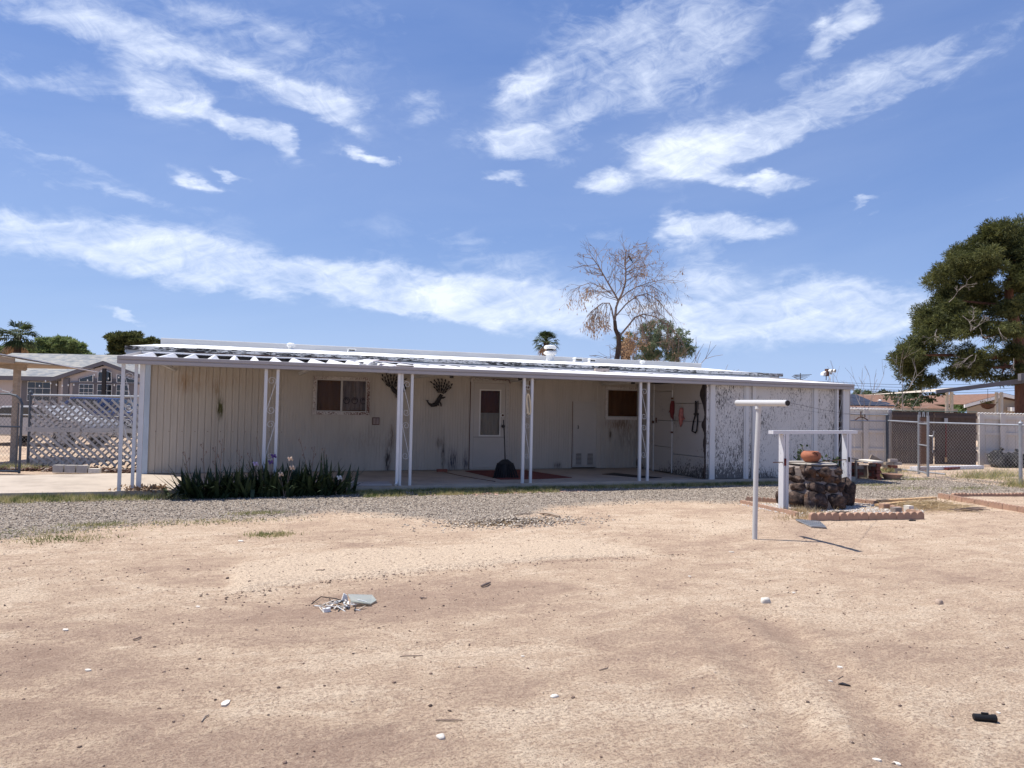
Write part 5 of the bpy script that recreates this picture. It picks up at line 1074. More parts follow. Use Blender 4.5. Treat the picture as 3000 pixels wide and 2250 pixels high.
linkmesh('wire_mesh', lat, LA-ln_*.03, LB-ln_*.03, .05, 1.55)
GA = Vector(P3(Zp(56, 1390))); gt = thing('wire_gate', 'rounded steel chain link gate left of the lattice screen', 'gate', GA.to_tuple())
gd = Vector((-1, .55, 0)).normalized(); gd = Vector((-R0[0], -R0[1], 0)); h_ = 1.57
mb = MB(); mb.tube([GA+Vector((0, 0, .02)), GA+Vector((0, 0, 1.37)), GA-Vector((0, 0, 0))+gd*.04+Vector((0, 0, 1.47)), GA+gd*.12+Vector((0, 0, 1.54)), GA+gd*.25+Vector((0, 0, h_)), GA+gd*1.2+Vector((0, 0, h_)), GA+gd*1.2+Vector((0, 0, .06)), GA+Vector((0, 0, .06))], .024, 8); mb.tube([GA+gd*.07+Vector((0, 0, .06)), GA+gd*.07+Vector((0, 0, 1.4))], .010, 6); mb.build('gate_frame', GALVD, gt)
mb = MB(); mb.tube([GA+Vector((0, 0, .93)), GA+gd*1.2+Vector((0, 0, .93))], .018, 8); mb.build('middle_bar', GALVD, gt)
mb = MB(); mb.tube([GA+gd*.25+Vector((0, 0, 1.6)), GA+gd*.18+Vector((0, 0, 1.66)), GA+gd*.24+Vector((0, 0, 1.60)), GA+gd*.4+Vector((0, 0, 1.64)), GA+gd*.5+Vector((0, 0, 1.72))], .006, 5); mb.build('latch_wire', GALV, gt)
linkmesh('wire_mesh', gt, GA+gd*.06, GA+gd*1.18, .07, 1.53, mat=GALVD)
# dark soil, bits and blocks along the lattice foot
q = Zp(225, 1388)
for i in range(4):
    r = thing('concrete_block', ('left whitewashed block of the row below the lattice', 'middle whitewashed block of the row below the lattice', 'third whitewashed block of the row below the lattice', 'small pale block at the right end of the row below the lattice')[i], 'block', (q[0]-.33+i*.22, q[1]+.12-i*.07, .0), 'row of blocks below the lattice' if i < 3 else None)
    mb = MB(); mb.box(-.10, .10, -.06, .06, .02, .17 if i < 3 else .11); o = mb.build('block', simple('whitewashed_block', (.42, .39, .36), .15, 9, .9, bump=.3) if i == 0 else (MATS['whitewashed_block'] if i < 3 else ROCKW), r, world=False); r.rotation_euler = (0, 0, -.3+i*.03)
P = np.array([tuple(LA+ld*random.uniform(-1.2, LL)+ln_*random.uniform(.0, .7)+Vector((0, 0, random.uniform(0, .05)))) for _ in range(1300)])
V, Fs = stones(P, rng.uniform(.015, .05, len(P)), .7, (IV, IF)); npmesh('soil_clods', V, Fs, stonemat('red_brown_soil', [(.2, (.05, .025, .018)), (.7, (.13, .065, .045)), (.93, (.4, .34, .28))], 12), kind='stuff', label='dark red brown soil and stones along the foot of the lattice', cat='soil')
grass(1500, lambda: tuple(LA+ld*random.gauss(-.1, .35)+ln_*random.uniform(.1, .6)), .14, GRASSG, 'lattice_weeds', 'green weeds at the left foot of the lattice screen')
# carport corner
cp = thing('carport', 'corner of a cream painted wooden carport with a corrugated metal roof at the far left', 'carport', P3(Zp(45, 1357)))
b = Zp(45, 1357); dC = float((b-CAM)@F0)
def cl(px, py, d=dC): u, z = Lp(px, py, d); return u, z
CF = lambda: MB(cf)
u0_, zt = cl(39, 1082); u1_, _ = cl(52, 1082); mb = CF(); mb.box(u0_, u1_+.01, dC, dC+.11, 0, zt); mb.build('post', WOODG, cp)
poly = [cl(-140, 1040), cl(-140, 1062), cl(75, 1087), cl(80, 1083), cl(80, 1066)]; mb = CF(); mb.prism([(p[0], p[1]) for p in poly], 'y', dC-.04, dC-.001); mb.build('beam', WOODG, cp)
poly = [cl(-140, 1018), cl(-140, 1040), cl(95, 1070), cl(106, 1070), cl(106, 1056)]; mb = CF(); mb.prism([(p[0], p[1]) for p in poly], 'y', dC-.75, dC-.71); mb.build('fascia_board', WOODG, cp)
a0 = cl(-140, 1010); a1 = cl(122, 1054)
for k in range(9):
    mb = CF(); y0 = dC-.85+k*.35; mb.add([(a0[0], y0, a0[1]-k*.02), (a1[0], y0, a1[1]-k*.02), (a1[0], y0+.34, a1[1]-k*.02-.02), (a0[0], y0+.34, a0[1]-k*.02-.02), (a0[0], y0, a0[1]-k*.02+.02), (a1[0], y0, a1[1]-k*.02+.02), (a1[0], y0+.34, a1[1]-k*.02), (a0[0], y0+.34, a0[1]-k*.02)], [(0, 3, 2, 1), (4, 5, 6, 7), (0, 1, 5, 4), (1, 2, 6, 5), (2, 3, 7, 6), (3, 0, 4, 7)]); mb.build('roof_sheet', PANM, cp)
mb = CF(); mb.box(a0[0], cl(118, 1060)[0], dC-.69, dC+2.2, cl(100, 1065)[1]-.02, cl(100, 1065)[1]+.0); mb.build('soffit', WOODG, cp)

# ------------------------------------------------------------------ neighbour's house, left
D = 40.0
def hl(px, py, d=D): return Lp(px, py, d)
nh = thing('neighbour_house', 'pinkish grey single storey house with grey trim and shingle roof beyond the lattice', 'house', cf((hl(150, 1250)[0], D, 0)))
ze = hl(150, 1106)[1]; zr = 4.28; ux0 = hl(-150, 1100)[0]; ux1 = hl(560, 1100)[0]
mb = CF(); mb.box(ux0, ux1, D, D+.2, 0.5, ze); mb.build('wall', PINKW, nh); mb = CF(); mb.box(ux0, ux1, D-.03, D-.001, 0, .55); mb.build('skirting', GREYP, nh)
mb = CF(); mb.add([(ux0, D-.5, ze), (ux1, D-.5, ze), (ux1, D+5, zr), (ux0, D+5, zr), (ux0, D+10, ze), (ux1, D+10, ze)], [(0, 1, 2, 3), (3, 2, 5, 4), (0, 3, 4), (1, 5, 2)]); mb.build('roof', ROOFG, nh)
mb = CF(); mb.box(ux0, ux1, D-.56, D-.50, ze-.2, ze+.03); mb.build('eave_fascia', GREYP, nh)
mb = CF(); mb.box(ux0, ux1, D+9.8, D+10, 0, ze); mb.build('back_wall', PINKW, nh)
# gable
gx0, gx1, gxp = hl(192, 1106)[0], hl(470, 1108)[0], hl(331, 1061)[0]; gzp = hl(331, 1061)[1]; gz0 = ze-.05
mb = CF(); mb.prism([(gx0+.25, .5), (gx1-.25, .5), (gx1-.25, gz0), (gxp, gzp-.22), (gx0+.25, gz0)], 'y', D-.75, D-.60); gb = mb.build('gable_wall', PINKW, nh)
for s_, (a, b) in enumerate(((gx0-.25, gxp), (gxp, gx1+.25))):
    za, zb_ = (gz0-.02, gzp) if s_ == 0 else (gzp, gz0-.02); mb = CF(); mb.prism([(a, za-.2), (b, zb_-.2), (b, zb_), (a, za)], 'y', D-1.0, D-.94); mb.build('gable_trim', GREYP, nh)
    mb = CF(); mb.add([(a, D-1.0, za+.01), (b, D-1.0, zb_+.01), (b, D+3.2, zb_+.01), (a, D+3.2, za+.01)], [(0, 1, 2, 3)]); mb.build('gable_roof', ROOFG, nh)
def rect(px0, py0, px1, py1, d=D): a = hl(px0, py0, d); b = hl(px1, py1, d); return min(a[0], b[0]), max(a[0], b[0]), min(a[1], b[1]), max(a[1], b[1])
def hbox(nm, mat, px0, py0, px1, py1, y0, y1, par=nh):
    u, v, z0, z1 = rect(px0, py0, px1, py1, D); mb = CF(); mb.box(u, v, y0, y1, z0, z1); return mb.build(nm, mat, par)
hbox('shutter', GREYP, 66, 1115, 84, 1190, D-.08, D-.001); hbox('shutter', GREYP, 152, 1115, 168, 1190, D-.08, D-.001); hbox('window_head', GREYP, 60, 1111, 176, 1116, D-.10, D-.001)
def hwin(px0, py0, px1, py1, nx_, nz_, y):
    f_ = hbox('window', BULB, px0, py0, px1, py1, y-.03, y); u, v, z0, z1 = rect(px0, py0, px1, py1); g_ = .03
    for i in range(nx_):
        for j in range(nz_):
            w_ = (v-u-g_*(nx_+1))/nx_; h2 = (z1-z0-g_*(nz_+1))/nz_; mb = CF(); a = u+g_+i*(w_+g_); c = z0+g_+j*(h2+g_); mb.box(a, a+w_, y-.045, y-.031, c, c+h2); mb.build('pane', CARG, f_)
hwin(85, 1118, 151, 1176, 3, 3, D-.09)
hbox('gable_post', GREYP, 213, 1110, 224, 1240, D-.85, D-.76); hbox('shutter', GREYP, 240, 1125, 258, 1240, D-.85, D-.76); hbox('window_head', GREYP, 232, 1120, 430, 1128, D-.88, D-.76); hbox('window_surround', GREYP, 255, 1110, 410, 1240, D-.82, D-.76)
hwin(259, 1126, 299, 1165, 3, 3, D-.83); hwin(311, 1127, 352, 1165, 3, 2, D-.83); hwin(366, 1128, 400, 1165, 3, 2, D-.83)
for pts in (((259, 1120), (299, 1121), (299, 1100), (259, 1112)), ((311, 1121), (352, 1122), (352, 1093), (335, 1086), (313, 1092)), ((366, 1122), (420, 1124), (420, 1115), (366, 1098))):
    mb = CF(); P_ = [hl(*p) for p in pts]; mb.prism(P_, 'y', D-.86, D-.83); w_ = mb.build('window', BULB, nh)
    cx_ = sum(p[0] for p in P_)/len(P_); cz_ = sum(p[1] for p in P_)/len(P_); mb = CF(); mb.prism([(cx_+(a-cx_)*.9, cz_+(c-cz_)*.86) for a, c in P_], 'y', D-.88, D-.865); mb.build('pane', CARG, w_)
hbox('flue_pipe', DARK, 337, 1083, 341, 1240, D-1.25, D-1.15)
for i, (px, py) in enumerate(((171, 1121), (186, 1127), (202, 1131), (219, 1134), (236, 1132), (252, 1131), (154, 1134), (291, 1118), (310, 1103), (330, 1092), (350, 1113), (367, 1132), (380, 1110))):
    p = hl(px, py-2); mb = CF(); mb.lathe([(.01, .05), (.02, .03), (.035, -.02), (.0, -.07)], (p[0], D-1.1, p[1]), 8); mb.build('string_light', BULB, nh)
# parked cars behind the lattice
def car(nm, lab, mat, pc, dist, L, H, ang, kind):
    u, _ = Lp(pc, 1200, dist); r = thing(nm, lab, kind, cf((u, dist, 0)), 'vehicles parked beyond the lattice')
    prof = [(-.5, .25), (-.5, .52), (-.47, .60), (-.30, .66), (-.18, .97), (.14, 1.0), (.27, .70), (.46, .66), (.5, .5), (.5, .25)] if kind == 'car' else [(-.5, .28), (-.5, .62), (-.46, .64), (-.13, .66), (-.10, .98), (.12, 1.0), (.22, .70), (.47, .66), (.5, .5), (.5, .28)]
    P_ = [(a*L, b*H) for a, b in prof]; mb = MB(); W_ = 1.75; mb.prism(P_, 'y', -W_/2, W_/2); body = mb.build('body', mat, r, world=False)
    bv = body.modifiers.new('bevel', 'BEVEL'); bv.width = .05; bv.segments = 2
    i0 = 3
    for s_ in (-1, 1):
        g = [(-.26, .69), (-.17, .93), (-.03, .95), (-.03, .70)] if kind == 'car' else [(-.11, .70), (-.085, .93), (-.0, .95), (-.0, .70)]
        g2 = [(-.01, .70), (-.01, .95), (.12, .94), (.22, .71)] if kind == 'car' else [(.015, .70), (.015, .95), (.105, .94), (.17, .72)]
        for gg in (g, g2): mb = MB(); y_ = s_*(W_/2+.004); mb.prism([(a*L, b*H) for a, b in gg], 'y', min(y_, y_-s_*.02), max(y_, y_-s_*.02)); mb.build('side_window', CARG, r, world=False)
        for wx in (-.32, .32):
            mb = MB(); c0_, rr = wx*L, .32
            mb.add([(c0_+rr*math.cos(t), y, .32+rr*math.sin(t)) for y in (s_*(W_/2-.2), s_*(W_/2+.02)) for t in np.linspace(0, 2*math.pi, 18, endpoint=False)], [tuple(range(18)), tuple(range(35, 17, -1))]+[(k, (k+1) % 18, 18+(k+1) % 18, 18+k) for k in range(18)]); wh = mb.build('wheel', TYRE, r, world=False)
            mb = MB(); mb.add([(c0_+.2*math.cos(t), y, .32+.2*math.sin(t)) for y in (s_*(W_/2-.0), s_*(W_/2+.03)) for t in np.linspace(0, 2*math.pi, 14, endpoint=False)], [tuple(range(14)), tuple(range(27, 13, -1))]+[(k, (k+1) % 14, 14+(k+1) % 14, 14+k) for k in range(14)]); mb.build('rim', GALV, wh, world=False)
    mb = MB(); mb.add([(-.185*L, -W_*.42, .95*H), (-.185*L, W_*.42, .95*H), (-.295*L, W_*.45, .68*H), (-.295*L, -W_*.45, .68*H)], [(0, 1, 2, 3)]); mb.build('rear_window', CARG, r, world=False)
    r.rotation_euler = (0, 0, ang)
car('parked_car', 'white saloon car parked beyond the left part of the lattice', CARW, 130, 23.5, 4.3, 1.28, -YAW-.12, 'car')
car('pickup_truck', 'dark blue pickup truck parked beyond the right part of the lattice', CARB, 290, 30, 5.2, 1.6, -YAW+math.pi-.08, 'truck')
# wire fence beyond the yard, left
fa = Vector(cf((hl(-150, 1200)[0]*.5, 19.5, 0))); fb = Vector(cf((-4.6, 19.5, 0)))
fn = thing('chain_link_fence', 'low chain link fence crossing behind the lattice and the gate', 'fence', fa.to_tuple())
mb = MB(); mb.tube([fa+Vector((0, 0, 1.05)), fb+Vector((0, 0, 1.05))], .02, 6); mb.build('top_rail', GALV, fn); linkmesh('wire_mesh', fn, fa, fb, .05, 1.04, .07)
for k in range(5): p = fa.lerp(fb, k/4); mb = MB(); mb.tube([p, p+Vector((0, 0, 1.1))], .025, 6); mb.build('fence_post', GALV, fn)
# ------------------------------------------------------------------ right side
fz = 1.33
A_ = Vector((15.95, 1.80, 0)); B_ = Vector((15.98, -1.66, 0)); C_ = Vector((15.9, -6.5, 0)); E_ = Vector((12.86, 3.1, 0))
cf1 = thing('chain_link_fence', 'galvanised chain link fence with terminal post at the right of the yard', 'fence', B_.to_tuple())
def fpost(p, h, r=.035, mat=GALV, par=cf1, nm='fence_post'):
    mb = MB(); mb.tube([p, p+Vector((0, 0, h))], r, 12); mb.tube([p+Vector((0, 0, h)), p+Vector((0, 0, h+.02)), p+Vector((0, 0, h+.05)), p+Vector((0, 0, h+.09))], [r*1.25, r*1.25, r*.5, r*.12], 10); return mb.build(nm, mat, par)
fpost(A_, 1.48, .04, GALVD); fpost(B_, 1.36, .036); fpost(C_, 1.36)
for a, b, h in ((Vector((15.9, .9, 0)), B_, fz), (B_, C_, fz)): mb = MB(); mb.tube([a+Vector((0, 0, h)), b+Vector((0, 0, h))], .021, 8); mb.build('top_rail', GALV, cf1)
mb = MB(); mb.tube([A_+Vector((0, 0, fz+.02)), Vector((15.9, .9, fz))], .021, 8); mb.build('top_rail', GALV, cf1)
linkmesh('wire_mesh', cf1, (15.9, .62, 0), B_, .03, fz); linkmesh('wire_mesh', cf1, B_, C_, .03, fz); linkmesh('wire_mesh', cf1, A_, (15.92, .75, 0), .03, fz)
cf2 = thing('chain_link_fence', 'taller chain link panel between the shed corner and the dark terminal post', 'fence', E_.to_tuple())
for h in (1.50, 1.33): mb = MB(); mb.tube([E_+Vector((0, 0, h)), A_+Vector((0, 0, h))], .018, 8); mb.build('rail', GALV, cf2)
linkmesh('wire_mesh', cf2, E_, A_-Vector((.05, 0, 0)), .03, 1.32)
g0 = Vector((15.82, .74, 0)); g1_ = Vector((15.38, .12, 0))
gg = thing('wire_gate', 'narrow chain link gate standing open towards the yard at the right', 'gate', g0.to_tuple())
mb = MB(); mb.tube([g0+Vector((0, 0, .05)), g0+Vector((0, 0, 1.52))], .03, 10); mb.build('hinge_post', GALV, gg)
mb = MB(); mb.tube([g1_+Vector((0, 0, .05)), g1_+Vector((0, 0, 1.50))], .028, 10); mb.build('latch_post', GALV, gg)
for h in (.12, .78, 1.30): mb = MB(); mb.tube([g0+Vector((0, 0, h)), g1_+Vector((0, 0, h))], .018, 8); mb.build('gate_bar', GALV, gg)
linkmesh('wire_mesh', gg, g0, g1_, .1, 1.45, .05, .003, RUST)
mb = MB()
for k in range(6): p = g0.lerp(g1_, k/5)+Vector((0, 0, 1.47)); mb2 = MB(); mb2.tube([p, p+Vector((random.uniform(-.04, .04), random.uniform(-.04, .04), .12))], .008, 5); mb2.build('loose_wire', GALV, gg)
mb = MB(); mb.tube([g1_+Vector((0, -.03, 1.02)), g1_+Vector((.02, -.12, 1.02)), g1_+Vector((.02, -.14, 1.14))], .014, 6); mb.build('latch', GALV, gg)
mb = MB(); mb.tube([g1_+Vector((.02, -.1, 1.0)), g1_+Vector((.03, -.11, .8)), g1_+Vector((.03, -.1, .62))], .008, 5); mb.build('chain', GALV, gg)
# panel fence with brown double gate, 22 m away
D2 = 22.6
def r2(px0, py0, px1, py1, d): a = Lp(px0, py0, d); b = Lp(px1, py1, d); return min(a[0], b[0]), max(a[0], b[0]), min(a[1], b[1]), max(a[1], b[1])
pf = thing('panel_fence', 'tall cream panel fence with scalloped cap at the back right', 'fence', cf((Lp(2700, 1300, D2)[0], D2, 0)))
def fsec(px0, px1, posts, d, mat, par, base, topo, cap=True, nb=None):
    ua, _, _, zt_ = r2(px0, topo, px0+1, base, d); ub = r2(px1-1, topo, px1, base, d)[1]; nb = nb or max(3, round((ub-ua)/.23)); w_ = (ub-ua)/nb
    for i in range(nb):
        mb = CF(); mb.box(ua+i*w_+.006, ua+(i+1)*w_-.006, d, d+.02, .02, zt_); mb.build('board', mat, par)
    for z in (.42, .98, zt_-.13): mb = CF(); mb.box(ua, ub, d-.05, d-.001, z-.04, z+.04); mb.build('rail', mat, par)
    return ua, ub, zt_
u0_, u1_, zt = fsec(2440, 2610, (), D2, FENCEP, pf, 1357, 1198); fsec(2865, 3700, (), D2, FENCEP, pf, 1357, 1212)
for px in (2533, 2603, 2870, 2932, 3040, 3150, 3260, 3380, 3500, 3620):
    u, z = Lp(px, 1200 if px < 2700 else 1212, D2); mb = CF(); mb.box(u-.065, u+.065, D2-.10, D2-.051, 0, z); mb.build('fence_post', FENCEP, pf)
for a, b, py in ((2440, 2615, 1198), (2860, 3700, 1212)):
    ua, za = Lp(a, py, D2); ub, zb_ = Lp(b, py, D2); k = 0; u = ua
    while u < ub:
        mb = CF(); mb.tube([(u, D2-.06, za+.01), (u+.05, D2-.06, za+.035), (u+.10, D2-.06, za+.01)], .014, 5); mb.build('cap_scallop', BULB, pf); u += .10
bg_ = thing('brown_gate', 'wide dark brown double board gate in the cream fence', 'gate', cf((Lp(2740, 1300, D2)[0], D2-.2, 0)))
for a, b in ((2613, 2735), (2738, 2860)):
    fsec(a, b, (), D2-.25, FENCEB, bg_, 1358, 1205 if a < 2700 else 1208, nb=8)
ua, za = Lp(2612, 1203, D2-.3); ub, zb_ = Lp(2862, 1207, D2-.3); mb = CF(); mb.tube([(ua, D2-.3, za), (ub, D2-.3, zb_)], .012, 6); mb.build('top_cable', simple('green_cable', (.08, .14, .12)), bg_)
u, z = Lp(2771, 1230, D2-.32); mb = CF(); mb.box(u-.05, u+.05, D2-.34, D2-.305, z-.09, z+.05); mb.build('bolt_plate', GALV, bg_)
mb = CF(); mb.box(u-.012, u+.012, D2-.34, D2-.305, .2, z-.1); mb.build('drop_rod', RED, bg_); mb = CF(); mb.box(u-.03, u+.03, D2-.34, D2-.305, .1, .24); mb.build('rod_foot', WOODP, bg_)
def bagf(px, py, w, h, lab):
    u_, _ = Lp(px, py, 21.9); q = cf((u_, 21.9, 0)); r = thing('bin_bag', lab, 'bin bag', q, 'black bin bags by the cream fence'); v, f = boulder(None, (w, w*.8, h), px*.37, sub=3); v[:, 2] = np.where(v[:, 2] < -h*.75, -h*.75, v[:, 2]); v = v+np.array([0, 0, h*.75]); o = npmesh('bag_body', v, f, BAG, r, world=False)
    o.data.polygons.foreach_set('use_smooth', [True]*len(o.data.polygons)); mb = MB(); mb.tube([(0, 0, h*1.6), (.02, 0, h*1.85), (.07, 0, h*2.05)], [.09, .035, .07], 7); mb.build('bag_knot', BAG, r, world=False)
bagf(2930, 1357, .32, .27, 'black bin bag with a tied neck, left one of the pair by the cream fence'); bagf(2975, 1356, .30, .25, 'black bin bag at the right of the pair by the cream fence'); bagf(2893+60, 1352, .26, .2, 'low black bin bag squeezed behind and between the two larger ones')
a = Zp(2676, 1378); b = Zp(2872, 1373); pk = thing('white_plank', 'long white plank lying on the dirt beyond the wire fence', 'plank', P3(a)); mb = MB(); mb.obox((a[0], a[1], .05), (b[0], b[1], .05), .22, .09); mb.build('plank_body', WHITEW, pk)
a = Zp(2763, 1376); b = Zp(2800, 1374); pk = thing('red_rag', 'small red rag lying against the white plank', 'rag', P3(a)); mb = MB(); mb.obox((a[0]-.1, a[1]-.16, .04), (b[0]-.1, b[1]-.16, .05), .1, .05); mb.build('rag_cloth', RED, pk)
a = Zp(2612, 1377); b = Zp(2770, 1393); pk = thing('metal_pipe', 'thin grey pipe lying on the ground beyond the gate', 'pipe', P3(a)); mb = MB(); mb.tube([(a[0], a[1], .05), (b[0], b[1], .03)], .02, 8); mb.build('pipe_tube', GALV, pk)
# brick planter and bits at the shed corner
bp = thing('brick_planter', 'low broken red brick planter with a pale slab on top, beside the shed corner', 'planter', (14.2, 1.9, 0))
def laybricks(x0, y0, x1, y1, rows, mats, ln=.20, h=.065):
    a = Vector((x0, y0, 0)); b = Vector((x1, y1, 0)); L = (b-a).length; d = (b-a)/L; n = int(L/(ln+.012))
    for r_ in range(rows):
        for i in range(n):
            s_ = (i+.5*(r_ % 2))*(ln+.012)
            if s_+ln > L: continue
            p = a+d*s_+Vector((0, 0, .03+r_*(h+.01))); mb = MB(); mb.obox(p+Vector((0, random.uniform(-.008, .008), 0)), p+d*ln, .095, h); mb.build('brick', random.choice(mats), bp)
pA, pB, pC = (Dp(x_, 1380, d_) for x_, d_ in ((2488, 17.2), (2543, 17.15), (2582, 16.7)))
laybricks(pA[0], pA[1], pB[0], pB[1], 5, (BRICK, BRICK, BRICK, BRICKP)); laybricks(pB[0]+.02, pB[1]-.05, pC[0], pC[1], 5, (BRICK, BRICK, BRICK, BRICKP)); laybricks(pC[0]+.05, pC[1]+.1, pC[0]+.45, pC[1]+.7, 5, (BRICK,))
mb = MB(); mb.obox((pB[0]-.08, pB[1]+.12, .425), (pC[0]+.03, pC[1]+.12, .41), .36, .035); mb.build('top_slab', ROCKW, bp)
mb = MB(); mb.prism([(pA[0], pA[1]+.12), (pB[0]+.1, pB[1]+.12), (pC[0]+.02, pC[1]+.2), (pC[0]+.4, pC[1]+.8), (pA[0]+.3, pA[1]+1.0)], 'z', 0, .3); mb.build('soil_fill', MORTAR, bp)
pD = Dp(2592, 1380, 17.6); laybricks(pD[0], pD[1], pD[0]+.45, pD[1]-.1, 6, (WOODG, BRICKP, BRICK))
st = thing('white_stake', 'thin pale stake standing in the grass in front of the brick planter', 'stake', P3(Zp(2508, 1402))); q = Zp(2508, 1402); mb = MB(); mb.box(q[0]-.025, q[0]+.02, q[1]-.02, q[1]+.02, 0, .42); mb.tube([(q[0]-.3, q[1], .50), (q[0]+.06, q[1], .44)], .02, 6); mb.build('stake_wood', WOODG, st)
q = Zp(2613, 1404); tp = thing('planter_bowl', 'shallow clay coloured bowl of weeds beside the dark terminal post', 'bowl', P3(q)); mb = MB(); mb.lathe([(.16, 0), (.21, .10), (.23, .10), (.235, .125), (.20, .125), (.19, .09), (0, .08)], P3(q), 22); mb.build('bowl_body', EDGE, tp)
q = Zp(2612, 1400); P = np.array([(q[0]+random.gauss(0, .08), q[1]+random.gauss(.1, .08), .1+random.uniform(0, .05)) for _ in range(130)]); V, F_ = leaves(P, np.full(130, .12), np.full(130, .012), np.tile([0, 0, 1.5], (130, 1)), .6); npmesh('weeds', V, F_, GRASSG, tp, kind='stuff')
grass(2600, multi(pp(2520, 1395, .5, .15), pp(2580, 1395, .35, .2), pp(2600, 1380, .3, .2)), .13, GRASSG, 'corner_weeds', 'green weeds in the shade between the shed corner and the planter')
pk = thing('leaning_board', 'short weathered board leaning beside the dark terminal post', 'board', (15.5, 1.6, 0)); mb = MB(); mb.obox((15.1, 1.55, .42), (15.75, 1.3, .06), .03, .14); mb.build('board_body', WOODG, pk)
# security lights on the roof corner
q = Yp(2422, 1105, -.05); sl_ = thing('security_light', 'double spotlight on a weathered wooden box above the right end of the porch roof', 'security light', (q[0], -.05, 2.19))
sl_.scale = (.6, .6, .6); x_, z_ = q[0], q[2]
mb = MB(); mb.box(x_-.0, x_+.09, -.08, .05, z_-.05, z_+.22); mb.build('box_front', RUST, sl_)
mb = MB(); mb.prism([(x_-.13, z_-.02), (x_-.001, z_-.02), (x_-.001, z_+.13), (x_-.13, z_+.06)], 'y', -.03, .12); mb.build('box_side', BULB, sl_)
mb = MB(); mb.box(x_-.13, x_-.11, -.16, -.14, z_-.20, z_-.05); mb.box(x_-.13, x_-.09, -.16, -.0, z_-.05, z_-.035); mb.build('hook_bracket', DARK, sl_)
for (ax_, az_) in ((x_+.06, z_+.15), (x_+.21, z_+.155)):
    mb = MB(); c_ = Vector((ax_, -.10, az_)); dv = Vector((.25, -1, -.1)).normalized(); mb.tube([c_-dv*.02, c_+dv*.02, c_+dv*.08, c_+dv*.12], [.03, .05, .062, .065], 14); sp1 = mb.build('spotlight', BULB, sl_); mb = MB(); mb.tube([c_+dv*.121, c_+dv*.124], .055, 14); mb.build('lens', simple('lens_grey_%d' % (ax_*100), (.22, .21, .19), .1, 4, .2), sp1)
mb = MB(); mb.tube([(x_+.09, -.05, z_+.12), (x_+.2, -.05, z_+.14)], .02, 8); mb.build('arm', BULB, sl_); mb = MB(); mb.lathe([(.03, -.06), (.045, -.05), (.045, .02), (.02, .03)], (x_+.15, -.1, z_+.07), 12); mb.build('sensor', GALV, sl_)
for k in range(3): mb = MB(); mb.tube([(x_+.02+.03*k, -.12, z_-.06), (x_-.02+.03*k, -.19, z_-.15), (x_-.08+.06*k, -.18, z_-.26)], .006, 5); mb.build('wire', STRAW if k else DARK, sl_)
sl_.location.z += .10
# ------------------------------------------------------------------ houses at the right
D3 = 55
sh = thing('solar_house', 'low house with brown shingle hip roof and dark solar panels beyond the panel fence', 'house', cf((Lp(2640, 1250, D3)[0], D3, 0)))
def l3(px, py): return Lp(px, py, D3)
zE = l3(2600, 1197)[1]; uL = l3(2350, 1190)[0]; uR = l3(2795, 1200)[0]; zR = Lp(2600, 1157, D3+5)[1]
uA, uB = l3(2420, 1157)[0]+.3, l3(2672, 1157)[0]+.4
mb = CF(); mb.add([(uL, D3-.4, zE), (uR, D3-.4, zE), (uB+.6, D3+5, zR), (uA-1, D3+5, zR), (uL, D3+10, zE), (uR, D3+10, zE)], [(0, 1, 2, 3), (1, 5, 2), (3, 2, 5, 4), (0, 3, 4)]); mb.build('roof', ROOFB, sh)
mb = CF(); mb.box(uL, uR-.4, D3, D3+9.6, 0, zE-.05); mb.build('wall', TANW, sh)
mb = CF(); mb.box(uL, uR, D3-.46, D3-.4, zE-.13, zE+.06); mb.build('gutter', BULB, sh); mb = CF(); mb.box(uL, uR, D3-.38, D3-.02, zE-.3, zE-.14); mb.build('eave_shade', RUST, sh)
rd_ = Vector((0, 5.4, zR-zE)).normalized()
for i in range(10):
    for j in range(3):
        a = l3(2450, 1180)[0]-.2+i*.98; 
        if a+.95 > l3(2640-j*22, 1180)[0]: continue
        y0 = D3+.35+j*1.45; z0 = zE+(y0-D3+.4)/5.4*(zR-zE)+.07; y1 = y0+1.40; z1 = zE+(y1-D3+.4)/5.4*(zR-zE)+.07
        mb = CF(); mb.add([(a, y0, z0), (a+.95, y0, z0), (a+.95, y1, z1), (a, y1, z1), (a, y0, z0-.05), (a+.95, y0, z0-.05), (a+.95, y1, z1-.05), (a, y1, z1-.05)], [(0, 1, 2, 3), (7, 6, 5, 4), (0, 4, 5, 1), (1, 5, 6, 2), (2, 6, 7, 3), (3, 7, 4, 0)]); mb.build('solar_panel', SOLAR, sh)
p = l3(2617, 1178); mb = CF(); mb.lathe([(.12, 0), (.12, .22), (.2, .25), (.0, .33)], (p[0], D3+2.0, p[1]-.1), 10); mb.build('roof_vent', BULB, sh)
D4 = 46
th_ = thing('tan_house', 'tan gabled house with white rake trim behind the right hand patio cover', 'house', cf((Lp(2950, 1250, D4)[0], D4, 0)))
def l4(px, py): return Lp(px, py, D4)
pk_ = l4(2932, 1158); eL = l4(2815, 1190); eR = (pk_[0]*2-eL[0]+1, eL[1])
mb = CF(); mb.prism([(eL[0]+.5, 0), (eR[0]-.5, 0), (eR[0]-.5, eR[1]), (pk_[0], pk_[1]-.2), (eL[0]+.5, eL[1]-.1)], 'y', D4, D4+.2); mb.build('gable_wall', TANW, th_)
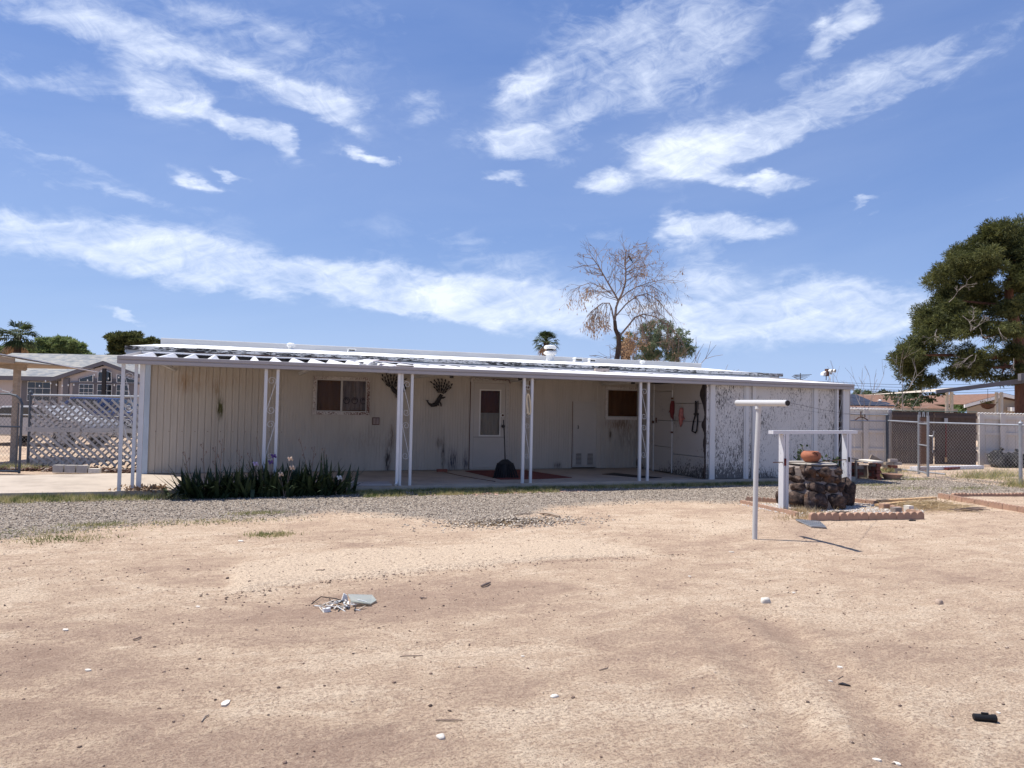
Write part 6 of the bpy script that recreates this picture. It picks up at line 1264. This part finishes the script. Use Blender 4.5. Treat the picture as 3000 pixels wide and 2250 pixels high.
for (a, b) in ((eL, pk_), (pk_, eR)): mb = CF(); mb.prism([(a[0], a[1]-.1), (b[0], b[1]-.1), (b[0], b[1]+.1), (a[0], a[1]+.1)], 'y', D4-.4, D4-.3); mb.build('rake_board', BULB, th_); mb = CF(); mb.add([(a[0], D4-.4, a[1]+.12), (b[0], D4-.4, b[1]+.12), (b[0], D4+9, b[1]+.12), (a[0], D4+9, a[1]+.12)], [(0, 1, 2, 3)]); mb.build('roof', ROOFB, th_)
mb = CF(); u, z = l4(2945, 1200); mb.box(u, u+3.5, D4-.6, D4-.2, z-.1, z+.15); mb.build('porch_beam', BULB, th_)
# patio cover of the neighbour
D5 = 27
pcv = thing('neighbour_patio_cover', 'flat patio cover with dark grey fascia on white posts at the right edge', 'patio cover', cf((Lp(2850, 1300, D5)[0], D5, 0)))
def l5(px, py, d=D5): return Lp(px, py, d)
a = l5(2744, 1147, 24.5); b = l5(3260, 1083, 24.5)
zA, zB = a[1], b[1]
def pv(u, y, z): return (u, y, z)
mb = CF(); mb.prism([(a[0], zA-.07), (b[0], zB-.10), (b[0], zB+.10), (a[0], zA+.05)], 'y', 24.5, 24.56); mb.build('fascia', GREYP, pcv)
mb = CF(); bu = l5(2748, 1150, 30)[0]; mb.add([(a[0], 24.56, zA), (b[0], 24.56, zB), (b[0]+3, 31, zB), (a[0]+.6, 31, zA)], [(0, 1, 2, 3)]); mb.build('roof_deck', simple('patio_soffit', (.55, .47, .38), .05), pcv)
mb = CF(); u, z = l5(2985, 1108, 24.3); mb.prism([(u, z-.08), (u+2, z+.12), (u+2, z+.4), (u, z+.15)], 'y', 24.2, 24.35); mb.build('upper_fascia', GREYP, pcv)
for px in (2776, 2790, 2922, 2936):
    u, z = Lp(px, 1160, 27 if px < 2800 else 28.5); d = 27 if px < 2800 else 28.5; mb = CF(); mb.box(u-.045, u+.045, d, d+.09, 0, z+.15); mb.build('post', BULB, pcv)
for k in range(5):
    u, z = Lp(2783, 1168+k*12, 27); mb = CF(); mb.tube([(u-.08, 27.04, z), (u+.04, 27.04, z+.08), (u+.08, 27.04, z-.0)], .012, 5); mb.build('scroll', BULB, pcv)
u, z = Lp(2894, 1185, 26); hb = thing('hanging_basket', 'hanging basket planter under the neighbour patio cover', 'hanging basket', cf((u, 26, z)))
mb = CF(); mb.lathe([(.04, -.17), (.17, -.12), (.24, 0), (.25, .02), (.0, .03)], (u, 26, z), 16); mb.build('basket', simple('basket_brown', (.14, .07, .05)), hb); mb = CF(); mb.tube([(u, 26, z+.02), (u, 26, z+.55)], .008, 4); mb.build('hanger_wire', DARK, hb)
P = np.array([cf((u+random.gauss(0, .12), 26+random.gauss(0, .1), z+.03+abs(random.gauss(0, .04)))) for _ in range(90)]); V, F_ = leaves(P, np.full(90, .1), np.full(90, .04)); npmesh('plant', V, F_, GRASSG, hb)
# power lines and pole
D6 = 70
pw = thing('utility_pole', 'slim dark utility pole below the left end of the big pine', 'utility pole', cf((Lp(2696, 1150, 60)[0], 60, 0)))
u, z = Lp(2696, 1128, 60); mb = CF(); mb.tube([(u, 60, 0), (u, 60, z+2.2)], .13, 8); mb.build('pole', BARK, pw); mb = CF(); mb.box(u-1.0, u+1.0, 60-.15, 59.8, z+.1, z+.22); mb.build('cross_arm', BARK, pw)
for i, (y0, y1) in enumerate(((1110, 1093), (1117, 1103), (1126, 1110), (1132, 1118))):
    ua, za = Lp(2380, y0+6, 62); ub, zb_ = Lp(3200, y1+10, 58); mb = CF(); mb.tube([(ua+(ub-ua)*t, 62-4*t, za+(zb_-za)*t-.5*math.sin(math.pi*t)) for t in np.linspace(0, 1, 12)], .013, 4)
    o = mb.build('power_line', DARK, None); c_ = cf((ua, 62, 0)); o.data.transform(Matrix.Translation((-c_[0], -c_[1], 0))); o.location = (c_[0], c_[1], 0)
    props(o, ('topmost thin power line crossing the sky by the pine', 'second thin power line from the top by the pine', 'third thin power line from the top by the pine', 'lowest thin power line by the pine')[i], 'power line')
# ------------------------------------------------------------------ trees
def crown(nm, par, blobs, n, ln, wd, mat, frame=True, shell=.55, droop=0):
    tot_ = sum(b[3]*b[4]*b[5] for b in blobs)**.0; VV = []; FF = []; o_ = 0
    wts = np.array([(b[3]*b[5])**1.0 for b in blobs]); wts = wts/wts.sum()
    for b, w in zip(blobs, wts):
        k = max(8, int(n*w)); d = rng.normal(size=(k, 3)); d /= np.linalg.norm(d, axis=1)[:, None]; rr = rng.uniform(shell, 1.05, k)**.7
        # lumpy outline
        ph = b[0]*3.1; bump_ = 1+.22*np.sin(d[:, 0]*5+ph)*np.sin(d[:, 2]*6+ph*2)*1.0+.12*np.sin(d[:, 1]*11+d[:, 2]*9+ph)
        P_ = np.stack([b[0]+d[:, 0]*rr*b[3]*bump_, b[1]+d[:, 1]*rr*b[4]*bump_, b[2]+d[:, 2]*rr*b[5]*bump_], 1)
        W_ = np.stack([CAM[0]+R0[0]*P_[:, 0]+F0[0]*P_[:, 1], CAM[1]+R0[1]*P_[:, 0]+F0[1]*P_[:, 1], P_[:, 2]], 1) if frame else P_
        dw = np.stack([R0[0]*d[:, 0]+F0[0]*d[:, 1], R0[1]*d[:, 0]+F0[1]*d[:, 1], d[:, 2]-droop+.15], 1)
        V, F_ = leaves(W_, np.full(k, ln), np.full(k, wd), dw*1.0, .55); VV.append(V); FF.append(F_+o_); o_ += len(V)
    return npmesh(nm, np.concatenate(VV), np.concatenate(FF), mat, par)
def grow(mb, p, d, L, r, depth, tips, spread=.6, kids=(2, 3), up=.1, shrink=.72, seg=4, sides=5, rmin=.008, grav=0):
    pts = [p]; q = p; dd_ = d.normalized()
    for i in range(seg):
        dd_ = (dd_+Vector((random.gauss(0, .13), random.gauss(0, .13), random.gauss(0, .10)+up*.2-grav*.2))).normalized(); q = q+dd_*L/seg; pts.append(q)
    mb.tube(pts, [r+(r*.62-r)*i/seg for i in range(seg+1)], sides, cap=False)
    if depth == 0: tips += [tuple(x) for x in pts[1:]]; return
    for k in range(random.randint(*kids)):
        ax_ = dd_.orthogonal().normalized(); ax_.rotate(Matrix.Rotation(random.uniform(0, 2*math.pi), 3, dd_)); nd = (dd_+ax_*random.uniform(spread*.5, spread*1.3)).normalized()
        st_i = pts[random.randint(2, seg)] if k else pts[-1]
        grow(mb, st_i, nd, L*shrink*random.uniform(.8, 1.15), max(r*.60, rmin), depth-1, tips, spread, kids, up, shrink, max(2, seg-1), max(3, sides-1), rmin, grav)
# big pine
D7 = 34
pn = thing('pine_tree', 'big dark green pine tree with clumped foliage and dead grey twigs at the right edge', 'pine tree', cf((Lp(2995, 1150, D7)[0], D7, 0)))
def b7(px, py, rx, ry, dd_=0):
    u, z = Lp(px, py, D7); return (u, D7+dd_, z, rx*D7/FOC, max(rx, ry)*.9*D7/FOC, ry*D7/FOC)
bl = []
CZ = [(2960, 690, 75, 42, 0), (2880, 700, 45, 45, -1), (2850, 745, 42, 50, 0), (2790, 770, 42, 22, -1), (2770, 800, 35, 26, 0), (2830, 790, 50, 32, -1.5), (2900, 765, 50, 45, .5), (2960, 745, 60, 40, -1.2), (3010, 700, 60, 55, 0), (2985, 800, 70, 32, -2), (2940, 830, 45, 26, -2.2), (3030, 830, 60, 50, 0), (2850, 850, 48, 26, -1), (2800, 860, 32, 30, .3), (2900, 870, 50, 34, .8), (2775, 905, 40, 26, -.6), (2740, 930, 34, 36, 0), (2720, 950, 26, 22, -.5), (2790, 945, 40, 32, -1), (2890, 920, 42, 24, -1.8), (2930, 905, 38, 22, -1),
      (2700, 985, 32, 24, -.6), (2745, 980, 30, 22, -1.4), (2830, 965, 40, 26, -1), (2700, 1010, 30, 24, 0), (2880, 985, 42, 22, -2), (2645, 1040, 30, 24, -.5), (2680, 1060, 42, 28, 0), (2700, 1090, 34, 24, .3), (2730, 1050, 30, 24, .6), (2800, 1050, 40, 30, -1.5), (2790, 1085, 38, 26, -1), (2850, 1070, 40, 26, -.6), (2740, 1115, 26, 20, .5), (2715, 1130, 16, 14, .4), (2880, 1095, 34, 18, 0), (2930, 1040, 36, 24, -1), (2960, 1080, 22, 14, -1), (2950, 1110, 30, 12, -.5), (2985, 1115, 30, 12, 0), (3000, 1060, 14, 20, 1), (3060, 760, 60, 90, 0), (3060, 950, 40, 60, 1)]
sub = []
for (px, py, rx, ry, dd_) in CZ:
    for _ in range(5):
        a = random.uniform(0, 2*math.pi); t = random.uniform(.15, .8); f_ = random.uniform(.42, .68)
        sub.append(b7(px+math.cos(a)*rx*t, py+math.sin(a)*ry*t, rx*f_, ry*f_*.95, dd_+random.uniform(-.6, .8)))
    sub.append(b7(px, py, rx*.8, ry*.8, dd_+.3)); sub.append(b7(px+rx*.2, py+ry*.3, rx*.8, ry*.7, dd_+1.3))
sub += [b7(px, py, 42, 34, 2.2) for px, py in ((2900, 760), (2960, 820), (2990, 740), (2870, 830), (2960, 720), (2850, 900), (2800, 930), (2940, 870), (2900, 800), (2830, 800), (2790, 900), (2860, 860), (2870, 940), (2930, 920), (2960, 770), (2780, 1008), (2835, 1018), (2745, 1015), (2990, 850), (2900, 720))]
crown('crown', pn, sub, 230000, .17, .034, PINE, shell=.3)
def w7(px, py, d=D7): u, z = Lp(px, py, d); return Vector(cf((u, d, z)))
mb = MB(); base = w7(2998, 1230); base.z = 0
mb.tube([base, w7(2995, 1150), w7(2992, 1060), w7(2985, 990), w7(2965, 920), w7(2955, 860), w7(2970, 780), w7(2990, 720)], [.34, .30, .28, .25, .22, .18, .12, .07], 10); mb.build('trunk', BARKR, pn)
for pts, r in (((2990, 1070, 0), (2920, 1077, -.3), (2850, 1060, -.6)), .10), (((2985, 985, 0), (2935, 975, -.5), (2880, 990, -1)), .10), (((2975, 1050, 0), (2850, 1045, 0), (2770, 1040, 0), (2700, 1040, 0)), .11), (((2960, 900, 0), (2900, 890, 0), (2800, 880, 0)), .1), (((2945, 1065, -.2), (2935, 1100, -.2)), .06), (((2975, 800, 0), (2900, 770, 0), (2820, 770, 0)), .08), (((2985, 950, 0), (2850, 940, 0), (2750, 950, .3)), .1):
    P_ = [w7(a, b, D7+c) for a, b, c in pts]; mb = MB(); mb.tube(P_, [r*(1-.6*i/(len(P_)-1)) for i in range(len(P_))], 7); mb.build('limb', BARKR, pn)
for (px, py, dx_, dy_) in ((2810, 850, 14, -16), (2780, 885, 12, -12), (2840, 945, 18, -20), (2850, 965, 20, -16), (2835, 1050, -16, 12), (2850, 1040, -22, 14), (2745, 965, -8, 12), (2925, 960, 2, 20), (2970, 1050, 0, 40), (2870, 960, 10, 22), (2820, 925, 16, 16), (2860, 1040, -8, 20)):
    mb = MB(); p = w7(px, py, D7-2.3); d = w7(px+dx_, py+dy_, D7-2.4)-p; grow(mb, p, d, .33, .013, 3, [], .6, (2, 3), 0, .75, 3, 4, .005); mb.build('dead_branch', DEADT, pn)
# bare tree behind the roof
D8 = 27
bt = thing('bare_tree', 'nearly leafless tree with dry hanging leaves behind the trailer roof', 'tree', cf((Lp(1815, 1200, D8)[0], D8, 0)))
def w8(px, py, d=D8): u, z = Lp(px, py, d); return Vector(cf((u, d, z)))
mb = MB(); base = w8(1808, 1200); base.z = 0
mb.tube([base, w8(1808, 1050), w8(1813, 1010), w8(1812, 985), w8(1803, 965), w8(1801, 940)], [.11, .10, .095, .09, .075, .065], 9); mb.build('trunk', BARK, bt)
tips = []; mb = MB()
def limb(pts, r, kids=9, kl=1.0, depth=2, grav=.0, spread=.7):
    P_ = [w8(a, b, D8+(c_[0] if c_ else 0)) for a, b, *c_ in pts]; n = len(P_); r *= .62; kids = int(kids*1.5); kl *= .68; mb.tube(P_, [r*(1-.72*i/(n-1)) for i in range(n)], 6, cap=False)
    for _ in range(kids):
        t = random.uniform(.2, 1)*(n-1); i = min(int(t), n-2); p = P_[i].lerp(P_[i+1], t-i); d = (P_[i+1]-P_[i]).normalized(); s_ = d.orthogonal().normalized(); s_.rotate(Matrix.Rotation(random.uniform(0, 6.28), 3, d)); nd = d*random.uniform(.2, .8)+s_*random.uniform(.5, 1)+Vector((0, 0, -grav)); grow(mb, p, nd, kl*random.uniform(.6, 1.2), r*.30, depth, tips, spread, (2, 4), .1-grav, .72, 4, 4, .0036, grav)
limb([(1801, 940), (1805, 900), (1812, 882), (1800, 860), (1785, 835), (1768, 805), (1750, 775), (1733, 752)], .075, 14, .85)
limb([(1808, 890), (1822, 860), (1832, 830), (1834, 795), (1830, 770), (1834, 732)], .07, 14, .8)
limb([(1805, 925), (1835, 890), (1865, 868), (1895, 860), (1930, 880, -.5), (1955, 915, -.8)], .05, 16, .8, 2, .5)
limb([(1815, 985), (1840, 955), (1860, 930), (1885, 920), (1920, 928), (1960, 955), (1985, 985)], .065, 16, .8, 2, .6)
limb([(1812, 880), (1840, 855), (1870, 838), (1910, 838), (1945, 860)], .045, 14, .8, 2, .4)
limb([(1800, 945), (1792, 905), (1785, 888), (1765, 888), (1735, 910), (1720, 930)], .05, 16, .7, 2, .8)
limb([(1792, 860), (1760, 840), (1730, 828), (1700, 838), (1692, 850)], .035, 9, .6, 2, .3)
limb([(1830, 800), (1860, 785), (1890, 778), (1925, 770)], .03, 10, .6, 2); limb([(1870, 840), (1900, 828), (1940, 820), (1975, 822)], .03, 10, .6, 2, .2); limb([(1833, 770), (1850, 755), (1870, 752)], .025, 8, .5, 2)
mb.build('branches', TWIG, bt)
tp_ = np.array(tips); 
def near8(px, py, r_, n):
    c_ = np.array(w8(px, py)); k = tp_[np.linalg.norm(tp_-c_, axis=1) < r_]; 
    if len(k) == 0: k = c_[None]
    return k[rng.integers(0, len(k), n)]+rng.normal(size=(n, 3))*.07
P = np.concatenate([near8(1745, 930, 1.2, 520), near8(1770, 900, 1.2, 120), near8(1865, 850, .9, 190), near8(1900, 860, 1.2, 120), near8(1800, 800, 1.2, 80), tp_[rng.integers(0, len(tp_), 320)]])
V, F_ = leaves(P, np.full(len(P), .115), np.full(len(P), .035), np.tile([0, 0, -1.3], (len(P), 1)), .35); npmesh('dry_leaves', V, F_, DRYL, bt)
# small bird up there
q = w8(1845, 758, D8-.4); bd_ = thing('bird', 'small dark bird perched near the top of the bare tree', 'bird', q.to_tuple())
mb = MB(); rr_ = Vector(R0); mb.tube([q+rr_*-.06+Vector((0, 0, .10)), q+rr_*-.035+Vector((0, 0, .10)), q+rr_*-.01+Vector((0, 0, .06)), q+rr_*.03+Vector((0, 0, -.0)), q+rr_*.07+Vector((0, 0, -.07)), q+rr_*.12+Vector((0, 0, -.16))], [.006, .024, .034, .038, .02, .012], 8); mb.build('bird_body', DARK, bd_, smooth=True)
# shrubby tree with brown tangle, right of the trunk
gs = thing('shrub_tree', 'grey green shrubby tree with a tangle of brown stems beside the bare tree', 'tree', cf((Lp(1930, 1200, 29)[0], 29, 0)))
mb = MB(); tips2 = []; base = Vector(cf((Lp(1925, 1200, 29)[0], 29, 0)))
for k in range(9):
    random.seed(100+k); grow(mb, base+Vector((random.gauss(0, .5), 0, 0)), Vector((random.gauss(0, .35), random.gauss(0, .2), 1)), 1.9, .05, 3, tips2, .6, (2, 3), .1, .72, 4, 5, .01)
mb.build('trunk', TWIG, gs)
def bN(px, py, rx, ry, D_, dd_=0): u, z = Lp(px, py, D_); return (u, D_+dd_, z, rx*D_/FOC, max(rx, ry)*.8*D_/FOC, ry*D_/FOC)
def sprays(par, D_, spec, n, mat, ln, wd, nm='crown'):
    sub_ = []
    for px, py, rx, ry in spec:
        for _ in range(16): a = random.uniform(0, 6.28); t = random.uniform(.2, .95); sub_.append(bN(px+math.cos(a)*rx*t, py+math.sin(a)*ry*t, rx*random.uniform(.12, .27), ry*random.uniform(.11, .25), D_, random.uniform(-.8, .8)))
    return crown(nm, par, sub_, n, ln, wd, mat, shell=.05)
sprays(gs, 29, [(1930, 1010, 60, 50), (1975, 1015, 48, 42), (1900, 995, 40, 45), (1985, 985, 32, 30), (2005, 1030, 30, 26), (1940, 965, 40, 26), (1930, 1035, 80, 24)], 16000, WILLOWL, .12, .03)
sprays(gs, 29, [(1840, 1020, 24, 45), (1865, 1010, 25, 35)], 900, DRYL, .14, .04, 'dry_foliage')
mb = MB(); tl_ = []
for k in range(26):
    p = Vector(cf((Lp(random.uniform(1835, 1925), 1000, 28.6)[0], 28.6+random.uniform(-.3, .3), random.uniform(3.2, 4.4)))); grow(mb, p, Vector((random.gauss(0, 1), random.gauss(0, .5), random.gauss(-.3, .6))), .8, .012, 2, tl_, .8, (2, 3), 0, .7, 3, 3, .007)
mb.build('stem_tangle', TWIG, gs)
# palms
def palm(nm, lab, px, py, D_, r, n, htop=None, skirt=0):
    u, z = Lp(px, py, D_); root = thing('palm_tree', lab, 'palm tree', cf((u, D_, 0))); mb = CF(); mb.tube([(u, D_, 0), (u+.05, D_, z*.5), (u, D_, z)], [.3, .24, .22], 8); mb.build('trunk', BARK, root)
    for k in range(n):
        e = random.uniform(-.5, 1.35) if k < n*.8 else random.uniform(-1.2, -.4); a = 2.399*k; d = Vector((math.cos(a)*math.cos(e), math.sin(a)*math.cos(e), math.sin(e))); mb = CF(); c = Vector((u, D_, z)); h = c+d*r*.45-Vector((0, 0, .05*r))
        mb.tube([c, c+d*r*.25, h], [.03, .02, .015], 4)
        sd = d.cross(Vector((0, 0, 1))).normalized(); upv = sd.cross(d).normalized(); m = 11
        for j in range(m):
            t = (j/(m-1)-.5)*2; dirv = (d*math.cos(t*1.15)+sd*math.sin(t*1.15)+upv*random.uniform(-.1, .1)).normalized(); L_ = r*.55*(1-.22*abs(t))*random.uniform(.85, 1.1); tip = h+dirv*L_+Vector((0, 0, -.16*r)); mid_ = h+dirv*L_*.55; w_ = sd.cross(dirv).normalized() if abs(t) < 2 else upv; w_ = dirv.cross(upv).normalized()*.055*r*.6
            mb.add([h, mid_+w_, tip, mid_-w_], [(0, 1, 2, 3)])
        mb.build('frond', PALML if e > -.6 else DRYL, root)
palm('p', 'fan palm with a wide shaggy crown at the far left', 52, 984, 50, 1.6, 46)
palm('p', 'small dense fan palm seen over the roof behind the chimney', 1600, 1002, 60, 1.35, 44)
palm('p', 'hidden brown fan palm behind the bare tree trunk', 1832, 1000, 33, .75, 26)
def tree(lab, cx, D_, spec, n, mat, ln, wd, hz=1.5, sp=True, cat='tree', nm='broadleaf_tree', r=.2):
    t = thing(nm, lab, cat, cf((Lp(cx, 1150, D_)[0], D_, 0))); u = Lp(cx, 1150, D_)[0]; mb = MB(); tt = []; grow(mb, Vector(cf((u, D_, 0))), Vector((0, 0, 1)), hz, r, 3, tt, .55, (2, 3), .3, .7, 4, 6, .02); mb.build('trunk', BARK, t)
    if sp: sprays(t, D_, spec, n, mat, ln, wd)
    else: crown('crown', t, [bN(px+random.uniform(-.5, .5)*rx, py+random.uniform(-.5, .5)*ry, rx*.5, ry*.5, D_, random.uniform(-1, 1)) for px, py, rx, ry in spec for _ in range(6)], n, ln, wd, mat, shell=.2)
    return t
tree('feathery light green mesquite tree behind the left house roof', 190, 56, [(60, 1038, 60, 24), (120, 1028, 50, 26), (160, 1020, 55, 34), (210, 1030, 45, 30), (240, 1045, 36, 18), (0, 1040, 50, 20), (135, 1003, 26, 14), (265, 1052, 16, 8), (100, 1022, 40, 16), (170, 1008, 36, 18), (205, 1015, 34, 16), (10, 1025, 40, 14), (150, 1040, 70, 20)], 42000, MESQ, .27, .085, 1.6)
tree('dark green pine behind the left end of the trailer roof', 370, 60, [(345, 990, 26, 16), (385, 985, 34, 14), (340, 1015, 28, 18), (375, 1010, 40, 20), (420, 1000, 30, 10), (455, 998, 18, 6), (350, 1045, 22, 12)], 22000, PINE, .26, .08, 2.0, False, 'pine tree', 'pine_tree')
tree('faint low tree crown behind the solar house at its left', 2535, 75, [(2520, 1155, 22, 12), (2545, 1160, 18, 8)], 1600, WILLOWL, .3, .1, 1.2)
tree('rounded olive green tree behind the brown roof', 2620, 80, [(2600, 1160, 28, 14), (2650, 1155, 30, 12), (2680, 1160, 20, 10)], 3000, DKLEAF, .35, .12, 1.2)
tree('green tree between the brown roof and the tan house', 2760, 62, [(2755, 1175, 34, 24), (2790, 1190, 34, 20), (2820, 1178, 22, 12), (2740, 1195, 20, 18)], 5200, DKLEAF, .28, .09, 1.2)
tree('dark green tree just left of the tan house', 2830, 58, [(2820, 1182, 30, 18), (2800, 1200, 30, 16)], 2600, MESQ, .25, .09, 1.2)
tree('small leafy citrus bush sticking up over the brown gate', 2700, 26, [(2655, 1180, 32, 14), (2690, 1168, 26, 14), (2640, 1165, 18, 12), (2725, 1155, 12, 6)], 900, DKLEAF, .12, .05, .8, r=.04)
dt = thing('dead_sapling', 'leafless grey sapling above the fence left of the brown gate', 'sapling', cf((Lp(2585, 1200, 24)[0], 24, 0))); mb = MB(); u = Lp(2585, 1200, 24)[0]
random.seed(5)
for k in range(6): grow(mb, Vector(cf((u+random.gauss(0, .1), 24, 0))), Vector((random.gauss(-.25, .35), random.gauss(0, .1), 1)), 1.5, .022, 3, [], .55, (2, 3), .05, .68, 4, 4, .005)
mb.build('branches', DEADT, dt)

ant = thing('tv_antenna', 'thin television antenna far behind the right end of the trailer roof', 'antenna', cf((Lp(2345, 1200, 50)[0], 50, 0)))
u, z = Lp(2345, 1093, 50); mb = CF(); mb.tube([(u, 50, 0), (u, 50, z)], .03, 6); mb.build('mast', GALVD, ant)
for k in range(6): mb = CF(); mb.tube([(u-.55+.12*(k % 2), 50-.3+.1*k, z-.15-.02*k), (u+.65-.1*k, 50-.3+.1*k, z-.10-.09*k)], .018, 4); mb.build('element', GALVD, ant)
